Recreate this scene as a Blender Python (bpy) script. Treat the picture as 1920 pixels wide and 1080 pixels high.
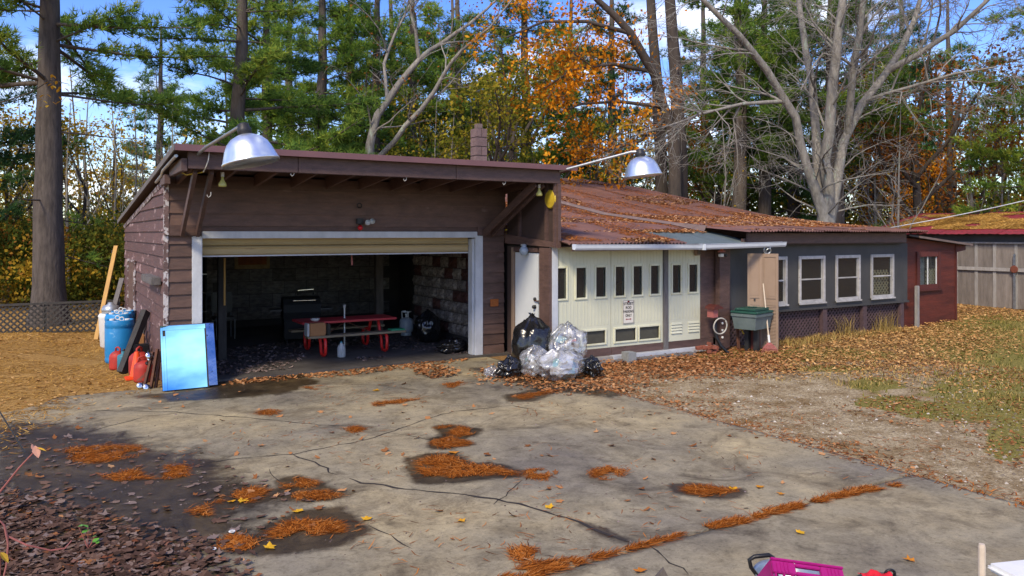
import bpy, bmesh, math, random
import numpy as np
from mathutils import Vector, Matrix, noise as mnoise
R = math.radians
sc = bpy.context.scene
for o in list(bpy.data.objects): bpy.data.objects.remove(o)
rnd = random.Random(11)
nrg = np.random.default_rng(5)

# ------------------------------------------------------------------ camera, sky, sun, exposure
CAMZ, YAW, FPX, HORZ = 2.3, 31.2, 1450.0, 438.0
cam = bpy.data.cameras.new('camera'); camo = bpy.data.objects.new('camera', cam)
sc.collection.objects.link(camo); sc.camera = camo
camo.location = (0, 0, CAMZ); camo.rotation_euler = (R(90), 0, -R(YAW))
cam.sensor_width = 36; cam.lens = FPX / 1920 * 36; cam.shift_y = -(540 - HORZ) / 1920
cam.clip_start = 0.1; cam.clip_end = 2000
SUN_AZ_VEC = Vector((-0.80, -0.60, 0)).normalized()    # horizontal direction towards the sun
SUN_EL = R(44)
w = bpy.data.worlds.new('World'); sc.world = w; w.use_nodes = True
nt = w.node_tree; N = nt.nodes; L = nt.links
for n in list(N): N.remove(n)
out = N.new('ShaderNodeOutputWorld'); bg = N.new('ShaderNodeBackground'); bg.inputs[1].default_value = 0.130
sky = N.new('ShaderNodeTexSky'); sky.sky_type = 'NISHITA'; sky.sun_disc = False
sky.sun_elevation = SUN_EL; sky.sun_rotation = math.atan2(SUN_AZ_VEC.x, SUN_AZ_VEC.y)
sky.air_density = 1.0; sky.dust_density = 0.3; sky.ozone_density = 2.5
hs = N.new('ShaderNodeHueSaturation'); hs.inputs['Saturation'].default_value = 1.34; hs.inputs['Hue'].default_value = 0.525
tc = N.new('ShaderNodeTexCoord'); mp = N.new('ShaderNodeMapping'); mp.inputs['Scale'].default_value = (1, 1, 2.6)
mp.inputs['Location'].default_value = (0.35, 0.1, 0.2)
cn = N.new('ShaderNodeTexNoise'); cn.inputs['Scale'].default_value = 3.4; cn.inputs['Detail'].default_value = 9; cn.inputs['Roughness'].default_value = 0.58
cr = N.new('ShaderNodeValToRGB'); cr.color_ramp.elements[0].position = 0.49; cr.color_ramp.elements[1].position = 0.69
mx = N.new('ShaderNodeMixRGB'); mx.inputs[2].default_value = (6.6, 6.8, 7.2, 1)
L.new(sky.outputs[0], hs.inputs['Color']); L.new(tc.outputs['Generated'], mp.inputs[0]); L.new(mp.outputs[0], cn.inputs[0])
L.new(cn.outputs[0], cr.inputs[0]); L.new(cr.outputs[0], mx.inputs[0]); L.new(hs.outputs[0], mx.inputs[1])
L.new(mx.outputs[0], bg.inputs[0]); L.new(bg.outputs[0], out.inputs[0])
sl = bpy.data.lights.new('sun', 'SUN'); sl.energy = 2.2; sl.angle = R(11.0); sl.color = (1.0, 0.85, 0.62)
so = bpy.data.objects.new('sun', sl); sc.collection.objects.link(so)
sd = Vector((SUN_AZ_VEC.x * math.cos(SUN_EL), SUN_AZ_VEC.y * math.cos(SUN_EL), math.sin(SUN_EL)))
so.rotation_euler = sd.to_track_quat('Z', 'Y').to_euler(); so.location = (-10, -10, 20)
sc.view_settings.view_transform = 'Standard'; sc.view_settings.look = 'None'
sc.view_settings.exposure = 0.98; sc.view_settings.gamma = 1.0; sc.view_settings.use_curve_mapping = False

# ------------------------------------------------------------------ measuring: photograph points onto the ground or a wall plane
FW = Vector((math.sin(R(YAW)), math.cos(R(YAW)), 0)); RT = Vector((FW.y, -FW.x, 0))
def ray(u, v): return FW * FPX + RT * (u - 960) + Vector((0, 0, HORZ - v))
def G(u, v, z=0.0):
    d = ray(u, v); t = (z - CAMZ) / d.z; return (d.x * t, d.y * t)
def PY(u, v, Y):
    d = ray(u, v); t = Y / d.y; return (d.x * t, CAMZ + d.z * t)
def PX(u, v, X):
    d = ray(u, v); t = X / d.x; return (d.y * t, CAMZ + d.z * t)
def PD(u, v, dep):                       # point at a distance along the view axis
    d = ray(u, v); t = dep / FPX; return Vector((d.x * t, d.y * t, CAMZ + d.z * t))

# ------------------------------------------------------------------ mesh helpers
COL = sc.collection
def wloc(o):
    p = Vector((0, 0, 0))
    while o: p += o.location; o = o.parent
    return p
class MB:
    def __init__(s): s.v = []; s.f = []; s.a = []
    def add(s, vs, fs):
        b = len(s.v); s.v += [tuple(x) for x in vs]; s.f += [tuple(b + i for i in f) for f in fs]; return s
    def box(s, x0, x1, y0, y1, z0, z1):
        return s.add([(x0,y0,z0),(x1,y0,z0),(x1,y1,z0),(x0,y1,z0),(x0,y0,z1),(x1,y0,z1),(x1,y1,z1),(x0,y1,z1)],
                     [(0,3,2,1),(4,5,6,7),(0,1,5,4),(1,2,6,5),(2,3,7,6),(3,0,4,7)])
    def bbox(s, x0, x1, y0, y1, z0, z1, b=0.01):       # box with a chamfer on every edge
        b = min(b, (x1-x0)*.45, (y1-y0)*.45, (z1-z0)*.45)
        bm = bmesh.new(); bmesh.ops.create_cube(bm, size=1)
        for v in bm.verts:
            v.co = Vector(((x0+x1)/2 + v.co.x*(x1-x0), (y0+y1)/2 + v.co.y*(y1-y0), (z0+z1)/2 + v.co.z*(z1-z0)))
        bmesh.ops.bevel(bm, geom=bm.edges[:], offset=b, segments=2, affect='EDGES')
        bm.verts.ensure_lookup_table()
        s.add([v.co for v in bm.verts], [[v.index for v in f.verts] for f in bm.faces]); bm.free(); return s
    def obox(s, c, ax, ay, az):
        c, ax, ay, az = Vector(c), Vector(ax), Vector(ay), Vector(az); P = []
        for k in (-1, 1):
            for i, j in ((-1,-1),(1,-1),(1,1),(-1,1)): P.append(c + ax*i + ay*j + az*k)
        return s.add(P, [(0,3,2,1),(4,5,6,7),(0,1,5,4),(1,2,6,5),(2,3,7,6),(3,0,4,7)])
    def beam(s, p0, p1, w, h, up=(0,0,1)):
        p0, p1 = Vector(p0), Vector(p1); d = (p1-p0); ax = d/2; up = Vector(up)
        sd = d.cross(up)
        if sd.length < 1e-6: sd = d.cross(Vector((1,0,0)))
        sd.normalize(); u2 = sd.cross(d).normalized()
        return s.obox((p0+p1)/2, ax, sd*w/2, u2*h/2)
    def quad8(s, a, b):                                 # hexahedron from two quads
        return s.add(list(a)+list(b), [(0,3,2,1),(4,5,6,7),(0,1,5,4),(1,2,6,5),(2,3,7,6),(3,0,4,7)])
    def prism(s, pts, d):
        n = len(pts); d = Vector(d); P = [Vector(p) for p in pts]
        return s.add(P + [p + d for p in P], [tuple(range(n))[::-1], tuple(range(n, 2*n))] + [(i,(i+1)%n,n+(i+1)%n,n+i) for i in range(n)])
    def tube(s, pts, r, n=8, cap=True):
        pts = [Vector(p) for p in pts]; m = len(pts)
        if not hasattr(r, '__len__'): r = [r]*m
        b = len(s.v); prev = None
        for i, p in enumerate(pts):
            t = (pts[min(i+1, m-1)] - pts[max(i-1, 0)])
            if t.length < 1e-9: t = Vector((0,0,1))
            t.normalize()
            if prev is None:
                a = Vector((0,0,1)) if abs(t.z) < .9 else Vector((1,0,0)); x = t.cross(a).normalized()
            else:
                x = (prev - t*prev.dot(t))
                if x.length < 1e-6: x = t.orthogonal()
                x.normalize()
            prev = x; y = t.cross(x)
            for k in range(n):
                an = 2*math.pi*k/n; q = p + (x*math.cos(an) + y*math.sin(an))*r[i]; s.v.append((q.x,q.y,q.z))
        for i in range(m-1):
            for k in range(n):
                k2 = (k+1)%n; s.f.append((b+i*n+k, b+i*n+k2, b+(i+1)*n+k2, b+(i+1)*n+k))
        if cap and n > 2: s.f.append(tuple(b+k for k in range(n))[::-1]); s.f.append(tuple(b+(m-1)*n+k for k in range(n)))
        return s
    def ring(s, c, ax, rad, r, n=24, m=6, a0=0, a1=2*math.pi):
        ax = Vector(ax).normalized(); x = ax.orthogonal().normalized(); y = ax.cross(x); c = Vector(c)
        k = n if abs(a1-a0-2*math.pi) > 1e-6 else n
        return s.tube([c + (x*math.cos(a0+(a1-a0)*i/k) + y*math.sin(a0+(a1-a0)*i/k))*rad for i in range(k+1)], r, m)
    def lathe(s, prof, n=24, c=(0,0,0), M=None):
        c = Vector(c); b = len(s.v)
        for (r, z) in prof:
            for k in range(n):
                an = 2*math.pi*k/n; q = Vector((r*math.cos(an), r*math.sin(an), z))
                if M is not None: q = M @ q
                q = q + c; s.v.append((q.x,q.y,q.z))
        for i in range(len(prof)-1):
            for k in range(n):
                k2 = (k+1)%n; s.f.append((b+i*n+k, b+i*n+k2, b+(i+1)*n+k2, b+(i+1)*n+k))
        if prof[0][0] > 1e-4: s.f.append(tuple(b+k for k in range(n))[::-1])
        if prof[-1][0] > 1e-4: s.f.append(tuple(b+(len(prof)-1)*n+k for k in range(n)))
        return s
    def build(s, name, mat, parent=None, smooth=False, local=False, kind=None):
        me = bpy.data.meshes.new(name)
        if parent is not None:
            off = Vector((0,0,0)) if local else wloc(parent); loc = Vector((0,0,0))
        else:
            a = np.array(s.v); off = Vector(((a[:,0].min()+a[:,0].max())/2, (a[:,1].min()+a[:,1].max())/2, a[:,2].min())); loc = off
        me.from_pydata([(x-off.x, y-off.y, z-off.z) for x,y,z in s.v], [], s.f); me.update()
        if smooth: me.shade_smooth()
        if mat: me.materials.append(mat)
        o = bpy.data.objects.new(name, me); COL.objects.link(o); o.location = loc; o.parent = parent
        if kind: o['kind'] = kind
        return o
def npmesh(name, V, F, mat, parent=None, attrs=None, kind=None, smooth=False):   # F: (n,3) or (n,4)
    V = np.asarray(V, dtype=np.float32); F = np.asarray(F, dtype=np.int32); me = bpy.data.meshes.new(name)
    if parent is None: off = np.array([(V[:,0].min()+V[:,0].max())/2, (V[:,1].min()+V[:,1].max())/2, V[:,2].min()], dtype=np.float32)
    else: off = np.array(wloc(parent), dtype=np.float32)
    V = V - off; k = F.shape[1]
    me.vertices.add(len(V)); me.vertices.foreach_set('co', V.ravel())
    me.loops.add(F.size); me.loops.foreach_set('vertex_index', F.ravel())
    me.polygons.add(len(F)); me.polygons.foreach_set('loop_start', np.arange(0, F.size, k, dtype=np.int32))
    me.polygons.foreach_set('loop_total', np.full(len(F), k, dtype=np.int32))
    me.update(calc_edges=True); me.validate()
    for an, av in (attrs or {}).items():
        at = me.attributes.new(an, 'FLOAT', 'POINT'); at.data.foreach_set('value', np.asarray(av, dtype=np.float32))
    if smooth: me.shade_smooth()
    me.materials.append(mat)
    o = bpy.data.objects.new(name, me); COL.objects.link(o); o.parent = parent
    o.location = Vector(off) if parent is None else (0,0,0)
    if kind: o['kind'] = kind
    return o
def empty(name, loc=(0,0,0), rz=0.0):
    o = bpy.data.objects.new(name, None); COL.objects.link(o); o.location = loc; o.rotation_euler = (0,0,rz); o.empty_display_size = .2
    return o
def tag(o, label, cat, group=None, kind=None):
    o['label'] = label; o['category'] = cat
    if group: o['group'] = group
    if kind: o['kind'] = kind
    return o
def thing(name, label, cat, loc=(0,0,0), rz=0.0, group=None): return tag(empty(name, loc, rz), label, cat, group)
def copy_tree(o, parent=None):
    c = o.copy(); COL.objects.link(c); c.parent = parent
    for ch in list(o.children): copy_tree(ch, c)
    return c

# ------------------------------------------------------------------ materials
def nodes(name):
    m = bpy.data.materials.new(name); m.use_nodes = True; t = m.node_tree; b = t.nodes['Principled BSDF']; return m, t.nodes, t.links, b
def ramp(N, stops):
    r = N.new('ShaderNodeValToRGB'); e = r.color_ramp.elements
    while len(e) > 1: e.remove(e[-1])
    e[0].position = stops[0][0]; e[0].color = (*stops[0][1], 1)
    for p, c in stops[1:]:
        q = e.new(p); q.color = (*c, 1)
    return r
def pmat(name, c1, c2=None, scale=6.0, rough=.7, metal=0.0, bump=.25, bscale=None, stretch=(1,1,1), wear=None, wear_at=.62, wear_scale=5.0, vary=.12, wear_soft=.05, spec=.35, wear2=None):
    """two-tone noise paint with relief, a little variation per piece and optional worn spots"""
    m, N, L, b = nodes(name); c2 = c2 or tuple(x*.7 for x in c1)
    g = N.new('ShaderNodeNewGeometry'); mp = N.new('ShaderNodeMapping'); mp.inputs['Scale'].default_value = stretch
    L.new(g.outputs['Position'], mp.inputs[0])
    n1 = N.new('ShaderNodeTexNoise'); n1.inputs['Scale'].default_value = scale; n1.inputs['Detail'].default_value = 6; n1.inputs['Roughness'].default_value = .65
    L.new(mp.outputs[0], n1.inputs[0]); r1 = ramp(N, [(.32, c2), (.68, c1)]); L.new(n1.outputs[0], r1.inputs[0])
    col = r1.outputs[0]
    for wcol, wat, wsc in ([(wear, wear_at, wear_scale)] if wear else []) + ([wear2] if wear2 else []):
        n2 = N.new('ShaderNodeTexNoise'); n2.inputs['Scale'].default_value = wsc; n2.inputs['Detail'].default_value = 7; n2.inputs['Roughness'].default_value = .6
        L.new(mp.outputs[0], n2.inputs[0]); r2 = ramp(N, [(wat, (0,0,0)), (wat+wear_soft, (1,1,1))]); L.new(n2.outputs[0], r2.inputs[0])
        mx = N.new('ShaderNodeMixRGB'); mx.inputs[2].default_value = (*wcol, 1); L.new(r2.outputs[0], mx.inputs[0]); L.new(col, mx.inputs[1]); col = mx.outputs[0]
    if vary:
        oi = N.new('ShaderNodeObjectInfo'); mr = N.new('ShaderNodeMapRange'); mr.inputs[3].default_value = 1-vary; mr.inputs[4].default_value = 1+vary
        L.new(oi.outputs['Random'], mr.inputs[0]); hv = N.new('ShaderNodeHueSaturation'); L.new(mr.outputs[0], hv.inputs['Value']); L.new(col, hv.inputs['Color']); col = hv.outputs[0]
    L.new(col, b.inputs['Base Color']); b.inputs['Metallic'].default_value = metal; b.inputs['Specular IOR Level'].default_value = spec
    rr = N.new('ShaderNodeMapRange'); rr.inputs[3].default_value = max(0, rough-.12); rr.inputs[4].default_value = min(1, rough+.12); L.new(n1.outputs[0], rr.inputs[0]); L.new(rr.outputs[0], b.inputs['Roughness'])
    if bump:
        n3 = N.new('ShaderNodeTexNoise'); n3.inputs['Scale'].default_value = bscale or scale*5; n3.inputs['Detail'].default_value = 5
        L.new(mp.outputs[0], n3.inputs[0]); bp = N.new('ShaderNodeBump'); bp.inputs['Strength'].default_value = bump; bp.inputs['Distance'].default_value = .02
        L.new(n3.outputs[0], bp.inputs['Height']); L.new(bp.outputs[0], b.inputs['Normal'])
    return m
def leafmat(name, stops, rough=.75, trans=.35):
    m, N, L, b = nodes(name); at = N.new('ShaderNodeAttribute'); at.attribute_name = 'rnd'
    r = ramp(N, stops); L.new(at.outputs['Fac'], r.inputs[0])
    N.remove(b); d = N.new('ShaderNodeBsdfDiffuse'); L.new(r.outputs[0], d.inputs[0]); o = N['Material Output']
    if trans > 0:
        t = N.new('ShaderNodeBsdfTranslucent'); L.new(r.outputs[0], t.inputs[0]); mxs = N.new('ShaderNodeMixShader'); mxs.inputs[0].default_value = trans
        L.new(d.outputs[0], mxs.inputs[1]); L.new(t.outputs[0], mxs.inputs[2]); L.new(mxs.outputs[0], o.inputs[0])
    else: L.new(d.outputs[0], o.inputs[0])
    return m
def glassmat(name, tint=(.10,.105,.105), refl=.09, clear=.86):
    m, N, L, b = nodes(name); N.remove(b); o = N['Material Output']
    t = N.new('ShaderNodeBsdfTransparent'); t.inputs[0].default_value = (.75,.78,.78,1)
    d = N.new('ShaderNodeBsdfDiffuse'); d.inputs[0].default_value = (*tint,1); m1 = N.new('ShaderNodeMixShader'); m1.inputs[0].default_value = 1-clear
    L.new(t.outputs[0], m1.inputs[1]); L.new(d.outputs[0], m1.inputs[2])
    gl = N.new('ShaderNodeBsdfGlossy'); gl.inputs['Roughness'].default_value = .03; m2 = N.new('ShaderNodeMixShader')
    fr = N.new('ShaderNodeLayerWeight'); pw = N.new('ShaderNodeMath'); pw.operation = 'POWER'; pw.inputs[1].default_value = 4.0; L.new(fr.outputs['Facing'], pw.inputs[0]); sc_ = N.new('ShaderNodeMath'); sc_.operation = 'MULTIPLY_ADD'; sc_.inputs[1].default_value = .55; sc_.inputs[2].default_value = .035; L.new(pw.outputs[0], sc_.inputs[0]); L.new(sc_.outputs[0], m2.inputs[0])
    L.new(m1.outputs[0], m2.inputs[1]); L.new(gl.outputs[0], m2.inputs[2]); L.new(m2.outputs[0], o.inputs[0])
    return m
M = {}
M['siding'] = pmat('brown_siding', (.135,.078,.060), (.080,.048,.038), 3, .62, bump=.3, bscale=9, stretch=(1,1,3), wear=(.16,.105,.092), wear_at=.62, wear_scale=2.6, wear_soft=.1, vary=.22)
M['siding_peel'] = pmat('peeling_siding', (.135,.072,.066), (.088,.049,.046), 3, .7, bump=.35, bscale=9, stretch=(1,1,2.4), wear=(.34,.235,.225), wear_at=.59, wear_scale=1.9, wear_soft=.05, wear2=((.05,.03,.03), .66, 6))
M['brown'] = pmat('brown_timber', (.125,.074,.062), (.072,.044,.038), 5, .6, bump=.3, stretch=(1,1,4), wear=(.12,.085,.08), wear_at=.68, wear_scale=4)
M['drip'] = pmat('roof_edge_metal', (.17,.082,.085), (.135,.066,.07), 2, .45, bump=.05, vary=.04)
M['plywood'] = pmat('dark_plywood', (.075,.048,.042), (.050,.034,.030), 4, .65, bump=.2)
M['white_trim'] = pmat('weathered_white_trim', (.50,.52,.55), (.38,.40,.43), 4, .6, bump=.3, stretch=(1,1,.6), wear=(.06,.055,.055), wear_at=.69, wear_scale=7, wear_soft=.03)
M['tan_door'] = pmat('tan_door_metal', (.42,.32,.16), (.33,.25,.12), 3, .5, bump=.05, stretch=(.5,1,6), wear=(.14,.11,.07), wear_at=.66, wear_scale=3, wear_soft=.1)
M['cream'] = pmat('cream_door_paint', (.60,.60,.46), (.52,.53,.41), 1.6, .55, bump=.06, wear=(.42,.42,.28), wear_at=.60, wear_scale=1.3, wear_soft=.2, vary=.03)
M['cream_trim'] = pmat('cream_window_trim', (.66,.66,.52), (.58,.57,.40), 4, .5, bump=.05, wear=(.50,.46,.20), wear_at=.6, wear_scale=3, wear_soft=.15, vary=.04)
M['mandoor'] = pmat('white_door_paint', (.60,.63,.66), (.54,.58,.62), 2, .5, bump=.03, wear=(.35,.36,.36), wear_at=.7, wear_scale=5, vary=0)
M['grey_wall'] = pmat('blue_grey_wall', (.062,.061,.060), (.040,.040,.040), 1.8, .65, bump=.15, stretch=(1,1,.5), wear=(.12,.125,.13), wear_at=.68, wear_scale=5, wear_soft=.08, vary=0)
M['win_frame'] = pmat('aged_window_frame', (.47,.46,.45), (.30,.29,.28), 8, .6, bump=.2, wear=(.17,.16,.17), wear_at=.64, wear_scale=14)
M['red_wall'] = pmat('red_plywood', (.135,.028,.016), (.060,.014,.010), 2.6, .65, bump=.25, stretch=(.4,.4,3), wear=(.02,.012,.012), wear_at=.64, wear_scale=2.4, wear_soft=.15, vary=.05)
M['red_trim'] = pmat('red_trim', (.11,.025,.018), (.07,.018,.014), 5, .6, bump=.2)
M['barn'] = pmat('weathered_board', (.22,.19,.165), (.13,.112,.095), 3, .85, bump=.4, stretch=(3,3,.5), wear=(.05,.043,.04), wear_at=.69, wear_scale=6, wear_soft=.06, vary=.16)
M['barn_light'] = pmat('weathered_batten', (.34,.325,.30), (.23,.21,.19), 4, .85, bump=.35, stretch=(3,3,.6), vary=.1)
M['barn_roof'] = pmat('red_metal_roof', (.30,.035,.045), (.22,.028,.035), 2, .5, bump=.04, wear=(.10,.04,.03), wear_at=.62, wear_scale=1.2, wear_soft=.1, vary=.05)
M['roof'] = pmat('brown_roof_sheet', (.20,.098,.070), (.12,.064,.05), 1.3, .5, bump=.05, wear=(.19,.13,.12), wear_at=.66, wear_scale=.9, wear_soft=.12, vary=.07)
M['roof_patch'] = pmat('bare_roof_sheet', (.13,.165,.165), (.09,.115,.115), 3, .45, metal=.2, bump=.03, vary=.05)
M['flash'] = pmat('grey_flashing', (.21,.15,.125), (.14,.10,.085), 5, .5, bump=.1)
M['gutter'] = pmat('white_gutter', (.62,.66,.70), (.50,.54,.58), 3, .35, bump=.03, wear=(.25,.25,.25), wear_at=.70, wear_scale=5, vary=.03)
M['block'] = pmat('chimney_block', (.20,.135,.13), (.14,.095,.09), 7, .9, bump=.5, bscale=40, vary=.15)
M['mortar'] = pmat('mortar', (.10,.075,.07), None, 10, .95, vary=0)
M['grey_block'] = pmat('grey_concrete', (.25,.26,.26), (.18,.19,.19), 9, .9, bump=.4)
M['alu'] = pmat('dull_aluminium', (.84,.88,.90), (.74,.79,.82), 5, .34, metal=.9, bump=.05, wear=(.35,.42,.46), wear_at=.66, wear_scale=6, wear_soft=.1, vary=.03)
M['steel'] = pmat('galvanised_pipe', (.46,.50,.52), (.34,.37,.39), 9, .42, metal=.75, bump=.05)
M['chrome'] = pmat('chrome', (.75,.75,.75), (.6,.6,.6), 9, .18, metal=1, bump=0)
M['darkmetal'] = pmat('dark_metal', (.045,.045,.048), None, 9, .5, metal=.4, bump=.1)
M['black'] = pmat('black_plastic', (.014,.014,.015), (.008,.008,.009), 9, .4, bump=.05)
M['blackcloth'] = pmat('black_cover', (.012,.012,.013), None, 9, .7, bump=.2)
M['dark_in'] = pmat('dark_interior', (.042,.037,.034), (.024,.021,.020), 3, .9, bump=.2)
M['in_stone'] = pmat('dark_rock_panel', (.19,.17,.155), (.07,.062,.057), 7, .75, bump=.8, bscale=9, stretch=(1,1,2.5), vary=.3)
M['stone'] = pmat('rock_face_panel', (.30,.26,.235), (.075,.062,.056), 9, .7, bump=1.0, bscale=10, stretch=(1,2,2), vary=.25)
M['stone_red'] = pmat('red_brick_panel', (.085,.034,.028), (.05,.022,.02), 9, .8, bump=.4, vary=.2)
M['postwood'] = pmat('old_post', (.12,.10,.085), (.07,.058,.05), 6, .85, bump=.4, stretch=(2,2,.6))
M['wood_yel'] = pmat('yellow_pine_board', (.50,.29,.08), (.38,.21,.06), 5, .65, bump=.15, stretch=(3,3,.6))
M['wood_grey'] = pmat('grey_timber', (.16,.15,.145), (.10,.092,.088), 5, .85, bump=.45, stretch=(3,3,.6))
M['dark_timber'] = pmat('dark_timber', (.055,.052,.05), (.03,.028,.027), 5, .85, bump=.45, stretch=(3,3,.6))
M['bench'] = pmat('bench_board', (.25,.20,.13), (.17,.13,.085), 6, .8, bump=.3, stretch=(.6,4,4))
M['table_red'] = pmat('red_table_paint', (.42,.030,.038), (.30,.022,.028), 5, .5, bump=.15, stretch=(.6,4,4))
M['tube_red'] = pmat('red_tube_paint', (.62,.028,.022), (.5,.02,.018), 7, .35, bump=.03)
M['blue_barrel'] = pmat('blue_drum_plastic', (.020,.245,.55), (.014,.18,.43), 3, .42, bump=.08, wear=(.16,.36,.55), wear_at=.60, wear_scale=6, vary=.10)
M['white_plastic'] = pmat('white_plastic', (.70,.70,.67), (.6,.6,.57), 5, .45, bump=.05)
M['cloudy'] = pmat('cloudy_plastic', (.42,.44,.45), (.33,.35,.36), 5, .4, bump=.08)
M['red_can'] = pmat('red_can_plastic', (.46,.040,.026), (.30,.026,.020), 5, .55, bump=.1, wear=(.20,.07,.05), wear_at=.58, wear_scale=8)
M['teal'] = pmat('teal_can', (.04,.22,.30), (.03,.16,.22), 5, .5, bump=.1)
M['cone'] = pmat('orange_cone_plastic', (.85,.085,.012), (.72,.065,.01), 5, .5, bump=.05)
M['rust'] = pmat('rusty_steel', (.15,.062,.035), (.075,.035,.024), 9, .75, metal=.2, bump=.4)
M['mirror'] = None
M['bag'] = pmat('black_bag_plastic', (.012,.012,.013), (.008,.008,.009), 4, .22, bump=.28, bscale=11, spec=.65, vary=0)
M['green'] = pmat('green_lid_plastic', (.022,.085,.060), (.015,.06,.045), 4, .5, bump=.1, wear=(.07,.14,.11), wear_at=.64, wear_scale=5)
M['tub'] = pmat('grey_green_tub', (.13,.165,.165), (.085,.115,.115), 3, .5, bump=.1, wear=(.26,.28,.29), wear_at=.64, wear_scale=4, wear_soft=.1)
M['closet'] = pmat('brown_closet_door', (.30,.215,.155), (.25,.175,.125), 2, .5, bump=.05, vary=.04)
M['rake'] = pmat('faded_red_plastic', (.42,.14,.13), (.32,.10,.09), 6, .6, bump=.1)
M['rakewood'] = pmat('rake_handle_wood', (.56,.47,.36), (.44,.36,.27), 6, .6, bump=.1)
M['brick'] = pmat('red_brick', (.24,.075,.045), (.16,.05,.03), 10, .9, bump=.4, vary=.25)
M['hose'] = pmat('pale_hose', (.52,.50,.44), None, 6, .5, bump=.05)
M['yellow'] = pmat('yellow_disc_paint', (.55,.40,.03), (.40,.28,.025), 5, .5, bump=.1)
M['bulb'] = pmat('yellow_bulb_glass', (.42,.40,.10), (.34,.32,.12), 5, .2, bump=0)
M['redbulb'] = pmat('red_bulb_glass', (.55,.01,.02), None, 5, .2, bump=0)
M['orange_tag'] = pmat('orange_plate', (.33,.10,.02), (.20,.06,.015), 9, .7, bump=.3)
M['sign'] = pmat('sign_white', (.66,.63,.56), (.60,.57,.50), 5, .5, bump=.02, vary=0)
M['ink'] = pmat('sign_ink', (.03,.03,.03), None, 5, .6, bump=0, vary=0)
M['inkred'] = pmat('sign_red', (.30,.03,.03), None, 5, .6, bump=0, vary=0)
M['magenta'] = pmat('magenta_plastic', (.36,.008,.16), (.26,.006,.115), 5, .33, bump=.04, vary=0)
M['redcloth'] = pmat('red_cloth', (.58,.010,.025), (.42,.008,.02), 6, .8, bump=.2)
M['lattice'] = pmat('brown_lattice', (.095,.058,.062), (.062,.04,.043), 6, .75, bump=.2)
M['lattice_pale'] = pmat('pale_lattice', (.72,.62,.38), (.60,.52,.32), 6, .75, bump=.2)
M['lattice_grey'] = pmat('grey_lattice', (.075,.07,.062), (.045,.042,.038), 6, .8, bump=.2)
M['cardboard'] = pmat('brown_box', (.36,.17,.07), (.28,.13,.05), 6, .7, bump=.1)
M['propane'] = pmat('grey_tank_paint', (.30,.36,.42), (.24,.29,.35), 6, .4, bump=.05)
M['glass'] = glassmat('window_glass')
M['bark_pine'] = pmat('pine_bark', (.115,.095,.080), (.050,.040,.034), 7, .95, bump=.9, bscale=16, stretch=(1.6,1.6,.35), vary=.15)
M['bark_grey'] = pmat('grey_bark', (.30,.28,.245), (.13,.12,.105), 6, .95, bump=1.0, bscale=22, stretch=(1.6,1.6,.45), wear=(.27,.31,.25), wear_at=.60, wear_scale=4, vary=.1)
M['bark_dark'] = pmat('dark_bark', (.085,.068,.055), (.045,.036,.030), 6, .95, bump=.7, bscale=16, stretch=(1.6,1.6,.4), vary=.15)
M['twig'] = pmat('grey_twig', (.27,.25,.22), (.17,.155,.135), 5, .9, bump=0, vary=.1)
M['needles'] = leafmat('pine_foliage', [(0,(0.044,0.096,0.028)), (.4,(0.107,0.203,0.043)), (.75,(0.224,0.335,0.052)), (1,(0.393,0.442,0.070))])
M['needles_y'] = leafmat('light_pine_foliage', [(0,(0.062,0.126,0.033)), (.4,(0.149,0.263,0.046)), (.75,(0.312,0.420,0.058)), (1,(0.528,0.546,0.083))])
M['needles_d'] = leafmat('dark_pine_foliage', [(0,(0.027,0.060,0.031)), (.5,(0.056,0.131,0.051)), (1,(0.153,0.242,0.068))])
M['lf_orange'] = leafmat('orange_foliage', [(0,(0.254,0.087,0.010)), (.4,(0.532,0.187,0.012)), (.75,(0.785,0.309,0.020)), (1,(0.633,0.363,0.040))])
M['lf_yellow'] = leafmat('yellow_foliage', [(0,(0.195,0.137,0.017)), (.4,(0.405,0.266,0.022)), (.8,(0.630,0.403,0.030)), (1,(0.300,0.302,0.036))])
M['lf_olive'] = leafmat('olive_foliage', [(0,(0.082,0.105,0.018)), (.4,(0.182,0.194,0.024)), (.8,(0.347,0.290,0.033)), (1,(0.510,0.351,0.045))])
M['lf_brown'] = leafmat('russet_foliage', [(0,(0.105,0.043,0.014)), (.4,(0.210,0.077,0.019)), (.8,(0.345,0.128,0.024)), (1,(0.240,0.150,0.036))])
M['lf_scrub'] = leafmat('scrub_foliage', [(0,(0.053,0.079,0.019)), (.35,(0.131,0.150,0.024)), (.6,(0.281,0.211,0.027)), (.85,(0.474,0.299,0.034)), (1,(0.246,0.105,0.027))])
M['litter'] = leafmat('dry_leaves', [(0,(0.106,0.043,0.020)), (.35,(0.235,0.095,0.036)), (.7,(0.403,0.185,0.073)), (.9,(0.493,0.280,0.134)), (1,(0.560,0.381,0.224))], trans=.1)
M['litter_tan'] = leafmat('tan_leaves', [(0,(0.163,0.081,0.031)), (.35,(0.338,0.175,0.062)), (.7,(0.525,0.300,0.106)), (.9,(0.625,0.400,0.175)), (1,(0.650,0.500,0.300))], trans=.1)
M['litter_purple'] = leafmat('dull_leaves', [(0,(.040,.024,.018)), (.35,(.085,.050,.038)), (.65,(.14,.084,.060)), (.82,(.19,.14,.115)), (.9,(.19,.145,.13)), (.95,(.17,.06,.03)), (1,(.26,.12,.05))], trans=.05)
M['litter_grey'] = leafmat('dusty_leaves', [(0,(.07,.05,.045)), (.5,(.15,.11,.10)), (1,(.28,.22,.20))], trans=.05)
M['dneedle'] = leafmat('dry_needles', [(0,(0.073,0.022,0.008)), (.3,(0.216,0.058,0.011)), (.65,(0.412,0.121,0.019)), (.9,(0.529,0.187,0.036)), (1,(0.568,0.265,0.088))], trans=.1)
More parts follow.
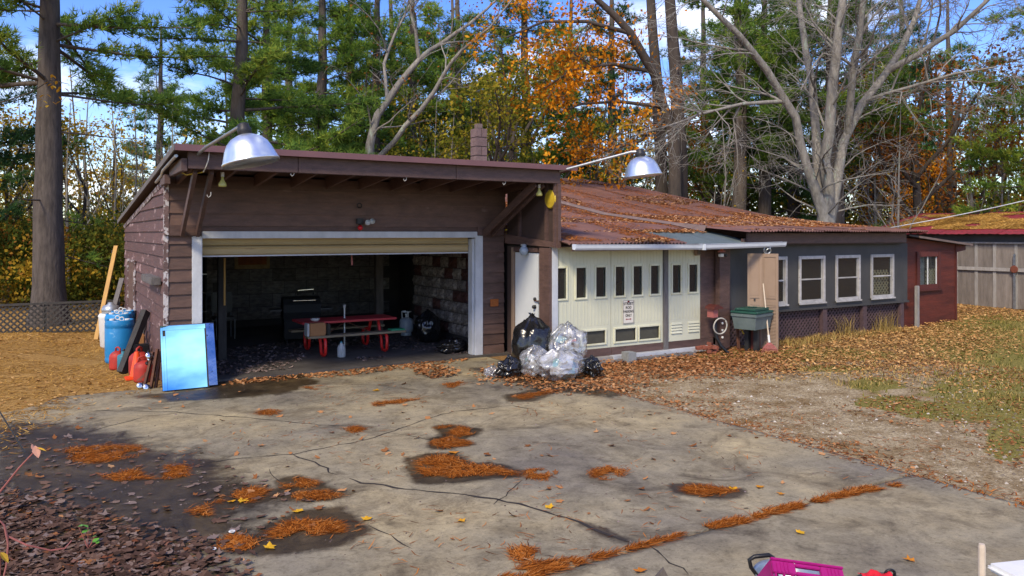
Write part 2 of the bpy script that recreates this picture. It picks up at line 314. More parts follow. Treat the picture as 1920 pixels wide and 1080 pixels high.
M['dneedle_tan'] = leafmat('tan_dry_needles', [(0,(0.188,0.094,0.025)), (.4,(0.388,0.206,0.050)), (.8,(0.587,0.338,0.081)), (1,(0.688,0.450,0.150))], trans=.1)
M['grass'] = leafmat('grass_blades', [(0,(0.062,0.075,0.018)), (.5,(0.125,0.140,0.024)), (.85,(0.237,0.200,0.039)), (1,(0.375,0.240,0.088))], trans=.25)
M['drygrass'] = leafmat('dry_grass_blades', [(0,(.20,.14,.05)), (.5,(.36,.26,.09)), (1,(.46,.33,.10))], trans=.2)
def mk_mirror():
    m, N, L, b = nodes('mirror_glass'); b.inputs['Metallic'].default_value = 1; b.inputs['Roughness'].default_value = .02
    b.inputs['Base Color'].default_value = (.42,.90,.97,1); return m
M['mirror'] = mk_mirror()
def mk_clear():
    m, N, L, b = nodes('clear_bag_film'); N.remove(b); o = N['Material Output']
    t = N.new('ShaderNodeBsdfTransparent'); t.inputs[0].default_value = (.90,.91,.92,1)
    d = N.new('ShaderNodeBsdfDiffuse'); d.inputs[0].default_value = (.55,.56,.58,1)
    g = N.new('ShaderNodeBsdfGlossy'); g.inputs['Roughness'].default_value = .22; g.inputs[0].default_value = (.9,.9,.9,1)
    n = N.new('ShaderNodeTexNoise'); n.inputs['Scale'].default_value = 9; n.inputs['Detail'].default_value = 4; tcn = N.new('ShaderNodeTexCoord'); L.new(tcn.outputs['Object'], n.inputs[0])
    bp = N.new('ShaderNodeBump'); bp.inputs['Strength'].default_value = .5; bp.inputs['Distance'].default_value = .03; L.new(n.outputs[0], bp.inputs['Height']); L.new(bp.outputs[0], g.inputs['Normal'])
    mr = N.new('ShaderNodeMapRange'); mr.inputs[1].default_value = .4; mr.inputs[2].default_value = .65; mr.inputs[3].default_value = .12; mr.inputs[4].default_value = .45; L.new(n.outputs[0], mr.inputs[0])
    m1 = N.new('ShaderNodeMixShader'); L.new(mr.outputs[0], m1.inputs[0]); L.new(t.outputs[0], m1.inputs[1]); L.new(d.outputs[0], m1.inputs[2])
    m2 = N.new('ShaderNodeMixShader'); fr = N.new('ShaderNodeLayerWeight'); fr.inputs[0].default_value = .30; L.new(bp.outputs[0], fr.inputs['Normal'])
    fm = N.new('ShaderNodeMath'); fm.operation = 'MULTIPLY_ADD'; fm.inputs[1].default_value = .55; fm.inputs[2].default_value = .10; L.new(fr.outputs['Facing'], fm.inputs[0]); L.new(fm.outputs[0], m2.inputs[0]); L.new(m1.outputs[0], m2.inputs[1]); L.new(g.outputs[0], m2.inputs[2]); L.new(m2.outputs[0], o.inputs[0]); return m
M['clear'] = mk_clear()
# ================================================================== GROUND
YF, XL, XR, YB, YW = 12.75, 1.587, 7.55, 19.5, 11.17
def zroof(y): return 3.46 - (y - 10.9) * .0956          # top of the garage roof
def project(X, Y, Z=0.0):
    dep = X*FW.x + Y*FW.y; lat = X*RT.x + Y*RT.y
    dep = np.where(dep < .3, .3, dep)
    return 960 + lat/dep*FPX, HORZ + (CAMZ - Z)/dep*FPX
def inpoly(px, py, poly):
    ins = np.zeros(px.shape, bool); n = len(poly); j = n-1
    for i in range(n):
        xi, yi = poly[i]; xj, yj = poly[j]
        c = ((yi > py) != (yj > py)) & (px < (xj-xi)*(py-yi)/((yj-yi) if yj != yi else 1e-9) + xi); ins ^= c; j = i
    return ins
def polydist(px, py, poly):                             # signed: positive inside
    d = np.full(px.shape, 1e9); n = len(poly)
    for i in range(n):
        x0, y0 = poly[i]; x1, y1 = poly[(i+1)%n]; dx, dy = x1-x0, y1-y0; l = dx*dx+dy*dy+1e-9
        t = np.clip(((px-x0)*dx+(py-y0)*dy)/l, 0, 1); d = np.minimum(d, np.hypot(px-x0-t*dx, py-y0-t*dy))
    return np.where(inpoly(px, py, poly), d, -d)
def gp(poly): return [G(u, v) for u, v in poly]
def sm(x, a, b): t = np.clip((x-a)/(b-a), 0, 1); return t*t*(3-2*t)

# ---- the ground sheet
def axis(lo, hi, fine, far, nfar):
    a = np.arange(lo, hi+1e-6, fine); g = (far/ fine)
    ext = np.cumsum(np.geomspace(fine*1.5, far, nfar)); return np.concatenate([lo - ext[::-1], a, hi + ext])
gx = axis(-12, 32, .25, 90, 22); gy = axis(-4, 30, .25, 90, 22)
GX, GY = np.meshgrid(gx, gy); SH = GX.shape
def tz(X, Y):
    X = np.asarray(X, float); Y = np.asarray(Y, float)
    z = -.014 + .03*np.sin(X*.9+1)*np.sin(Y*.7)*sm(np.abs(X-4), 5, 9)
    z = z + .22*np.exp(-(((X+1.6)/2.6)**2 + ((Y-17.5)/3.5)**2))*sm(1.2-X, .2, 1.5)     # needle mound under the pine
    z = z + .05*sm(X, 14, 20)*sm(Y, 6, 11)
    z = z - 2.0*sm(np.hypot(X, Y-8), 38, 90)
    return z
GZ = tz(GX, GY)
gravel_poly = gp([(1130,728),(1180,700),(1330,690),(1480,700),(1600,705),(1800,745),(1930,790),(1990,1010),(1920,968)])
gravel_poly = [(7.0,9.6),(7.2,10.6),(9.2,10.2),(11,9.6),(13.2,8.8),(14.5,7.0),(13,4.0),(11,1.5),(9,-1),(6.9,-1)]
dg = polydist(GX, GY, gravel_poly)
a_grav = sm(dg, -.7, .9)
gu, gv = project(GX, GY)
def ell(u, v, cu, cv, a, b, ang=0.0):
    c, s = math.cos(R(ang)), math.sin(R(ang)); x = (u-cu)*c + (v-cv)*s; y = -(u-cu)*s + (v-cv)*c
    return 1 - np.sqrt((x/a)**2 + (y/b)**2)
GRASS = [(1900,640,210,55),(1960,740,260,70),(1500,665,220,14),(1880,620,110,22),(1810,660,60,16),(1660,752,70,14),(1740,770,70,18),(1900,830,60,40),(1560,690,90,8),(1640,720,60,14),(1960,690,120,30),(2100,640,250,60),(2300,800,300,120)]
a_grass = np.zeros(SH)
for e in GRASS: a_grass = np.maximum(a_grass, sm(ell(gu, gv, *e), -.25, .5))
a_need = sm(1.7 - GX, -.2, .9) * sm(GY, 8.6, 10.5)
idx = np.arange(GX.size).reshape(SH)
F = np.stack([idx[:-1,:-1].ravel(), idx[:-1,1:].ravel(), idx[1:,1:].ravel(), idx[1:,:-1].ravel()], 1)
def mk_ground():
    m, N, L, b = nodes('yard_ground'); g = N.new('ShaderNodeNewGeometry'); b.inputs['Roughness'].default_value = .95; b.inputs['Specular IOR Level'].default_value = .1
    def noise(s, d=6, r=.6):
        n = N.new('ShaderNodeTexNoise'); n.inputs['Scale'].default_value = s; n.inputs['Detail'].default_value = d; n.inputs['Roughness'].default_value = r; L.new(g.outputs['Position'], n.inputs[0]); return n.outputs[0]
    def attr(a): x = N.new('ShaderNodeAttribute'); x.attribute_name = a; return x.outputs['Fac']
    def rmp(src, st): r = ramp(N, st); L.new(src, r.inputs[0]); return r.outputs[0]
    def mixf(fac, a, c): x = N.new('ShaderNodeMixRGB'); L.new(fac, x.inputs[0]); L.new(a, x.inputs[1]); L.new(c, x.inputs[2]); return x.outputs[0]
    def mask(a, sc, amt=.9):
        n = noise(sc); s = N.new('ShaderNodeMath'); s.operation = 'MULTIPLY_ADD'; s.inputs[1].default_value = amt; s.inputs[2].default_value = -amt*.5; L.new(n, s.inputs[0])
        q = N.new('ShaderNodeMath'); q.operation = 'ADD'; L.new(s.outputs[0], q.inputs[0]); L.new(attr(a), q.inputs[1])
        return rmp(q.outputs[0], [(.42,(0,0,0)), (.62,(1,1,1))])
    n1 = noise(26, 8, .7); n2 = noise(2.2)
    soil = rmp(n1, [(.3,(.11,.066,.032)), (.5,(.24,.14,.058)), (.7,(.38,.235,.095))])
    grav = rmp(n1, [(.3,(.16,.118,.066)), (.5,(.37,.295,.175)), (.68,(.58,.485,.32))])
    grav2 = rmp(n2, [(.34,(.50,.40,.28)), (.60,(1,1,1))]); gm = N.new('ShaderNodeMixRGB'); gm.blend_type = 'MULTIPLY'; gm.inputs[0].default_value = 1; L.new(grav, gm.inputs[1]); L.new(grav2, gm.inputs[2])
    grass = rmp(n1, [(.3,(.085,.080,.022)), (.5,(.19,.165,.040)), (.72,(.37,.285,.085))])
    need = rmp(n1, [(.3,(.16,.085,.028)), (.5,(.36,.205,.06)), (.7,(.52,.33,.11))])
    c = mixf(mask('gravel', 2.2, 1.3), soil, gm.outputs[0]); c = mixf(mask('grass', 3.0, 1.2), c, grass); c = mixf(mask('needle', 2.0, .6), c, need)
    L.new(c, b.inputs['Base Color'])
    bp = N.new('ShaderNodeBump'); bp.inputs['Strength'].default_value = .8; bp.inputs['Distance'].default_value = .03; L.new(noise(38, 7, .75), bp.inputs['Height']); L.new(bp.outputs[0], b.inputs['Normal'])
    return m
M['ground'] = mk_ground()
ground = npmesh('ground', np.stack([GX.ravel(), GY.ravel(), GZ.ravel()], 1), F, M['ground'], attrs={'gravel': a_grav.ravel(), 'grass': a_grass.ravel(), 'needle': a_need.ravel()}, kind='structure', smooth=True)

# ---- the concrete drive: two slabs either side of a joint, stained and wet in places, with some painted shade
WET_SHADE = [[(60,785),(180,800),(310,835),(420,860),(455,885),(470,905),(560,900),(650,925),(560,945),(470,965),(520,1000),(400,1045),(430,1090),(-60,1090),(-60,800)],  # near-left patch: wet stain whose darkness also paints in tree shade
        [(500,985),(560,962),(640,952),(690,995),(640,1022),(560,1034),(480,1040),(430,1030)],
        [(765,860),(800,852),(845,852),(880,868),(940,872),(980,885),(975,893),(910,898),(850,905),(790,903),(765,885)],
        [(815,800),(850,797),(895,806),(890,818),(840,824)], [(808,822),(850,818),(885,832),(830,842),(808,838)],
        [(1265,910),(1300,908),(1388,920),(1385,932),(1330,934),(1265,922)], [(410,712),(560,705),(590,716),(520,738),(440,742),(400,735)],
        [(950,740),(1010,732),(1060,728),(1000,752),(955,752)], [(520,900),(560,892),(640,925),(620,938),(560,932)], [(1100,985),(1140,995),(1185,1018),(1130,1000)],
        [(270,742),(420,728),(470,742),(330,750)], [(890,690),(1120,730),(1200,722),(1140,742),(1010,728)]]
def mk_concrete():
    m, N, L, b = nodes('stained_concrete'); g = N.new('ShaderNodeNewGeometry')
    def noise(s, d=6, r=.6, dist=0):
        n = N.new('ShaderNodeTexNoise'); n.inputs['Scale'].default_value = s; n.inputs['Detail'].default_value = d; n.inputs['Roughness'].default_value = r; n.inputs['Distortion'].default_value = dist; L.new(g.outputs['Position'], n.inputs[0]); return n.outputs[0]
    def rmp(src, st): r = ramp(N, st); L.new(src, r.inputs[0]); return r.outputs[0]
    def mul(a, c, f=1.0): x = N.new('ShaderNodeMixRGB'); x.blend_type = 'MULTIPLY'; x.inputs[0].default_value = f; L.new(a, x.inputs[1]); L.new(c, x.inputs[2]); return x.outputs[0]
    big = noise(.55, 5, .55); mid = noise(2.3, 8, .68, .6); fine = noise(38, 6, .7)
    c = rmp(big, [(.30,(.175,.154,.120)), (.47,(.268,.233,.155)), (.66,(.375,.308,.175))])
    c = mul(c, rmp(mid, [(.28,(.46,.45,.45)), (.42,(.80,.79,.78)), (.58,(1.0,1.0,1.0)), (.72,(1.25,1.24,1.20))]))
    c = mul(c, rmp(fine, [(.28,(.48,.46,.43)), (.42,(.92,.92,.92)), (.62,(1.05,1.05,1.05)), (.72,(1.35,1.33,1.28))]))
    c = mul(c, rmp(noise(11, 7, .72, .4), [(.30,(.58,.56,.54)), (.46,(.96,.96,.96)), (.60,(1.04,1.03,1.02)), (.70,(1.2,1.19,1.16))]))
    specks = rmp(noise(75, 3, .6), [(.66,(1,1,1)), (.70,(.35,.30,.26))]); c = mul(c, specks)
    st = rmp(noise(1.25, 9, .72, 1.2), [(.50,(1,1,1)), (.66,(.50,.47,.45))]); c = mul(c, st)
    at = N.new('ShaderNodeAttribute'); at.attribute_name = 'wet'; s = N.new('ShaderNodeMath'); s.operation = 'MULTIPLY_ADD'; s.inputs[1].default_value = .95; s.inputs[2].default_value = -.46; L.new(noise(3.2, 8, .68, .5), s.inputs[0])
    q = N.new('ShaderNodeMath'); q.operation = 'ADD'; L.new(s.outputs[0], q.inputs[0]); L.new(at.outputs['Fac'], q.inputs[1]); wet = rmp(q.outputs[0], [(.34,(0,0,0)), (.60,(1,1,1))])
    wc = mul(c, rmp(mid, [(.3,(.14,.118,.10)), (.7,(.32,.265,.205))])); x = N.new('ShaderNodeMixRGB'); L.new(wet, x.inputs[0]); L.new(c, x.inputs[1]); L.new(wc, x.inputs[2]); L.new(x.outputs[0], b.inputs['Base Color'])
    r = N.new('ShaderNodeMapRange'); r.inputs[3].default_value = .88; r.inputs[4].default_value = .42; L.new(wet, r.inputs[0]); L.new(r.outputs[0], b.inputs['Roughness']); b.inputs['Specular IOR Level'].default_value = .3
    bp = N.new('ShaderNodeBump'); bp.inputs['Strength'].default_value = .35; bp.inputs['Distance'].default_value = .01; L.new(fine, bp.inputs['Height']); L.new(bp.outputs[0], b.inputs['Normal'])
    return m
M['concrete'] = mk_concrete()
M['corner'] = pmat('flaking_corner', (.17,.11,.105), (.10,.065,.06), 5, .8, bump=.5, wear=(.48,.45,.45), wear_at=.50, wear_scale=9, wear_soft=.05)
drive = empty('driveway', (3, 8, 0)); drive['kind'] = 'structure'; drive['label'] = 'stained concrete driveway slabs in front of the open garage'
def slab(x0, x1, y0, y1, z=0.0, step=.06):
    xs = np.linspace(x0, x1, int((x1-x0)/step)+1); ys = np.linspace(y0, y1, int((y1-y0)/step)+1); X, Y = np.meshgrid(xs, ys); u, v = project(X, Y)
    wet = np.zeros(X.shape); dep = np.maximum(X*FW.x + Y*FW.y, .5)
    for pi, P in enumerate(WET_SHADE): wet = np.maximum(wet, np.clip((.60 if pi else .42) + polydist(X, Y, gp(P))/(1.5 if pi == 0 else .6 if pi in (6,10,11) else .30), -.1, 1.25 if pi else .95))
    n = X.size; i = np.arange(n).reshape(X.shape); Fq = np.stack([i[:-1,:-1].ravel(), i[:-1,1:].ravel(), i[1:,1:].ravel(), i[1:,:-1].ravel()], 1)
    edge = np.concatenate([i[0,:], i[1:,-1], i[-1,-2::-1], i[-2:0:-1,0]]); k = len(edge)
    V = np.stack([X.ravel(), Y.ravel(), np.full(n, z)], 1); Vb = V[edge].copy(); Vb[:,2] = z-.14
    nx = np.roll(np.arange(k), -1); Fs = np.stack([edge, n+np.arange(k), n+nx, edge[nx]], 1)
    return npmesh('concrete_slab', np.concatenate([V, Vb]), np.concatenate([Fq, Fs]), M['concrete'], drive, {'wet': np.concatenate([wet.ravel(), np.zeros(k)])})
slab(-.9, 7.10, 4.36, 12.62); slab(-.9, 7.10, -2.0, 4.33)
# cracks: dirt-filled lines a little proud of the slab
CR = [([(180,770),(250,771),(330,773),(410,779),(480,785),(545,791),(600,797),(690,802)],.010), ([(390,868),(430,862),(470,858),(550,851),(620,838),(690,824),(760,800),(800,786),(850,772),(960,760),(1000,768)],.010),
      ([(550,853),(575,862),(600,873),(635,890)],.010), ([(655,897),(680,905),(740,914),(800,922),(870,928),(930,935),(975,945),(1020,960),(1060,972),(1110,990),(1150,1005),(1180,1016)],.016),
      ([(980,900),(965,915),(945,930),(920,945)],.008), ([(1215,1022),(1245,1045),(1290,1078)],.008), ([(150,815),(200,800),(270,782)],.006), ([(505,880),(512,895),(530,905)],.007), ([(690,985),(730,1005),(770,1030)],.006), ([(810,825),(770,818),(740,812)],.006)]
M['crack'] = pmat('crack_dirt', (.035,.028,.024), None, 12, .95, vary=0)
for pts, wd in CR:
    P = [Vector((*G(u, v), .0025)) for u, v in pts]; Q = [P[0]]
    for a, b in zip(P, P[1:]):
        k = max(2, int((b-a).length/.10)); s = (b-a).cross(Vector((0,0,1))).normalized()
        for i in range(1, k+1): Q.append(a.lerp(b, i/k) + s*rnd.gauss(0, .012))
    mb = MB(); n = len(Q)
    for i, p in enumerate(Q):
        t = (Q[min(i+1,n-1)]-Q[max(i-1,0)]); s = t.cross(Vector((0,0,1))).normalized()*wd*(.35+.9*rnd.random())*(.25 if i in (0,n-1) else 1); mb.v += [tuple(p+s), tuple(p-s)]
    mb.f = [(2*i, 2*i+1, 2*i+3, 2*i+2) for i in range(n-1)]; mb.build('crack', M['crack'], drive)

# ================================================================== GARAGE
gar = thing('garage', 'dark brown lap-sided garage with its wide overhead door open', 'garage', (4.5, 16, 0))
def part(mb, name, mat, parent=None, **k): return mb.build(name, M[mat], parent or gar, **k)
def lap(parent, a0, a1, b0, b1, z0, z1, nrm, mat, name='siding_board'):
    """lap board: bottom edge a0-a1 at z0, top edge b0-b1 at z1 (xy points), thick at the foot"""
    n = Vector((*nrm, 0)); q = []
    for t, foot in ((.004, 0), (.026, 1)): pass
    A0, A1, B0, B1 = [Vector((*p, 0)) for p in (a0, a1, b0, b1)]; Z0 = Vector((0,0,z0)); Z1 = Vector((0,0,z1))
    inner = [A0+Z0, A1+Z0, B1+Z1, B0+Z1]
    outer = [A0+Z0+n*.034, A1+Z0+n*.034, B1+Z1+n*.007, B0+Z1+n*.007]
    return MB().quad8(inner, outer).build(name, M[mat], parent)
EXP = .193
def run_boards(parent, p0, p1, z0, z1, nrm, mat, top=None):
    """courses of boards between two xy points; top(t) limits height along the run"""
    z = z0; P0, P1 = Vector((*p0, 0)), Vector((*p1, 0))
    while z < z1 - .02:
        zt = min(z+EXP+.02, z1)
        if top is None: lap(parent, p0, p1, p0, p1, z, zt, nrm, mat)
        else:
            ta, tb = top(z), top(zt)                     # how far along the run the roof lets this height go
            if ta > .03:
                j = .5 + .22*math.sin(z*7)
                cuts = [0, j, 1] if ta > j+.1 else [0, 1]
                for c0, c1 in zip(cuts, cuts[1:]):
                    e0 = min(c1, ta); e1 = min(c1, tb); s1 = min(c0, tb)
                    f = lambda t: tuple((P0.lerp(P1, t))[:2])
                    g0 = .0006 if c0 > 0 else 0
                    if e1 - s1 > .004 or e0-c0 > .02: lap(parent, f(c0+g0), f(e0), f(s1+g0), f(max(e1, s1+.002)), z, zt, nrm, mat)
        z += EXP
# left wall, cut under the roof slope
def leftlimit(z):                                        # share of the run that is below the roof underside
    y = 10.9 + (3.46 - .15 - z)/.0956; return max(0, min(1, (y-YF)/(YB-YF)))
run_boards(gar, (XL, YF), (XL, YB), 0.02, 3.16, (-1,0), 'siding_peel', leftlimit)
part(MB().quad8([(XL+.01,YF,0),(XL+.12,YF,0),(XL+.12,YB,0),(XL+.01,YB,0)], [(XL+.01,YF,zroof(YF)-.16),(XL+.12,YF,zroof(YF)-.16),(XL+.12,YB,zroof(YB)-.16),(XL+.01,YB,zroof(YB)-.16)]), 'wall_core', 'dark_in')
DX0, DX1 = 2.10, 6.90                                     # door opening
DZ = 2.22
run_boards(gar, (XL+.03, YF), (DX0-.15, YF), 0.02, 2.28, (0,-1), 'siding')
run_boards(gar, (DX1+.16, YF), (XR-.02, YF), 0.02, 2.28, (0,-1), 'siding')
run_boards(gar, (XL+.03, YF-.05), (XR-.02, YF-.05), 2.42, 3.20, (0,-1), 'siding')
part(MB().box(XL+.03, XR-.02, YF+.002, YF+.12, 2.30, 3.12), 'header_core', 'dark_in')
part(MB().box(XL+.03, DX0-.16, YF+.002, YF+.1, 0, 2.3).box(DX1+.16, XR-.02, YF+.002, YF+.1, 0, 2.3), 'wall_core', 'dark_in')
part(MB().box(XL+.035, DX0-.02, YF-.085, YF-.03, 2.27, 2.43), 'header_block', 'brown')
part(MB().box(DX1+.02, XR-.06, YF-.085, YF-.03, 2.27, 2.43), 'header_block', 'brown')
part(MB().box(DX0-.02, DX1+.02, YF-.055, YF-.03, 2.335, 2.44), 'header_board', 'brown')
part(MB().box(XL-.038, XL+.028, YF-.038, YF+.01, 0.02, 2.27), 'corner_trim', 'corner')
part(MB().box(XL-.040, XL+.028, YF-.088, YF-.02, 2.28, 3.15), 'corner_trim', 'corner')
# white frame
part(MB().bbox(DX0-.15, DX0, YF-.045, YF+.12, 0.0, 2.26, .008), 'door_jamb', 'white_trim')
part(MB().bbox(DX1, DX1+.16, YF-.045, YF+.12, 0.0, 2.26, .008), 'door_jamb', 'white_trim')
part(MB().bbox(DX1-.05, DX1-.003, YF+.0, YF+.16, 0.03, 2.20, .006), 'door_stop', 'white_trim')
part(MB().bbox(DX0-.01, DX1+.03, YF-.075, YF+.02, 2.225, 2.335, .008), 'door_header', 'white_trim')
# rolled-up overhead door: the bottom section hangs in the opening
od = empty('overhead_door', (4.5-4.5, 12.95-16, 1.95)); od.parent = gar
for (z0, z1, yy) in ((1.955, 2.10, 0), (2.107, 2.26, .012)):
    pr = [(12.90+yy, z0), (12.875+yy, z0+.018), (12.89+yy, z0+.05), (12.89+yy, z1-.05), (12.872+yy, z1-.02), (12.895+yy, z1), (12.94+yy, z1), (12.94+yy, z0)]
    MB().prism([(DX0+.002, y, z) for y, z in pr], (DX1-DX0-.06, 0, 0)).build('door_section', M['tan_door'], od)
MB().box(DX0+.004, DX1-.06, 12.885, 12.93, 1.932, 1.954).build('bottom_seal', M['white_trim'], od)
# timber front beam, rafters, roof, edge metal
BX0, BX1, BY = 1.64, 7.64, 11.0
part(MB().bbox(BX0, 3.10, BY, BY+.09, 3.165, 3.425, .006), 'beam', 'brown')
part(MB().bbox(3.105, 5.62, BY, BY+.09, 3.165, 3.425, .006), 'beam', 'brown')
part(MB().bbox(5.625, BX1, BY, BY+.09, 3.165, 3.425, .006), 'beam', 'brown')
for i in range(11):
    x = 1.72 + i*.578
    def zb(y): return zroof(y) - .055
    part(MB().quad8([(x, BY+.092, zb(BY)-.19), (x+.045, BY+.092, zb(BY)-.19), (x+.045, YB+.2, zb(YB)-.21), (x, YB+.2, zb(YB)-.21)],
                    [(x, BY+.092, zb(BY)-.01), (x+.045, BY+.092, zb(BY)-.01), (x+.045, YB+.2, zb(YB)-.03), (x, YB+.2, zb(YB)-.03)]), 'rafter', 'brown')
RX0, RX1, RY0, RY1 = 1.47, 7.90, 10.90, 19.95
roof = MB().quad8([(RX0,RY0,zroof(RY0)-.05),(RX1,RY0,zroof(RY0)-.05),(RX1,RY1,zroof(RY1)-.05),(RX0,RY1,zroof(RY1)-.05)],
                  [(RX0,RY0,zroof(RY0)),(RX1,RY0,zroof(RY0)),(RX1,RY1,zroof(RY1)),(RX0,RY1,zroof(RY1))]).build('roof', M['plywood'], gar)
MB().box(RX0-.01, RX1+.02, RY0-.022, RY0-.002, zroof(RY0)-.072, zroof(RY0)+.014).build('drip_edge', M['drip'], roof)
MB().quad8([(RX0-.022,RY0-.02,zroof(RY0)-.07),(RX0-.002,RY0-.02,zroof(RY0)-.07),(RX0-.002,RY1,zroof(RY1)-.07),(RX0-.022,RY1,zroof(RY1)-.07)],
           [(RX0-.022,RY0-.02,zroof(RY0)+.012),(RX0-.002,RY0-.02,zroof(RY0)+.012),(RX0-.002,RY1,zroof(RY1)+.012),(RX0-.022,RY1,zroof(RY1)+.012)]).build('rake_edge', M['wood_grey'], roof)
MB().quad8([(RX0,RY0,zroof(RY0)+.002),(RX1,RY0,zroof(RY0)+.002),(RX1,RY1,zroof(RY1)+.002),(RX0,RY1,zroof(RY1)+.002)],
           [(RX0,RY0,zroof(RY0)+.012),(RX1,RY0,zroof(RY0)+.012),(RX1,RY1,zroof(RY1)+.012),(RX0,RY1,zroof(RY1)+.012)]).build('roof_sheet', M['roof'], roof)
# outlooker blocks and conduit at the left rake
part(MB().bbox(1.56, 1.635, 11.02, 12.2, 3.13, 3.30, .006), 'lookout_timber', 'brown')
part(MB().bbox(1.50, 1.58, 12.2, 12.7, 3.02, 3.16, .006), 'lookout_timber', 'brown')
MB().tube([(1.50,11.05,3.33),(1.49,12.3,3.22),(1.49,12.45,3.16),(1.50,13.2,3.10)], .022, 8).build('conduit', M['steel'], gar)
part(MB().quad8([(XL-.034,YF,zroof(YF)-.23),(XL-.03,YF,zroof(YF)-.23),(XL-.03,YB,zroof(YB)-.23),(XL-.034,YB,zroof(YB)-.23)], [(XL-.05,YF,zroof(YF)-.16),(XL-.028,YF,zroof(YF)-.16),(XL-.028,YB,zroof(YB)-.16),(XL-.05,YB,zroof(YB)-.16)]), 'rake_trim', 'corner')
# knee braces
for x0, x1 in ((1.80, 1.75), (2.02, 1.96)): part(MB().beam((x0, YF-.10, 2.30), (x1, BY+.14, 3.16), .05, .12), 'knee_brace', 'brown')
for x0, x1 in ((7.05, 7.22), (7.22, 7.38)): part(MB().beam((x0, YF-.10, 2.30), (x1, BY+.16, 3.16), .05, .12), 'knee_brace', 'brown')
# hooks and flood bulbs below the beam
for x, z in ((1.93,2.80),(3.05,3.13),(4.78,3.12),(6.55,3.12)):
    MB().tube([(x,BY+.03,z+.06),(x,BY+.03,z+.02),(x-.012,BY+.03,z),(x-.03,BY+.03,z-.012),(x-.045,BY+.03,z+.005),(x-.046,BY+.03,z+.025)], .006, 6).build('hook', M['hose'], gar)
def flood(name, label, p):
    t = thing(name, label, 'light bulb', p)
    MB().lathe([(.018,.0),(.02,-.05),(.05,-.10),(.058,-.135),(.05,-.15),(.0,-.155)], 20, p).build('bulb', M['bulb'], t, smooth=True)
    MB().lathe([(.025,.05),(.025,-.012)], 12, p).build('socket', M['hose'], t); return t
flood('flood_bulb', 'yellowed flood bulb under the eave beside the left knee braces', (2.12, 11.25, 3.10))
flood('flood_bulb', 'yellowed flood bulb under the eave by the wing panel', (7.32, 11.18, 3.10))
# wing panel between garage and workshop, above the small door
XW = 7.58
part(MB().box(XW, XW+.03, BY+.02, YF-.06, 2.10, 3.30), 'wing_panel', 'plywood')
for y0, y1 in ((BY+.02, BY+.08), (BY+.27, BY+.34), (YF-.58, YF-.51)): part(MB().box(XW-.045, XW-.002, y0, y1, 2.14, 3.165), 'stud', 'brown')
part(MB().quad8([(XW-.06,BY+.02,2.06),(XW+.03,BY+.02,2.06),(XW+.03,YF-.06,2.12),(XW-.06,YF-.06,2.12)], [(XW-.06,BY+.02,2.14),(XW+.03,BY+.02,2.14),(XW+.03,YF-.06,2.30),(XW-.06,YF-.06,2.30)]), 'wing_rail', 'brown')
part(MB().box(XW-.01, XW+.05, BY-.035, BY+.018, 2.05, 3.162), 'wing_edge', 'brown')
tag(MB().lathe([(0,-.02),(.15,-.02),(.165,0),(.15,.02),(.06,.03),(0,.03)], 28, (XW-.03, 11.17, 2.90), Matrix.Rotation(R(-90), 3, 'Y')).build('yellow_disc', M['yellow']), 'round yellow disc hung on the brown wing panel', 'disc')
# return wall with the small white door
part(MB().box(XW+.02, XW+.10, YW, 11.58, 0, 2.06).box(XW+.02, XW+.10, 12.42, YF-.03, 0, 2.06).box(XW+.02, XW+.10, 11.58, 12.42, 1.98, 2.06), 'return_wall', 'plywood')
part(MB().bbox(XW-.05, XW+.018, YW+.16, YW+.34, 0.02, 2.05, .006), 'post_board', 'brown')
part(MB().bbox(XW-.07, XW+.016, YW-.02, YW+.145, 0.02, 2.05, .006), 'post_board', 'brown')
part(MB().bbox(XW-.03, XW+.016, 12.42, 12.50, 0.02, 2.04, .005), 'door_casing', 'closet')
part(MB().bbox(XW-.03, XW+.016, 11.60, 12.418, 1.965, 2.04, .005), 'door_casing', 'brown')
dr = MB().bbox(XW+.0, XW+.045, 11.62, 12.40, 0.04, 1.95, .004).build('small_door', M['mandoor'], gar)
MB().lathe([(.0,.06),(.03,.055),(.034,.03),(.02,.012),(.036,.008),(.036,.0)], 16, (XW-.002, 11.70, .98), Matrix.Rotation(R(-90),3,'Y')).build('door_knob', M['darkmetal'], dr, smooth=True)
MB().lathe([(.0,.03),(.03,.028),(.034,.0)], 16, (XW-.002, 11.70, 1.12), Matrix.Rotation(R(-90),3,'Y')).build('deadbolt', M['darkmetal'], dr, smooth=True)
MB().box(XW-.035, XW-.003, 11.58, 11.68, 1.085, 1.10).build('hasp', M['rust'], dr)
g = thing('globe_light', 'dusty glass globe light above the small white door', 'light', (XW-.02, 11.95, 2.10))
MB().lathe([(0,-.16),(.05,-.15),(.08,-.10),(.085,-.06),(.06,-.01),(.04,.0),(.05,.015),(.05,.04)], 20, (XW-.09, 11.95, 2.06)).build('globe', M['propane'], g, smooth=True)
MB().bbox(XW-.14, XW-.04, 11.92, 12.0, 2.075, 2.11).build('bracket', M['hose'], g)
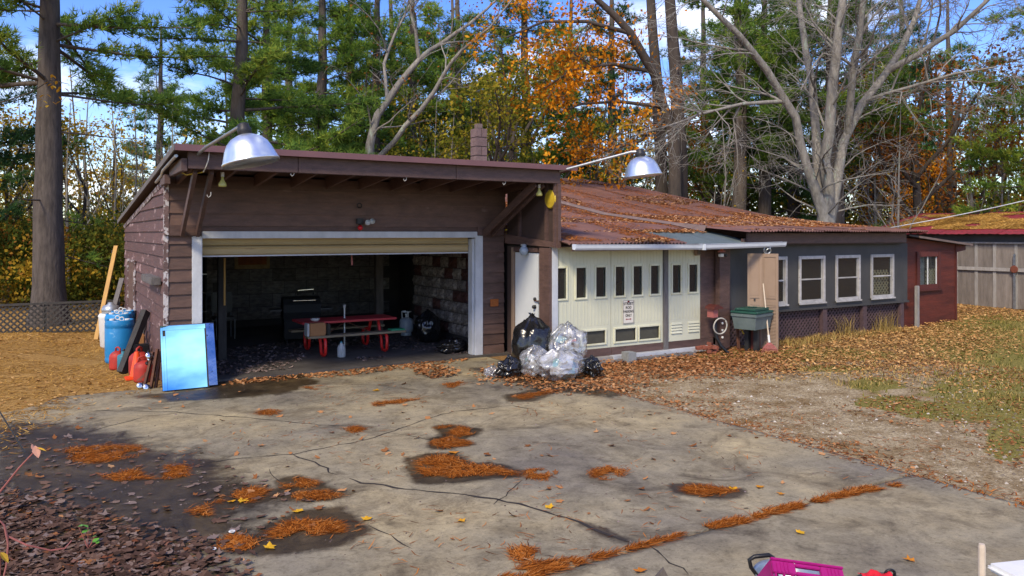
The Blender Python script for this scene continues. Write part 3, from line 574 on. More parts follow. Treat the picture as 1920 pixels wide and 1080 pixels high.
# left wall: vent window and ledge board
yv0, zv1 = PX(258, 479, XL); yv1, _ = PX(246, 479, XL); _, zv0 = PX(252, 560, XL)
yv0, yv1, zv0, zv1 = 17.0, 18.3, .75, 1.72
vw = empty('side_window', Vector((XL-.03, 17.65, zv0)) - gar.location); vw.parent = gar
for a in ((yv0-.05,yv0,zv0-.05,zv1+.05), (yv1,yv1+.05,zv0-.05,zv1+.05)): MB().bbox(XL-.07, XL-.029, a[0], a[1], a[2], a[3], .006).build('window_trim', M['corner'], vw)
for a in ((zv0-.05,zv0), (zv1,zv1+.05)): MB().bbox(XL-.066, XL-.029, yv0+.002, yv1-.002, a[0], a[1], .006).build('window_trim', M['corner'], vw)
MB().box(XL-.045, XL-.029, yv0+.002, yv1-.002, zv0+.002, zv1-.002).build('shutter', M['siding'], vw)
part(MB().bbox(XL-.17, XL-.029, 13.05, 14.5, 1.50, 1.62, .01), 'wall_ledge', 'wood_grey')
# motion light above the door
ml = thing('motion_light', 'twin-head motion light with a red lamp above the garage door', 'light', (4.62, YF-.08, 2.50))
MB().bbox(4.56,4.68,YF-.13,YF-.075,2.46,2.56).build('housing', M['darkmetal'], ml)
for x, dz in ((4.72,-.03),(4.80,-.01)): MB().lathe([(0,.0),(.03,.005),(.045,.06),(.05,.09),(.0,.095)], 14, (x, YF-.14, 2.50+dz), Matrix.Rotation(R(75),3,'X')).build('lamp_head', M['cloudy'], ml, smooth=True)
MB().lathe([(0,-.045),(.03,-.035),(.045,0),(.03,.035),(0,.045)], 14, (4.61, YF-.15, 2.40)).build('red_lamp', M['redbulb'], ml, smooth=True)
MB().tube([(4.61,YF-.15,2.44),(4.62,YF-.11,2.48)], .012, 6).build('lamp_stem', M['darkmetal'], ml)
MB().ring((4.62, YF-.085, 2.78), (0,1,0), .04, .008).build('wall_ring', M['darkmetal'], gar)
part(MB().bbox(7.22, 7.40, YF-.045, YF-.022, .92, 1.06, .006), 'orange_plate', 'orange_tag')
# barn lamps on pipe arms
def barn_lamp(label, pts, tip, tilt, ax):
    t = thing('barn_lamp', label, 'lamp', tip, 0, 'aluminium barn lamps on pipe arms')
    Mt = Matrix.Rotation(tilt, 3, FW)
    MB().tube(pts, .022, 10).build('arm', M['steel'], t)
    MB().lathe([(.312,-.33),(.318,-.335),(.318,-.31),(.305,-.29),(.285,-.235),(.262,-.17),(.226,-.10),(.172,-.045),(.105,-.012),(.075,0),(.06,0),(.06,-.006),(.10,-.02),(.165,-.053),(.218,-.108),(.255,-.175),(.278,-.24),(.298,-.295),(.312,-.33)], 48, tip, Mt).build('shade', M['alu'], t, smooth=True)
    MB().lathe([(.078,-.004),(.078,.07),(.065,.085),(.065,.12),(.03,.135),(0,.135)], 20, tip, Mt).build('cap', M['darkmetal'], t, smooth=True)
    MB().lathe([(.03,-.02),(.04,-.10),(.06,-.16),(.05,-.22),(0,-.24)], 16, tip, Mt).build('bulb', M['cloudy'], t, smooth=True)
    return t
tipL = Vector((1.95, 9.05, 3.42)); tipR = Vector((8.50, 9.90, 3.58))
barn_lamp('big aluminium barn lamp on the arm above the knee braces by the lattice-free corner', [(1.76,10.995,3.36),(1.80,10.6,3.42),(1.93,9.2,3.53),(1.95,9.05,3.52)], tipL, R(-12), 'Y')['label'] = 'big aluminium barn lamp on the pipe arm above the left wall corner'
barn_lamp('aluminium barn lamp reaching out on a long pipe arm over the workshop roof', [(7.62,10.99,3.38),(7.70,10.88,3.41),(8.40,10.02,3.665),(8.50,9.90,3.665)], tipR, R(-7), 'Y')
tag(MB().tube([(1.90,10.97,3.42),(1.88,10.93,3.28),(1.86,10.97,3.20),(1.84,11.06,3.13)], .008, 6).build('loose_wire', M['hose']), 'loose grey wire hanging off the front beam below the lamp arm', 'wire')
tag(MB().tube([(1.60,11.4,3.26),(1.58,11.4,3.16),(1.66,11.32,3.10),(1.78,11.2,3.12),(1.86,11.12,3.14)], .010, 6).build('yellow_cable', M['yellow']), 'short yellow cable looping under the corner of the eave', 'cable')
# ================================================================== GARAGE INTERIOR
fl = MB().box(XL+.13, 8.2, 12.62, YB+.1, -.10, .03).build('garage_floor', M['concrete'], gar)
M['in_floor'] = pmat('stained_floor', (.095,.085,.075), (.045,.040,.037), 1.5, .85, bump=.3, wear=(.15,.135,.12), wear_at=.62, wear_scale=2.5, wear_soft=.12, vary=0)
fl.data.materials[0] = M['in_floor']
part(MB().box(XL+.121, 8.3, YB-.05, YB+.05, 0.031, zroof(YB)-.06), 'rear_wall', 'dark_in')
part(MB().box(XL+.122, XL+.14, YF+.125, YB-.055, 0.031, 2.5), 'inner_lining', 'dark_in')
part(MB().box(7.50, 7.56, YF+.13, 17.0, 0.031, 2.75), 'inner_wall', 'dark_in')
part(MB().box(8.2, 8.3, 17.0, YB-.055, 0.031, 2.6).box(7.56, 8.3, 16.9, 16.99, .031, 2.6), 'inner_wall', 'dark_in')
# rock-face panels on the right inner wall, some red brick ones
def rock(sx, sz, seed):
    nx, nz = 5, 4; r = random.Random(seed); mb = MB(); 
    P = [[None]*(nz+1) for _ in range(nx+1)]
    for i in range(nx+1):
        for j in range(nz+1):
            e = min(i, nx-i, j, nz-j); h = .004 if e == 0 else .022+.035*abs(math.sin((i*1.1+j*1.7)+seed))+r.uniform(-.008,.012)
            P[i][j] = len(mb.v); mb.v.append((-h, sx*(i/nx-.5), sz*(j/nz-.5)))
    for i in range(nx):
        for j in range(nz): mb.f.append((P[i][j], P[i+1][j], P[i+1][j+1], P[i][j+1])[::-1])
    return mb
def share(base, parent, loc, mat):
    o = bpy.data.objects.new(base.name.split('.')[0], base.data); COL.objects.link(o); o.parent = parent; o.location = Vector(loc) - wloc(parent); return o
bases = []
def rbase(mb, name, mat):
    o = mb.build(name, M[mat], gar, local=True); return o
bw, bh = .40, .235
used = {}
k = 0
for j in range(9):
    y = 13.02 - (.2 if j % 2 else 0); 
    while y < 16.85:
        kind = 'stone_red' if (rnd.random() < .22) else 'stone'; vs = rnd.randrange(3); key = (kind, vs); w = bw if rnd.random() < .6 else bw
        yy0 = max(y, 12.92); yy1 = min(y+w, 16.88)
        if yy1-yy0 > .1:
            loc = (7.496, (yy0+yy1)/2, .15+bh/2+j*bh)
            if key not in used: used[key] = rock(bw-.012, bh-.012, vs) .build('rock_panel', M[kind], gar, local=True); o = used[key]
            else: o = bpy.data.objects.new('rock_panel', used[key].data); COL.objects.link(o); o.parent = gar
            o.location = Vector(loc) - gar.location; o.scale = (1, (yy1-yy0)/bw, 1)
        y += w
rb = None
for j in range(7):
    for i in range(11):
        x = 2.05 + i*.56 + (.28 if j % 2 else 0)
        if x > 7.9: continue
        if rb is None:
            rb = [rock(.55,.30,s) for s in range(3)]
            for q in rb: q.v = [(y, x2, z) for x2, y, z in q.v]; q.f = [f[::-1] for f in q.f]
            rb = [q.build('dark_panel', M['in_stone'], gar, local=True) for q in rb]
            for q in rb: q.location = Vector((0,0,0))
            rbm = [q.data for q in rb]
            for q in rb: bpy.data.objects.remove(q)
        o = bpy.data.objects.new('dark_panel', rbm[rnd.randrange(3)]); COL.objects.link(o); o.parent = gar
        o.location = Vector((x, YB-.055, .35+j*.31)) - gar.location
# posts
x, _ = PY(416, 500, 14.6); part(MB().bbox(x-.07, x+.07, 14.53, 14.67, .031, 3.0, .008), 'inner_post', 'dark_timber')
x, _ = PY(710, 500, 16.6); part(MB().bbox(x-.085, x+.085, 16.52, 16.69, .031, 2.72, .008), 'inner_post', 'postwood')
x, _ = PY(785, 500, 18.2); part(MB().bbox(x-.1, x+.1, 18.1, 18.3, .031, 2.55, .008), 'inner_post', 'postwood')
# things inside
x, z = PY(421, 500, 14.45); tag(MB().beam((x, 14.44, 1.02), (x+.005, 14.46, 1.86), .03, .03).build('yellow_stick', M['wood_yel']), 'yellow wooden stick upright against the dark post inside the garage', 'stick')
sh = thing('shelf_unit', 'dark shelf unit with pale shelf edges at the back of the garage', 'shelf', (2.5, 17.8, .03))
for z in (.62, 1.02, 1.42):
    MB().box(2.0, 3.0, 17.6, 18.0, z, z+.02).build('shelf_board', M['dark_in'], sh); MB().box(2.0, 3.0, 17.585, 17.599, z-.005, z+.022).build('shelf_edge', M['postwood'] if z < 1.4 else M['white_plastic'], sh)
for xx in (2.0, 2.97): MB().box(xx, xx+.03, 17.601, 17.999, .03, 1.9).build('upright', M['dark_timber'], sh)
ch = thing('side_chair', 'black chair with slim metal legs beside the shelf unit', 'chair', (3.35, 17.6, .03))
MB().bbox(3.13,3.57,17.4,17.84,.44,.50,.02).build('seat', M['black'], ch); MB().bbox(3.13,3.57,17.81,17.86,.56,1.02,.02).build('backrest', M['black'], ch)
for xx in (3.16,3.54):
    MB().tube([(xx,17.42,.03),(xx,17.42,.45)], .012, 6).build('leg', M['steel'], ch); MB().tube([(xx,17.83,.03),(xx,17.835,.45),(xx,17.85,1.0)], .012, 6).build('leg', M['steel'], ch)
# framed picture on the rear wall
pc = thing('picture', 'framed brown picture on the dark rear wall below the raised door', 'picture', (3.55, YB-.13, 1.48))
xa, za = PY(447, 497, YB-.15); xb, _ = PY(500, 497, YB-.15)
MB().box(xa-.08, xb+.08, YB-.13, YB-.10, za-.10, za+.62).build('frame', M['dark_timber'], pc); MB().box(xa, xb, YB-.138, YB-.131, za, za+.5).build('canvas', M['orange_tag'], pc)
M['canvas'] = pmat('picture_canvas', (.34,.24,.10), (.20,.12,.05), 12, .7, bump=.1, vary=0); pc.children[1].data.materials[0] = M['canvas']
# gas grill under its cover
gx0, gy0 = 4.62, 16.2
gr = thing('gas_grill', 'covered black gas grill with bright metal handles behind the picnic table', 'grill', (gx0, gy0, .03), R(-8)); gr.scale = (.9,.9,.84)
mb = MB(); prof = [(-.24,.62),(-.30,.80),(-.28,.98),(-.18,1.12),(0,1.17),(.18,1.12),(.26,.98),(.27,.62)]
mb.prism([(-.42, y, z-.03) for y, z in prof], (.84,0,0)).build('hood', M['blackcloth'], gr, local=True)
MB().bbox(-.40,.40,-.24,.24,.10,.585,.02).build('cabinet', M['blackcloth'], gr, local=True)
for sx in (-1,1): MB().bbox(min(sx*.43,sx*.70),max(sx*.43,sx*.70),-.22,.2,.80,.84,.01).build('side_shelf', M['darkmetal'], gr, local=True)
MB().tube([(-.20,-.27,1.02),(-.22,-.36,1.06),(.28,-.36,1.06),(.26,-.27,1.02)], .014, 8).build('handle', M['chrome'], gr, local=True)
MB().tube([(-.05,.10,1.16),(-.06,.05,1.28),(.30,.05,1.30),(.30,.10,1.16)], .014, 8).build('rail', M['chrome'], gr, local=True)
for sx in (-1,1):
    for sy in (-1,1): MB().lathe([(0,-.02),(.05,-.02),(.05,.02),(0,.02)], 14, (sx*.34, sy*.18, .05), Matrix.Rotation(R(90),3,'Y')).build('wheel', M['black'], gr, local=True)
for sx in (-1,1): MB().box(sx*.34-.015, sx*.34+.015, -.2, .2, .05, .10).build('foot', M['black'], gr, local=True)
# picnic table
pt = thing('picnic_table', 'picnic table with red top and red bent-tube legs inside the garage', 'picnic table', (5.02, 14.55, .03))
for i in range(4): MB().bbox(4.08,5.95,14.20+i*.176,14.37+i*.176,.615,.655,.006).build('top_plank', M['table_red'], pt)
for yb in (13.90, 15.00): 
    MB().bbox(4.10,6.02,yb,yb+.24,.385,.425,.006).build('bench_board', M['bench'], pt)
for xx in (4.42, 5.62):
    for s in (-1, 1):
        cy = 14.55
        pts = [(xx, cy+s*.20, .605), (xx, cy+s*.24, .50), (xx, cy+s*.36, .25), (xx, cy+s*.39, .10), (xx, cy+s*.45, .052), (xx, cy+s*.56, .052), (xx, cy+s*.64, .09), (xx, cy+s*.655, .20), (xx, cy+s*.645, .33), (xx, cy+s*.60, .372), (xx, cy+s*.38, .372)]
        MB().tube(pts, .030, 10).build('leg_tube', M['tube_red'], pt, smooth=True)
    MB().beam((xx, 14.36, .60), (5.02+(xx-5.02)*.25, 14.40, .60), .02, .02).build('stretcher', M['rust'], pt)
    MB().tube([(xx, 14.35, .30),(5.02, 14.5, .60)], .010, 6).build('brace', M['rust'], pt)
up = thing('umbrella_pole', 'pale metal umbrella pole standing through the picnic table', 'pole', (5.02, 14.60, .03))
MB().tube([(5.02,14.60,.03),(5.02,14.60,.86)], .018, 10).build('shaft', M['steel'], up); MB().lathe([(.0,.0),(.028,.0),(.03,.05),(.0,.055)], 14, (5.02,14.60,.86)).build('finial', M['cloudy'], up)
bx = thing('crate_box', 'brown box with clear lid sitting on the picnic bench', 'box', (4.28, 14.0, .425))
MB().bbox(4.13,4.44,13.915,14.115,.426,.66,.02).build('box_body', M['cardboard'], bx); MB().bbox(4.09,4.128,13.915,14.115,.426,.665,.01).build('box_side', M['cloudy'], bx)
tag(MB().bbox(4.46,4.53,13.93,14.10,.426,.64,.02).build('black_case', M['black']), 'slim black case beside the brown box on the picnic bench', 'case')
tag(MB().lathe([(0,.0),(.05,.0),(.085,.035),(.085,.05),(.078,.05),(.045,.012),(0,.01)], 24, (4.36,14.33,.656)).build('bowl', M['white_plastic'], smooth=True), 'small white bowl on the red table top', 'bowl')
jg = thing('plastic_jug', 'cloudy plastic jug on the garage floor under the bench', 'jug', (4.68, 13.78, .03))
MB().lathe([(0,0),(.068,0),(.076,.02),(.076,.16),(.06,.21),(.025,.245),(.02,.265),(0,.265)], 20, (4.68,13.78,.031)).build('body', M['cloudy'], jg, smooth=True); MB().tube([(4.66,13.72,.20),(4.655,13.69,.21),(4.655,13.69,.12),(4.66,13.71,.10)], .012, 6).build('handle', M['cloudy'], jg)
MB().lathe([(.0,.0),(.022,.0),(.022,.02),(0,.02)], 12, (4.68,13.78,.296)).build('cap', M['teal'], jg)
px_, py_ = 6.93, 16.0
tk = thing('propane_tank', 'grey propane tank standing by the rock-face wall', 'propane tank', (px_, py_, .03))
MB().lathe([(.10,0),(.12,0),(.12,.035),(.10,.05),(.145,.09),(.155,.14),(.155,.30),(.14,.355),(.08,.39),(0,.395)], 24, (px_,py_,.031)).build('body', M['propane'], tk, smooth=True)
MB().lathe([(.02,.0),(.025,.03),(.015,.05),(.03,.06),(.03,.09),(0,.09)], 12, (px_,py_,.42)).build('valve', M['white_plastic'], tk)
MB().ring((px_,py_,.56), (0,0,1), .10, .012, 20, 6, .5, 5.2).build('collar', M['white_plastic'], tk)
for an in (.9, 2.8, 4.8):
    v = Vector((0,0,1)).orthogonal(); MB().tube([(px_+.09*math.cos(an),py_+.09*math.sin(an),.40),(px_+.10*math.cos(an),py_+.10*math.sin(an),.56)], .010, 6).build('collar_strut', M['white_plastic'], tk)
gt = tag(MB().bbox(5.72,6.02,13.93,14.14,.426,.452,.012).build('green_tray', M['green']), 'bright green tray lid on the end of the picnic bench', 'tray')
M['brightgreen'] = pmat('bright_green_plastic', (.03,.30,.15), None, 5, .45, bump=.03); gt.data.materials[0] = M['brightgreen']
xh, zh = PY(659, 480, 13.2); tag(MB().tube([(xh,13.2,2.3),(xh+.005,13.2,1.9),(xh+.012,13.2,1.74)], [.006,.01,.014], 6).build('door_rope', M['rake']), 'pale red pull cord hanging in the garage doorway', 'cord')

# ================================================================== WORKSHOP
ws = thing('workshop', 'long low workshop with cream folding doors, grey windowed wall and rusty brown metal roof', 'workshop', (13, 16, 0))
def wp(mb, name, mat, parent=None, **k): return mb.build(name, M[mat], parent or ws, **k)
WX0 = XW+.105
M['screen'] = pmat('dusty_screen', (.075,.072,.055), (.05,.048,.038), 8, .7, bump=.1, vary=.1)
x_l1, _ = PY(1034, 500, YW); x_l2, _ = PY(1145.5, 500, YW); x_l3, _ = PY(1243, 500, YW); x_l4, _ = PY(1252, 500, YW); x_l5, _ = PY(1313, 500, YW); x_post0, _ = PY(1345, 500, YW-.12); x_post1, _ = PY(1364, 500, YW-.12); x_r, _ = PY(1700, 500, YW)
ZD0, ZD1 = .22, 2.06
def glazed(parent, x0, x1, z0, z1, holes, y0, th, mat):
    """panel with rectangular openings cut in it, as one mesh of blocks"""
    xs = sorted({x0, x1} | {h[0] for h in holes} | {h[1] for h in holes}); zs = sorted({z0, z1} | {h[2] for h in holes} | {h[3] for h in holes}); mb = MB()
    for a, b in zip(xs, xs[1:]):
        run = None
        for c, d in zip(zs, zs[1:]):
            cx, cz = (a+b)/2, (c+d)/2; solid = not any(h[0] < cx < h[1] and h[2] < cz < h[3] for h in holes)
            if solid: run = [c, d] if run is None else [run[0], d]
            if not solid and run: mb.box(a, b, y0, y0+th, *run); run = None
        if run: mb.box(a, b, y0, y0+th, *run)
    return mb.build('panel', M[mat], parent)
def frame4(parent, x0, x1, z0, z1, w, y0, y1, mat, name='frame'):
    MB().bbox(x0-w, x0, y0, y1, z0-w, z1+w, .006).build(name, M[mat], parent); MB().bbox(x1, x1+w, y0, y1, z0-w, z1+w, .006).build(name, M[mat], parent)
    MB().bbox(x0+.001, x1-.001, y0+.002, y1, z1, z1+w, .006).build(name, M[mat], parent); MB().bbox(x0+.001, x1-.001, y0+.002, y1, z0-w, z0, .006).build(name, M[mat], parent)
def leaf(x0, x1, wins, lows, louvres):
    lf = empty('folding_door', Vector((x0, YW, ZD0)) - ws.location); lf.parent = ws
    holes = []
    for a, b in wins: holes.append((PY(a,500,YW)[0], PY(b,500,YW)[0], 1.155, 1.69))
    for a, b in lows: holes.append((PY(a,620,YW)[0], PY(b,620,YW)[0], .315, .54))
    p = glazed(lf, x0+.006, x1-.006, ZD0, ZD1, holes, YW, .045, 'cream')
    n = int((x1-x0)/.075)
    for i in range(1, n):                                 # raised beads of the tongue-and-groove face
        xx = x0 + (x1-x0)*i/n
        if any(h[0]-.04 < xx < h[1]+.04 for h in holes if h[3] > 1):
            MB().box(xx-.006, xx+.006, YW-.005, YW-.0005, .64, 1.09).build('bead', M['cream'], lf); MB().box(xx-.006, xx+.006, YW-.005, YW-.0005, 1.75, ZD1-.005).build('bead', M['cream'], lf)
        else: MB().box(xx-.006, xx+.006, YW-.005, YW-.0005, .64, ZD1-.005).build('bead', M['cream'], lf)
    for h in holes:
        w = .035; frame4(lf, h[0], h[1], h[2], h[3], w, YW-.024, YW+.03, 'cream_trim', 'window_frame')
        MB().box(h[0]+.001, h[1]-.001, YW+.018, YW+.024, h[2]+.001, h[3]-.001).build('pane', M['glass' if h[3] > 1 else 'screen'], lf)
    for a, b in louvres:
        xa, xb = PY(a,620,YW)[0], PY(b,620,YW)[0]
        for q in range(4): MB().quad8([(xa,YW-.004,.36+q*.056),(xb,YW-.004,.36+q*.056),(xb,YW-.022,.37+q*.056),(xa,YW-.022,.37+q*.056)], [(xa,YW-.001,.41+q*.056),(xb,YW-.001,.41+q*.056),(xb,YW-.006,.413+q*.056),(xa,YW-.006,.413+q*.056)]).build('louvre_slat', M['cream'], lf)
    return lf
leaf(x_l1, x_l2, [(1043,1061),(1080,1098),(1117,1135)], [(1048,1082),(1091,1134)], [])
leaf(x_l2, x_l3, [(1153.5,1170),(1187,1203),(1219.5,1236)], [(1153,1191),(1198.5,1235)], [])
leaf(x_l4, x_l5, [(1260.5,1275.5),(1291.5,1306.5)], [], [(1258,1278),(1290,1310)])
wp(MB().bbox(x_l3+.004, x_l4-.004, YW-.03, YW+.05, .03, 2.06, .005), 'door_post', 'wood_grey')
wp(MB().bbox(WX0, x_l1-.004, YW-.03, YW+.06, .03, 2.06, .005), 'door_trim', 'white_trim')
for a, b in ((x_l1, x_l2), (x_l2, x_l3), (x_l4, x_post0)): wp(MB().box(a+.004, b-.004, YW-.012, YW+.05, .08, ZD0-.004), 'kick_board', 'brown')
wp(MB().bbox(x_l1-.2, x_l2-.05, YW-.12, YW+.04, -.02, .075, .008), 'sill_board', 'barn_light'); wp(MB().bbox(x_l2-.04, x_l4, YW-.14, YW+.04, -.02, .078, .008), 'sill_board', 'white_trim'); wp(MB().bbox(x_l4+.01, x_post0, YW-.10, YW+.04, -.02, .078, .008), 'sill_board', 'white_trim')
wp(MB().bbox(x_l1+.3, x_l4+.4, YW-.36, YW-.20, -.04, .03, .008), 'step_board', 'wood_grey')
wp(MB().box(x_l5+.002, x_post0+.1, YW, YW+.05, ZD0, 2.06), 'brown_panel', 'brown')
wp(MB().box(WX0-.08, x_post1, YW-.002, YW+.08, 2.064, 2.15), 'head_board', 'brown')
# post at the end of the doors
wp(MB().bbox(x_post0, x_post1, YW-.18, YW-.06, .0, 2.05, .008), 'eave_post', 'brown'); wp(MB().bbox(x_post1+.003, x_post1+.06, YW-.14, YW+.04, .0, 2.05, .006), 'eave_post', 'brown')
# grey wall with four sash windows
WINX = [(1436,1475),(1497,1546),(1566,1612),(1632,1675)]
gy = YW-.02
wh = []
for a, b in WINX:
    xa, xb = PY(a,500,gy)[0], PY(b,500,gy)[0]; wh.append((xa+.07, xb-.07, .85, 1.74))
z_gb = .66
p = glazed(ws, x_post1+.065, x_r, z_gb, 2.06, wh, gy, .06, 'grey_wall'); p.name = 'grey_wall'
wp(MB().box(x_post1+.6, x_r+.03, gy-.03, gy-.002, z_gb-.03, z_gb+.012), 'drip_board', 'grey_wall')
for i, h in enumerate(wh):
    wn = empty('window', Vector((h[0], gy, h[2])) - ws.location); wn.parent = ws
    frame4(wn, h[0], h[1], h[2], h[3], .07, gy-.03, gy+.03, 'win_frame')
    zm = (h[2]+h[3])/2
    MB().bbox(h[0]+.001, h[1]-.001, gy+.0, gy+.028, zm-.016, zm+.016, .004).build('meeting_rail', M['win_frame'], wn)
    for xa, xb in ((h[0]+.001, h[0]+.022), (h[1]-.022, h[1]-.001)): MB().box(xa, xb, gy+.004, gy+.028, h[2]+.001, h[3]-.001).build('sash_stile', M['win_frame'], wn)
    MB().box(h[0]+.023, h[1]-.023, gy+.014, gy+.019, h[2]+.002, zm-.017).build('pane', M['glass'], wn); MB().box(h[0]+.023, h[1]-.023, gy+.018, gy+.023, zm+.017, h[3]-.002).build('pane', M['glass'], wn)
    MB().bbox(h[0]-.09, h[1]+.09, gy-.055, gy-.0305, h[2]-.10, h[2]-.065, .005).build('sill', M['win_frame'], wn)
def lattice(parent, o, ux, w, h, pitch, sw, th, mat, name='lattice_slats', nrm=(0,1,0)):
    """diagonal slats both ways across a rectangle; o origin, ux unit along, z up"""
    o = Vector(o); ux = Vector(ux); uz = Vector((0,0,1)); nr = Vector(nrm); mb = MB()
    for sgn, dy in ((1, 0), (-1, th)):
        k = -h
        while k < w + h:
            pts = []
            x0, z0 = (k, 0); x1, z1 = (k + sgn*h, h)
            t0, t1 = 0.0, 1.0; dx = x1 - x0
            for (pv, qv) in ((-dx, x0), (dx, w-x0)):
                if abs(pv) > 1e-9:
                    t = qv/pv
                    if pv < 0: t0 = max(t0, t)
                    else: t1 = min(t1, t)
            if t1 - t0 > .03:
                a = o + ux*(x0+dx*t0) + uz*(h*t0) + nr*dy; b = o + ux*(x0+dx*t1) + uz*(h*t1) + nr*dy; mb.beam(a, b, th, sw, up=nr.cross(b-a))
            k += pitch
    return mb.build(name, M[mat], parent, kind='stuff')
# skirt lattice below the grey wall, with posts
wp(MB().box(x_post1+.065, x_r, YW+.16, YW+.2, -.03, z_gb-.035), 'skirt_back', 'dark_in')
sk = [x_post1+.08] + [PY(u, 600, YW)[0] for u in (1462, 1540, 1618, 1688)]
for u in (1455, 1545, 1620, 1690):
    x, _ = PY(u, 600, YW); wp(MB().bbox(x-.075, x+.075, YW-.03, YW+.06, -.03, z_gb-.034, .008), 'skirt_post', 'lattice')
lattice(ws, (x_post1+.08, YW+.07, -.02), (1,0,0), x_r-x_post1-.12, z_gb-.02, .115, .036, .008, 'lattice')
# interior seen through the glass
wp(MB().box(WX0, x_r, 14.6, 14.66, 0, 2.2), 'room_back', 'dark_in'); wp(MB().box(WX0, x_r, YW+.25, 14.6, .0, .03), 'room_floor', 'dark_in'); wp(MB().box(WX0, x_r-.1, YW+.1, 14.6, 2.10, 2.115), 'room_ceiling', 'dark_in')
wp(MB().box(x_r-.08, x_r-.03, YW+.06, 14.6, 0, 2.09), 'room_side', 'dark_in'); wp(MB().box(WX0, WX0+.05, YW+.1, 14.6, 0, 2.09), 'room_side', 'dark_in')
x, _ = PY(1636, 500, gy+.08); lattice(ws, (x, gy+.08, .83), (1,0,0), .62, .60, .115, .036, .006, 'lattice_pale')
x, _ = PY(1168, 500, 12.0); tag(MB().lathe([(0,0),(.06,.02),(.13,.10),(.15,.2),(.10,.28),(0,.3)], 14, (x, 12.0, 1.05)).build('lamp_globe', M['yellow'], smooth=True), 'round yellow object seen through the cream door window', 'globe')
wp(MB().box(x-.3, x+.5, 11.8, 12.2, 0.03, 1.05), 'bench_inside', 'dark_in')
# fascia of the main roof
xe0, _ = PY(1402, 440, 10.95); xe1 = 18.15
wp(MB().bbox(xe0, xe1-.45, 10.96, 11.0, 2.09, 2.31, .006), 'fascia', 'brown'); wp(MB().bbox(xe0-.1, xe0+.6, 11.001, 11.04, 2.06, 2.20, .006), 'fascia_block', 'brown')
wp(MB().box(xe0, xe1-.4, 11.002, YW, 2.066, 2.09), 'soffit', 'plywood')
# ---- roofs of corrugated sheet, each sheet its own piece
def sheet(parent, x0, x1, stations, mat, amp=.016, wl=.086, name='roof_sheet'):
    """stations: (y, z) up the slope; ribs run up the slope"""
    n = max(4, int((x1-x0)/wl*6)); xs = np.linspace(x0, x1, n+1); zz = amp*np.sin((xs)*2*math.pi/wl); V = []
    for y, z in stations: V.append(np.stack([xs, np.full(n+1, y), z+zz], 1))
    V = np.concatenate(V); i = np.arange(len(V)).reshape(len(stations), n+1)
    Fq = np.stack([i[:-1,:-1].ravel(), i[:-1,1:].ravel(), i[1:,1:].ravel(), i[1:,:-1].ravel()], 1)
    return npmesh(name, V, Fq, M[mat], parent, smooth=True)
MST = [(10.70,2.345),(13.0,2.53),(15.4,2.80),(18.7,3.42),(21.3,3.93),(24.8,4.45)]
def zm_(y): return float(np.interp(y, [a for a,_ in MST], [b for _,b in MST]))
xj = 12.05
def zl(y): return np.minimum(2.13 + .165*(np.asarray(y)-10.78), np.interp(y, [a for a,_ in MST], [b for _,b in MST]) - .045)   # roof over the cream doors
rl = empty('lower_roof', Vector((9.8, 13, 2.1)) - ws.location); rl.parent = ws
xs = [7.62, 8.52, 9.42, 10.32, 11.22, xj]
for i, (a, b) in enumerate(zip(xs, xs[1:])):
    off = .012*(i % 2); y0 = 10.72 - .015*(i % 2)
    if i < 3: sheet(rl, a-.03, b+.03, [(q, zl(q)+off) for q in (y0, 11.6, 12.9, 14, 15.4, 18.7, 19.5)], 'roof')
    else:
        sheet(rl, a-.03, b+.03, [(12.15, zl(12.15)+off+.004), (12.9, zl(12.9)+off), (14, zl(14)+off), (15.4, zl(15.4)+off), (18.7, zl(18.7)+off), (19.5, zl(19.5)+off)], 'roof')
        sheet(rl, a-.05, b+(.30 if i == 4 else .03), [(y0+.02, zl(y0)-.016-.01*i+off), (11.6, zl(11.6)-.012+off), (12.4, zl(12.4)-.008+off)], 'roof_patch')
rm = empty('upper_roof', Vector((15, 15, 2.4)) - ws.location); rm.parent = ws
n = 8
for i in range(n):
    a = xj + (xe1-xj)*i/n; b = xj + (xe1-xj)*(i+1)/n; sheet(rm, a-.03, b+.03, [(y-.012*(i%2 and y<11), z+.012*(i%2)) for y, z in MST], 'roof')
fy = (11.9,12.9,14,15.4,18.7,19.4); k = len(fy)
MB().add([(xj-.09,y,float(zl(y))+.028) for y in fy] + [(xj-.02,y,zm_(y)+.022) for y in fy] + [(xj+.05,y,zm_(y)+.030) for y in fy], [(i,i+1,k+i+1,k+i) for i in range(k-1)] + [(k+i,k+i+1,2*k+i+1,2*k+i) for i in range(k-1)]).build('flashing', M['flash'], rl)
MB().box(xe1-.06, xe1-.03, 11.35, 24.7, 0, 2.30).build('end_wall', M['siding'], ws)
MB().add([(xe1-.045,y,2.3) for y,_ in MST]+[(xe1-.045,y,z-.02) for y,z in MST], [(i,i+1,len(MST)+i+1,len(MST)+i) for i in range(len(MST)-1)]).build('gable_panel', M['siding'], ws)
MB().box(8.25, 18.1, 24.55, 24.6, 0, 4.40).build('back_wall', M['siding'], ws); MB().box(8.31, 8.36, 19.0, 24.5, 2.2, 2.35).build('plate', M['siding'], ws)
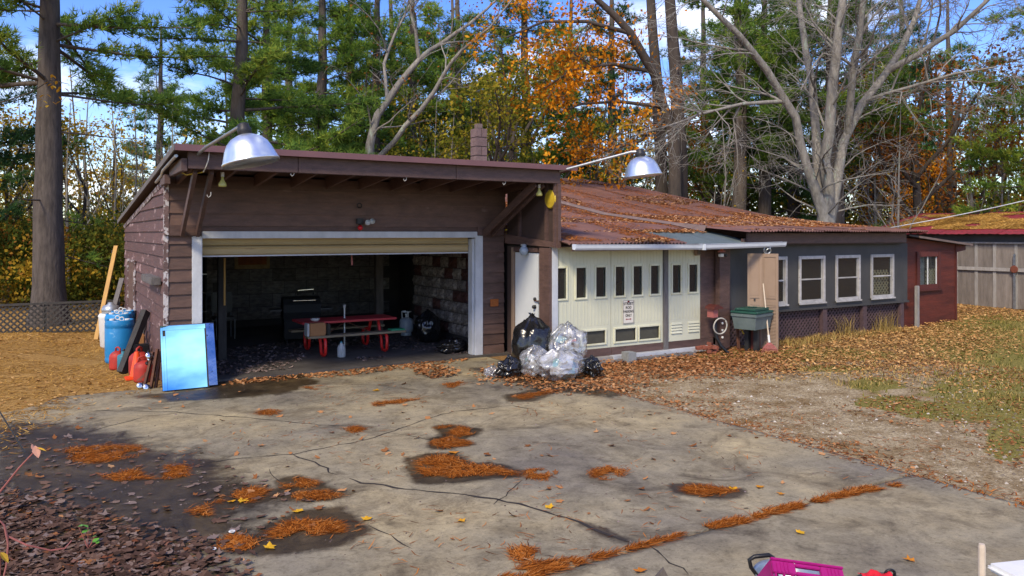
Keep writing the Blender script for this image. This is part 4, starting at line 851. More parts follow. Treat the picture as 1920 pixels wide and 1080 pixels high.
# gutter along the eave
gtx1, _ = PY(1471, 460, 10.62)
def gprof(x, dz): return [(x, 10.68, 2.10+dz), (x, 10.68, 2.015+dz), (x, 10.60, 1.998+dz), (x, 10.575, 2.03+dz), (x, 10.565, 2.085+dz), (x, 10.555, 2.10+dz), (x, 10.572, 2.10+dz), (x, 10.585, 2.04+dz), (x, 10.605, 2.012+dz), (x, 10.672, 2.025+dz), (x, 10.672, 2.10+dz)]
for a, b, d0, d1 in ((7.66, 10.62, .02, .0), (10.64, gtx1, .0, .035)):
    A, B = gprof(a, d0), gprof(b, d1); k = len(A); MB().add(A+B, [(i, i+1, k+i+1, k+i) for i in range(k-1)] + [tuple(range(k))[::-1], tuple(range(k, 2*k))]).build('gutter', M['gutter'], ws)
MB().bbox(10.60, 10.66, 10.552, 10.69, 1.99, 2.105, .004).build('gutter_strap', M['gutter'], ws)
wp(MB().box(WX0, x_post1+.06, 10.70, 10.73, 2.0, 2.105), 'eave_board', 'brown'); wp(MB().box(WX0, x_post1+.05, 10.73, YW-.003, 2.07, 2.085), 'soffit', 'plywood')
# block chimney
cb = thing('block_chimney', 'square brown block chimney rising behind the garage roof', 'chimney', (7.98, 14.55, 0)); cb.scale = (.74,.74,1)
MB().box(7.82, 8.14, 14.39, 14.71, 0, 4.46).build('flue_core', M['mortar'], cb)
z = 2.6; j = 0
while z < 4.45:
    hh = .195
    for (a, b, c, d) in (((7.80,8.16,14.37,14.385) if j % 2 else (7.80,8.16,14.37,14.385)),): pass
    if j % 2: P = [(7.80,7.975,14.37,14.73),(7.985,8.16,14.37,14.73)]
    else: P = [(7.80,8.16,14.37,14.545),(7.80,8.16,14.555,14.73)]
    for a, b, c, d in P: MB().bbox(a, b, c, d, z, z+hh-.012, .008).build('block', M['block'], cb)
    z += hh; j += 1
MB().bbox(7.88, 8.06, 14.46, 14.64, z, z+.10, .01).build('flue_pot', M['flash'], cb)

# ================================================================== RED SHED
rs = thing('red_shed', 'small dark red plywood shed with a framed window at the end of the workshop', 'shed', (19.2, 11.6, 0))
xs0, xs1 = x_r+.03, 20.33; ys = 11.24
x0w, x1w = PY(1723,500,ys)[0], PY(1757,500,ys)[0]; hz = (x0w, x1w, 1.02, 1.72)
p = glazed(rs, xs0, xs1, -.03, 1.86, [hz], ys, .03, 'red_wall'); p.name = 'front_panel'
MB().prism([(xs0, ys, 1.862), (xs1, ys, 1.862), (xs1, ys, 2.03), (xs0, ys, 2.20)], (0,.03,0)).build('gable_board', M['red_wall'], rs)
MB().box(xs1-.03, xs1, ys+.031, 14.2, -.03, 2.0).build('side_panel', M['red_wall'], rs); MB().box(xs0, xs1-.031, 14.15, 14.2, -.03, 2.0).build('back_panel', M['red_wall'], rs)
MB().bbox(xs1-.05, xs1+.02, ys-.022, ys-.001, -.03, 2.02, .004).build('corner_board', M['red_trim'], rs)
wn = empty('window', Vector((x0w, ys, 1.0)) - rs.location); wn.parent = rs
frame4(wn, x0w, x1w, 1.02, 1.72, .13, ys-.035, ys-.001, 'red_trim'); frame4(wn, x0w+.002, x1w-.002, 1.022, 1.718, .0, ys, ys+.02, 'red_trim') if False else None
MB().bbox(x0w-.17, x1w+.17, ys-.07, ys-.036, .86, .92, .006).build('sill', M['red_trim'], wn)
xm = (x0w+x1w)/2; MB().box(xm-.02, xm+.015, ys+.004, ys+.026, 1.021, 1.719).build('sash_stile', M['white_plastic'], wn); MB().box(x1w-.04, x1w-.001, ys+.004, ys+.026, 1.021, 1.719).build('sash_stile', M['white_plastic'], wn)
MB().box(x0w+.001, xm-.021, ys+.012, ys+.016, 1.021, 1.719).build('pane', M['glass'], wn); MB().box(xm+.016, x1w-.041, ys+.012, ys+.016, 1.021, 1.719).build('pane', M['glass'], wn)
M['curtain'] = pmat('grey_curtain', (.42,.46,.48), (.34,.38,.40), 5, .8, bump=.1)
MB().box(x0w-.05, xm, ys+.10, ys+.11, .98, 1.76).build('curtain', M['curtain'], rs)
lattice(rs, (xm, ys+.06, .98), (1,0,0), .42, .42, .10, .036, .006, 'lattice_pale')
MB().box(xs0+.02, xs1-.04, ys+.9, ys+.93, .2, 1.9).build('room_back', M['grey_wall'], rs)
zr0, zr1 = 2.27, 2.02
MB().quad8([(xs0-.1, ys-.18, zr0-.03), (xs1+.42, ys-.18, zr1-.03), (xs1+.42, 14.4, zr1-.03), (xs0-.1, 14.4, zr0-.03)], [(xs0-.1, ys-.18, zr0+.01), (xs1+.42, ys-.18, zr1+.01), (xs1+.42, 14.4, zr1+.01), (xs0-.1, 14.4, zr0+.01)]).build('roof', M['darkmetal'], rs)
MB().beam((xs0+.3, ys-.195, zr0-.0-.05), (xs1+.43, ys-.195, zr1-.015), .02, .05).build('roof_edge', M['flash'], rs)
MB().prism([(xs1+.0, ys-.03, 1.82), (xs1+.40, ys-.03, 1.87), (xs1+.40, ys-.03, 1.995), (xs1+.0, ys-.03, 2.02)], (0,.03,0)).build('eave_board', M['red_trim'], rs)
x, y = G(1703, 612); 
tag(MB().bbox(x-.05, x+.06, 11.05, 11.12, tz(x,11.1)-.05, 1.02, .01).build('white_stake', M['barn_light']), 'weathered pale stake standing against the red shed', 'stake')

# ================================================================== BARN
bn = thing('grey_barn', 'weathered grey board barn with a leaf-covered red metal roof', 'barn', (28, 11.5, 0))
XB = 25.2; yb0, yb1 = 6.5, 16.6
y = yb0; rb2 = random.Random(4)
while y < yb1-.2:
    wd = rb2.choice([.42,.55,.62,.70]); e = min(y+wd, yb1)
    MB().box(XB, XB+.03, y+.006, e-.006, .0+rb2.uniform(0,.03), 1.98).build('board', M['barn'], bn); 
    MB().box(XB-.028, XB-.001, e-.045, e+.045, .02, 1.98).build('batten', M['barn_light'], bn); y = e
MB().bbox(XB-.075, XB-.03, yb0+.2, yb1-.3, 1.14, 1.25, .006).build('rail', M['barn_light'], bn)
MB().bbox(XB-.08, XB-.03, yb0, yb1, 1.985, 2.04, .006).build('door_track', M['barn_light'], bn)
MB().box(XB-.02, XB+.02, yb0, yb1, 2.042, 2.36).build('fascia', M['grey_wall'], bn)
MB().box(XB+.031, XB+.08, yb0, yb1, 0, 2.04).build('wall_core', M['dark_in'], bn)
MB().prism([(XB, yb1, 0), (XB+6, yb1, 0), (XB+6, yb1, 2.3), (XB+3, yb1, 3.0), (XB, yb1, 2.3)], (0,-.05,0)).build('gable_wall', M['barn'], bn)
ystr = PX(1905, 505, XB)[0]
st = MB(); 
for q in range(44): st.box(XB-.10, XB-.076, ystr-.035, ystr+.035, .02+q*.038, .02+q*.038+.026)
st.build('perforated_strap', M['steel'], bn, kind='stuff')
MB().box(XB-.088, XB-.082, ystr-.028, ystr+.028, .02, 1.69).build('strap_core', M['darkmetal'], bn)
tag(MB().lathe([(0,0),(.11,0),(.115,.012),(.10,.03),(0,.032)], 24, (XB-.101, ystr, 1.22), Matrix.Rotation(R(-90),3,'Y')).build('red_reflector', M['brick']), 'round dull red disc on the rail of the barn', 'disc')
br = empty('roof', Vector((XB+1, 11, 2.3)) - bn.location); br.parent = bn
def bsheet(y0, y1, i):                                    # ribs run up the slope (along x)
    st = [(XB-.35, 2.28), (XB+1.5, 2.66), (XB+3.4, 3.05)]; n = int((y1-y0)/.23)*4; ys_ = np.linspace(y0, y1, n+1); zz = .016*np.maximum(0, np.sin(ys_*2*math.pi/.23))**2
    V = np.concatenate([np.stack([np.full(n+1, x), ys_, z+zz+.008*(i%2)], 1) for x, z in st]); ii = np.arange(len(V)).reshape(3, n+1)
    npmesh('roof_sheet', V, np.stack([ii[:-1,:-1].ravel(), ii[1:,:-1].ravel(), ii[1:,1:].ravel(), ii[:-1,1:].ravel()], 1), M['barn_roof'], br)
yy = yb0-.4; i = 0
while yy < yb1+.2: bsheet(yy, yy+.98, i); yy += .92; i += 1
MB().quad8([(XB+3.4,yb0-.4,3.0),(XB+6.6,yb0-.4,2.3),(XB+6.6,yb1+.4,2.3),(XB+3.4,yb1+.4,3.0)], [(XB+3.4,yb0-.4,3.04),(XB+6.6,yb0-.4,2.34),(XB+6.6,yb1+.4,2.34),(XB+3.4,yb1+.4,3.04)]).build('far_slope', M['barn_roof'], br)
bl = MB(); p0 = PX(1640, 425, XB-.2); 
# pale wire crossing above the barn roof towards the workshop corner
ca, cbv = Vector((24.86,16.5,2.42)), PD(2150,318,22)
tag(MB().tube([ca.lerp(cbv, t/8) - Vector((0,0,.12*math.sin(math.pi*t/8))) for t in range(9)], .016, 6).build('overhead_cable', M['gutter']), 'pale overhead cable rising from the corner of the barn roof', 'cable')
# small lattice fence behind the left pine
lfx0, lfx1 = -1.2, 1.5
fe = thing('lattice_fence', 'low grey diagonal lattice fence between the pine trunk and the garage', 'fence', (0.2, 20.6, 0))
lattice(fe, (-1.6, 20.6, .02), (1,0,0), 3.1, .66, .13, .038, .008, 'lattice_grey')
MB().box(-1.6, 1.5, 20.58, 20.63, .681, .73).build('top_rail', M['lattice_grey'], fe)
for xx in (-1.63, 0, 1.5): MB().box(xx, xx+.06, 20.64, 20.70, -.05, .74).build('post', M['lattice_grey'], fe)
# ================================================================== THINGS BESIDE THE LEFT WALL
def gz(x, y): return float(tz(x, y))
def drum(label, x, y, h, r, mat='blue_barrel', nm='plastic_drum'):
    z = gz(x, y); t = thing(nm, label, 'drum', (x, y, z), 0, 'blue plastic drums by the garage wall')
    MB().lathe([(r*.88,0),(r*.97,.02),(r,.05),(r,h*.12),(r*.965,h*.14),(r,h*.17),(r,h*.78),(r*.965,h*.80),(r*.965,h*.83),(r,h*.85),(r*.99,h*.93),(r*.93,h*.965),(r*.93,h),(r*.86,h),(r*.86,h-.02),(0,h-.02)], 36, (x,y,z)).build('body', M[mat], t, smooth=True)
    for s in (-1, 1): MB().lathe([(.045,0),(.045,.03),(.03,.035),(0,.035)], 16, (x+s*r*.5, y-.05*s, z+h-.02)).build('bung', M['white_plastic'], t)
    for s in (-1, 1): MB().ring((x+s*r*.1, y-s*r*.55, z+h+.02), (.3,1,.2), .035, .010, 14, 6).build('carry_ring', M['white_plastic'], t)
    return t
drum('blue plastic drum standing in front of the other two', 1.17, 15.55, .77, .24)
drum('blue plastic drum between the white bin and the front drum', 1.22, 16.42, .80, .24)
drum('blue plastic drum tucked against the brown wall behind the front one', 1.33, 16.97, .80, .22)
x, y = 1.16, 17.6; z = gz(x,y)
wb = thing('white_bin', 'off-white bin with a grey domed cap behind the blue drums', 'bin', (x,y,z))
MB().lathe([(.15,0),(.19,.05),(.22,.62),(.23,.66),(.20,.70),(0,.72)], 28, (x,y,z)).build('body', M['white_plastic'], wb, smooth=True); MB().lathe([(.16,.0),(.17,.08),(.14,.15),(.06,.18),(.05,.22),(0,.22)], 24, (x,y,z+.705)).build('cap', M['steel'], wb, smooth=True)
# leaning boards at the far corner
tag(MB().beam((.98,19.15,gz(.98,19.15)), (1.42,19.85,2.02), .09, .035).build('yellow_board', M['wood_yel']), 'long yellow board leaning on the back corner of the garage', 'board')
tag(MB().beam((1.12,18.7,gz(1.1,18.7)), (1.50,19.3,1.30), .10, .04).build('grey_board', M['wood_grey']), 'short grey board leaning on the back corner of the garage', 'board')
tag(MB().beam((1.10,14.22,gz(1.1,14.2)+.02), (1.50,14.62,.97), .10, .13).build('dark_beam', M['dark_timber']), 'thick dark timber leaning on the wall over the fuel cans', 'timber')
tag(MB().beam((1.28,14.9,gz(1.3,14.9)), (1.53,15.1,.74), .14, .04).build('broken_board', M['wood_grey']), 'broken brown-grey board leaning on the wall behind the dark timber', 'board')
def fuel_can(label, x, y, s, rz, mat='red_can'):
    z = gz(x,y); t = thing('fuel_can', label, 'fuel can', (x,y,z), rz, None)
    MB().lathe([(.10*s,0),(.135*s,.015*s),(.14*s,.05*s),(.14*s,.22*s),(.13*s,.27*s),(.09*s,.31*s),(.05*s,.33*s),(0,.335*s)], 24).build('body', M[mat], t, local=True, smooth=True)
    MB().tube([(-.08*s,0,.29*s),(-.07*s,0,.38*s),(.0,0,.40*s),(.06*s,0,.38*s),(.07*s,0,.30*s)], .016*s, 8).build('handle', M[mat], t, local=True, smooth=True)
    MB().lathe([(.035*s,0),(.035*s,.05*s),(.02*s,.06*s),(.016*s,.10*s),(0,.10*s)], 14, (.02*s,-.09*s,.26*s), Matrix.Rotation(R(25),3,'X')).build('spout', M['black'], t, local=True); return t
fuel_can('round red fuel can in front of the orange cone', 1.33, 13.32, 1.0, .3)
fuel_can('faded red fuel can behind the orange cone', 1.34, 13.98, 1.15, 1.0)
fuel_can('old pinkish red fuel can next to the teal can', 1.08, 14.75, .95, 2.0)
tc_ = thing('teal_can', 'teal metal can under the dark leaning timber', 'can', (1.14, 14.45, gz(1.1,14.4)))
MB().lathe([(.085,0),(.09,.01),(.09,.26),(.08,.28),(.03,.30),(.03,.34),(0,.34)], 20, (1.14,14.47,gz(1.1,14.4))).build('body', M['teal'], tc_, smooth=True); MB().ring((1.14,14.47,gz(1.1,14.4)+.33), (0,1,0), .06, .006, 16, 6, 0, math.pi).build('bail', M['steel'], tc_)
cz = gz(1.27,13.66); cn_ = thing('traffic_cone', 'orange traffic cone wedged between the red fuel cans', 'cone', (1.27,13.66,cz))
MB().bbox(1.10,1.42,13.50,13.82,cz,cz+.03,.01).build('base', M['cone'], cn_); MB().lathe([(.12,.03),(.10,.06),(.035,.42),(.03,.43),(.0,.43)], 24, (1.27,13.66,cz)).build('cone', M['cone'], cn_, smooth=True)
tag(MB().bbox(1.28,1.52,14.25,14.4,gz(1.4,14.3),.45,.02).build('black_box', M['black']), 'black box on the ground behind the fuel cans', 'box')
tag(MB().bbox(1.30,1.50,14.72,14.88,gz(1.4,14.8),.56,.02).build('tan_carton', M['cardboard']), 'small tan carton standing among the cans', 'carton')
jk = thing('bed_rail', 'rusty steel rails with shiny castor wheels leaning by the mirror', 'rails', (1.36, 12.78, -.02))
for i, (xa, ya, xb, yb, zt) in enumerate(((1.28,12.72,1.42,12.88,.50),(1.36,12.60,1.47,12.74,.56),(1.43,12.66,1.52,12.80,.52))): MB().beam((xa,ya,-.02),(xb,yb,zt), .035, .045).build('rail', M['rust'], jk)
for p in ((1.24,12.70,.03),(1.30,12.56,.03),(1.22,12.62,.05),(1.36,12.82,.46),(1.39,12.90,.40)):
    MB().lathe([(0,-.018),(.04,-.02),(.05,-.01),(.05,.01),(.04,.02),(0,.018)], 16, p, Matrix.Rotation(R(70),3,'X')).build('castor', M['chrome'], jk, smooth=True)
MB().tube([(1.24,12.70,.03),(1.27,12.66,.06),(1.31,12.63,.03)], .012, 6).build('axle', M['steel'], jk); MB().tube([(1.36,12.82,.46),(1.39,12.86,.42),(1.43,12.85,.44)], .012, 6).build('axle', M['steel'], jk)
# leaning mirrors
def pane_at(x0, x1, yb, zb, yt, h, th=.012):
    """slab leaning back: foot at yb, head at yt"""
    d = Vector((0, yt-yb, h)); L_ = d.length; d.normalize(); n = Vector((0,-d.z,d.y)); return Vector((0,yb,zb)), d, n, L_
mr = thing('leaning_mirror', 'large frameless mirror leaning at the garage corner, filled with blue sky', 'mirror', (1.8, 12.22, 0))
o_, d_, n_, L_ = pane_at(0,0, 12.20, .012, 12.505, .915)
def slabp(x0, x1, s0, s1, lift, th, mat, name, par, tilt=0.0):
    P = []
    for hh in (lift, lift+th):
        for (x, s) in ((x0,s0),(x1,s0),(x1,s1),(x0,s1)): P.append(o_ + Vector((x,0,0)) + d_*s + n_*(hh + tilt*((x-x0)/(x1-x0) if x1 > x0 else 0)))
    return MB().quad8(P[:4], P[4:]).build(name, M[mat], par)
slabp(1.47, 2.11, 0.0, L_, 0.0, .012, 'dark_timber', 'backing', mr)
slabp(1.475, 1.502, .006, L_-.006, .0125, .006, 'mirror', 'edge_strip', mr); slabp(1.504, 1.538, .006, L_-.16, .0125, .006, 'mirror', 'edge_strip', mr)
slabp(1.541, 2.085, .006, L_-.075, .0125, .008, 'mirror', 'glass', mr); slabp(1.504, 2.10, L_-.072, L_-.006, .0125, .006, 'mirror', 'edge_strip', mr)
m2 = thing('spare_mirror', 'darker spotted mirror panel standing behind the bright one', 'mirror', (2.1, 12.3, 0))
o_, d_, n_, L_ = pane_at(0,0, 12.29, .012, 12.65, .905)
slabp(1.60, 2.25, 0, L_, 0, .012, 'dark_timber', 'backing', m2); M['oldmirror'] = pmat('old_mirror', (.55,.62,.66), (.35,.42,.45), 6, .12, metal=1, bump=.02, wear=(.12,.13,.13), wear_at=.62, wear_scale=9); slabp(1.605, 2.245, .005, L_-.005, .0125, .005, 'oldmirror', 'glass', m2)

# ================================================================== RUBBISH BAGS
def bagmesh(w, d, h, seed, knot=True, lumps=.10, pleat=.05, lean=(0,0)):
    bm = bmesh.new(); bmesh.ops.create_icosphere(bm, subdivisions=5, radius=1); S = Vector((seed*7.3, seed*3.1, seed*1.7))
    for v in bm.verts:
        p = v.co.copy(); t = p.z; ph = math.atan2(p.y, p.x)
        r = 1 + lumps*mnoise.noise(p*1.6+S) + lumps*.6*mnoise.noise(p*3.4+S)
        rid = 1 - abs(mnoise.noise(Vector((math.cos(ph)*3.5, math.sin(ph)*3.5, t*.9)) + S)*2)
        up = max(0, t); r += pleat*(rid-.5)*(.25+1.2*up)
        cre = 1 - abs(mnoise.noise(p*5.5+S*2)*2.2); r += .022*cre
        q = Vector((p.x*r, p.y*r, p.z*r))
        if knot and t > .55: f = 1 - .55*((t-.55)/.45)**.7; q.x *= f; q.y *= f
        z = (q.z+1)/2; z = z if z > .10 else .10*(z/.10 if z > 0 else 0)*.3
        if q.z < -.25: k = 1 + .10*min(1, (-.25-q.z)/.5); q.x *= k; q.y *= k
        v.co = Vector((q.x*w/2 + lean[0]*z, q.y*d/2 + lean[1]*z, max(0, z)*h))
    me = MB(); bm.verts.ensure_lookup_table(); me.add([v.co for v in bm.verts], [[v.index for v in f.verts] for f in bm.faces]); bm.free(); return me
def knotmesh(x, y, z, s, seed):
    r = random.Random(seed); mb = MB()
    for i in range(7):
        a = r.uniform(0, 6.28); l = s*r.uniform(.6, 1.2); mb.add([(x,y,z-.02),(x+.4*l*math.cos(a),y+.4*l*math.sin(a),z+l*.7),(x+.9*l*math.cos(a+.5),y+.9*l*math.sin(a+.5),z+l*r.uniform(.5,1)),(x+.5*l*math.cos(a+1.1),y+.5*l*math.sin(a+1.1),z+l*.25)], [(0,1,2,3)])
    return mb
def bag(label, x, y, z, w, d, h, seed, mat, rz=0.0, lean=(0,0), knot=True, contents=(), grp=None, **k):
    t = thing('rubbish_bag', label, 'rubbish bag', (x,y,z), rz, grp)
    bagmesh(w, d, h, seed, knot, lean=lean, **k).build('film', M[mat], t, local=True, smooth=True)
    if knot: knotmesh(lean[0], lean[1], h-.02, .10*max(w,.4), seed).build('knot', M[mat], t, local=True)
    r = random.Random(seed*13)
    for (m_, cx, cy, cz_, sx, sy, sz) in contents:
        q = MB().bbox(-sx/2, sx/2, -sy/2, sy/2, -sz/2, sz/2, .015).build('rubbish', M[m_], t, local=True); q.location = (cx, cy, cz_); q.rotation_euler = (r.uniform(-.6,.6), r.uniform(-.6,.6), r.uniform(-1.5,1.5))
    return t
M['c_orange'] = pmat('orange_wrapper', (.70,.18,.03), None, 6, .5, bump=.1); M['c_blue'] = pmat('blue_wrapper', (.06,.22,.45), None, 6, .5, bump=.1); M['c_aqua'] = pmat('aqua_wrapper', (.30,.60,.62), None, 6, .5, bump=.1); M['c_tan'] = pmat('tan_carton', (.42,.33,.24), None, 6, .7, bump=.1); M['c_white'] = pmat('white_paper', (.80,.80,.80), None, 6, .6, bump=.1); M['c_dark'] = pmat('dark_waste', (.05,.045,.045), (.12,.09,.08), 8, .7, bump=.2)
bag('large full black rubbish bag leaning on the small white door', 7.13, 11.12, 0.0, .72, .68, .90, 3, 'bag', .4, (.06,.03))
def filler(r, w, d, h, n, pal):
    out = []
    for i in range(n):
        a = r.uniform(0, 6.28); q = r.uniform(.15,.62); cz_ = r.uniform(.22,.72)*h; s = math.sqrt(max(.05, 1-(cz_/h*2-1)**2))
        out.append((r.choice(pal), q*w/2*math.cos(a)*s, q*d/2*math.sin(a)*s, cz_, r.uniform(.08,.22)*w/.6, r.uniform(.06,.18)*w/.6, r.uniform(.04,.14)*w/.6))
    return out
rr = random.Random(3); PAL = ['c_white','c_white','c_white','c_tan','c_dark','c_white','c_aqua','c_dark','c_white','c_tan']
bag('clear rubbish bag with white cartons and an orange wrapper resting against the cream door', 7.58, 10.74, gz(7.58,10.74), .66, .56, .76, 5, 'clear', .2, (.05,.0), True,
    filler(rr,.58,.5,.74,16,PAL) + [('c_orange',-.02,-.20,.52,.09,.03,.05),('c_white',-.12,-.17,.40,.14,.05,.22),('c_white',.05,-.05,.62,.16,.1,.1)], lumps=.24, pleat=.16)
bag('smaller clear rubbish bag squeezed between the black bag and the widest clear one', 6.80, 10.48, 0.0, .52, .48, .48, 7, 'clear', .9, (0,0), True, filler(rr,.46,.42,.44,14,PAL+['c_aqua']) + [('c_aqua',-.05,-.13,.30,.12,.05,.08)], lumps=.24, pleat=.16)
bag('widest clear rubbish bag lying at the front of the pile', 7.0, 10.08, 0.0, .92, .70, .48, 9, 'clear', .35, (0,0), True, filler(rr,.82,.62,.46,22,PAL) + [('c_white',-.15,-.2,.26,.22,.08,.10),('c_white',.1,-.12,.36,.22,.12,.10)], lumps=.26, pleat=.16)
bag('small crumpled black bag at the driveway side of the pile', 6.40, 10.62, 0.0, .40, .28, .31, 11, 'bag', .1, (0,.02), True, lumps=.42, pleat=.28)
bag('small crumpled black bag at the leafy end of the pile', 7.55, 9.98, gz(7.55,9.98), .42, .28, .33, 13, 'bag', 1.1, (.02,0), True, lumps=.42, pleat=.28)
bag('flattened grey plastic bag on the leaves beside the pile', 6.16, 10.78, 0.0, .26, .2, .17, 15, 'clear', 0, (0,0), True, [('c_dark',0,0,.06,.12,.1,.06)], lumps=.3, pleat=.2)
bag('tall black bag standing by the rock-face wall inside', 6.88, 14.75, .03, .56, .50, .66, 17, 'bag', .7, (0,0), True, lumps=.12, pleat=.14)
bag('slumped black bag on the garage floor beside the door jamb', 6.68, 13.22, .03, .62, .40, .27, 19, 'bag', .2, (0,0), False, lumps=.25, pleat=.18)

# ================================================================== THINGS IN FRONT OF THE WORKSHOP
# sign on the doors
sx0, sz1 = PY(1168, 563, YW-.02); sx1, sz0 = PY(1189, 606, YW-.02); cx = (sx0+sx1)/2; W_ = sx1-sx0; H_ = sz1-sz0; ysg = YW-.012
sg = thing('parking_sign', 'white STREET ROD PARKING ONLY sign on the middle cream door', 'sign', (cx, ysg, sz0))
MB().bbox(sx0, sx1, ysg-.006, ysg, sz0, sz1, .002).build('plate', M['sign'], sg)
for a in ((sx0+.008,sx1-.008,sz1-.013,sz1-.008),(sx0+.008,sx1-.008,sz0+.008,sz0+.013),(sx0+.008,sx0+.013,sz0+.0135,sz1-.0135),(sx1-.013,sx1-.008,sz0+.0135,sz1-.0135)): MB().box(a[0],a[1],ysg-.0085,ysg-.0065,a[2],a[3]).build('border', M['ink'], sg)
def text(s, x, y, z, size, width, mat, parent):
    c = bpy.data.curves.new('t', 'FONT'); c.body = s; c.align_x = 'CENTER'; c.align_y = 'CENTER'; c.size = size; c.extrude = .001; c.offset = size*.018
    o = bpy.data.objects.new('t', c); COL.objects.link(o); dg_ = bpy.context.evaluated_depsgraph_get(); me = bpy.data.meshes.new_from_object(o.evaluated_get(dg_)); bpy.data.objects.remove(o)
    xs_ = [v.co.x for v in me.vertices]; f = min(1.6, width/(max(xs_)-min(xs_)))
    for v in me.vertices: v.co = Vector((v.co.x*f, -v.co.z, v.co.y))
    me.materials.clear(); me.materials.append(M[mat]); q = bpy.data.objects.new('lettering', me); COL.objects.link(q); q.parent = parent; q.location = Vector((x,y,z)) - wloc(parent); return q
for i, (s, wf) in enumerate((('STREET',.88),('ROD',.50),('PARKING',.92),('ONLY',.55))): text(s, cx, ysg-.0085, sz1-H_*(.16+.165*i), H_*.155, W_*wf, 'ink', sg)
az = sz0+H_*.19; MB().prism([(cx-W_*.26,ysg-.009,az),(cx-W_*.14,ysg-.009,az+.016),(cx-W_*.14,ysg-.009,az+.006),(cx+W_*.14,ysg-.009,az+.006),(cx+W_*.14,ysg-.009,az+.016),(cx+W_*.26,ysg-.009,az),(cx+W_*.14,ysg-.009,az-.016),(cx+W_*.14,ysg-.009,az-.006),(cx-W_*.14,ysg-.009,az-.006),(cx-W_*.14,ysg-.009,az-.016)], (0,.002,0)).build('arrow', M['inkred'], sg)
MB().prism([(cx-.03,ysg-.009,sz1-.03),(cx+.03,ysg-.009,sz1-.03),(cx+.015,ysg-.009,sz1-.055),(cx,ysg-.009,sz1-.008),(cx-.015,ysg-.009,sz1-.055)], (0,.002,0)).build('red_mark', M['inkred'], sg)
# concrete block
x, y = G(1147, 671); blk = thing('concrete_block', 'grey concrete block in front of the cream doors', 'block', (x, 10.78, gz(x,10.8)))
zb_ = gz(x,10.8); MB().bbox(x-.09,x+.10,10.70,10.90,zb_,zb_+.19,.008).build('body', M['grey_block'], blk)
# lantern box and post lamp
x, _ = PY(1308, 478, YW-.06); lb = thing('hanging_lantern', 'small tan box lantern hung under the gutter by the doors', 'lantern', (x, YW-.07, 1.88)); MB().bbox(x-.055,x+.055,YW-.10,YW-.012,1.87,2.04,.012).build('body', M['closet'], lb); MB().bbox(x-.04,x+.04,YW-.105,YW-.1005,1.89,2.02,.004).build('face', M['postwood'], lb)
x, _ = PY(1354, 484, YW-.20); pl = thing('post_lamp', 'white twin security lamp on the brown eave post', 'lamp', (x, YW-.2, 1.84))
MB().bbox(x-.11,x+.09,YW-.21,YW-.182,1.93,1.965,.006).build('shelf', M['rake'], pl); MB().bbox(x-.10,x+.0,YW-.26,YW-.182,1.84,1.90,.012).build('head', M['white_plastic'], pl); MB().lathe([(0,0),(.03,.0),(.035,.05),(0,.055)], 14, (x+.03,YW-.23,1.87), Matrix.Rotation(R(90),3,'X')).build('lens', M['black'], pl); MB().bbox(x+.005,x+.06,YW-.228,YW-.182,1.835,1.90,.01).build('head', M['white_plastic'], pl)
x0_, _ = PY(1352,475,YW-.2); tag(MB().lathe([(.03,0),(.035,.06),(.02,.08),(0,.08)], 14, (x0_+.02, YW-.2, 1.968)).build('red_jar', M['c_orange'], smooth=True), 'small orange jar on the lamp shelf of the eave post', 'jar')
# mailbox tap, hose, pipe
xm_, _ = PY(1340, 590, YW-.30); hb = thing('hose_box', 'faded red box with a little pitched lid on the eave post', 'box', (xm_, YW-.3, .70)); MB().bbox(xm_-.10,xm_+.04,YW-.36,YW-.19,.66,.84,.01).build('body', M['rake'], hb)
MB().prism([(xm_-.15,YW-.42,.835),(xm_+.12,YW-.42,.835),(xm_+.10,YW-.42,.865),(xm_-.02,YW-.42,.92),(xm_-.13,YW-.42,.88)], (0,.235,0)).build('lid', M['red_trim'], hb)
ho = thing('garden_hose', 'loop of pale garden hose hanging on the eave post', 'hose', (xm_+.05, YW-.4, .3)); MB().ring((xm_+.05, YW-.40, .50), (.15,1,.1), .155, .014, 28, 8).build('coil', M['hose'], ho, smooth=True); MB().tube([(xm_-.0,YW-.36,.665),(xm_+.02,YW-.38,.66),(xm_+.05,YW-.40,.652)], .012, 8).build('neck', M['darkmetal'], ho)
tag(MB().tube([(xm_+.0,YW-.33,.62),(xm_-.03,YW-.34,.45),(xm_-.02,YW-.36,.28),(xm_+.04,YW-.42,.12),(xm_+.13,YW-.50,.0),(xm_+.2,YW-.58,-.03)], .034, 10).build('black_hose', M['black'], smooth=True), 'fat black hose curving down to the ground below the pale hose', 'hose')
ins = thing('pipe_rack', 'white knobs on a post strip beside the hose', 'knobs', (x_post0+.05, YW-.19, .2))
MB().box(x_post0+.0, x_post0+.10, YW-.195, YW-.181, .12, .62).build('strip', M['brown'], ins)
for z in (.24,.38,.52): MB().lathe([(0,.0),(.022,0),(.026,.02),(0,.03)], 12, (x_post0+.05, YW-.196, z), Matrix.Rotation(R(90),3,'X')).build('knob', M['white_plastic'], ins)
x = x_post1+.10; tp = thing('water_tap', 'rusty standpipe tap between the post and the green bin', 'tap', (x, YW-.3, 0)); MB().tube([(x,YW-.3,-.04),(x+.01,YW-.3,.62)], .014, 8).build('pipe', M['rust'], tp); MB().tube([(x+.01,YW-.3,.40),(x+.05,YW-.36,.38),(x+.06,YW-.40,.30)], .016, 8).build('spout', M['yellow'], tp); MB().beam((x-.02,YW-.34,.0),(x-.02,YW-.3,.55), .07, .02).build('stay_board', M['rust'], tp)
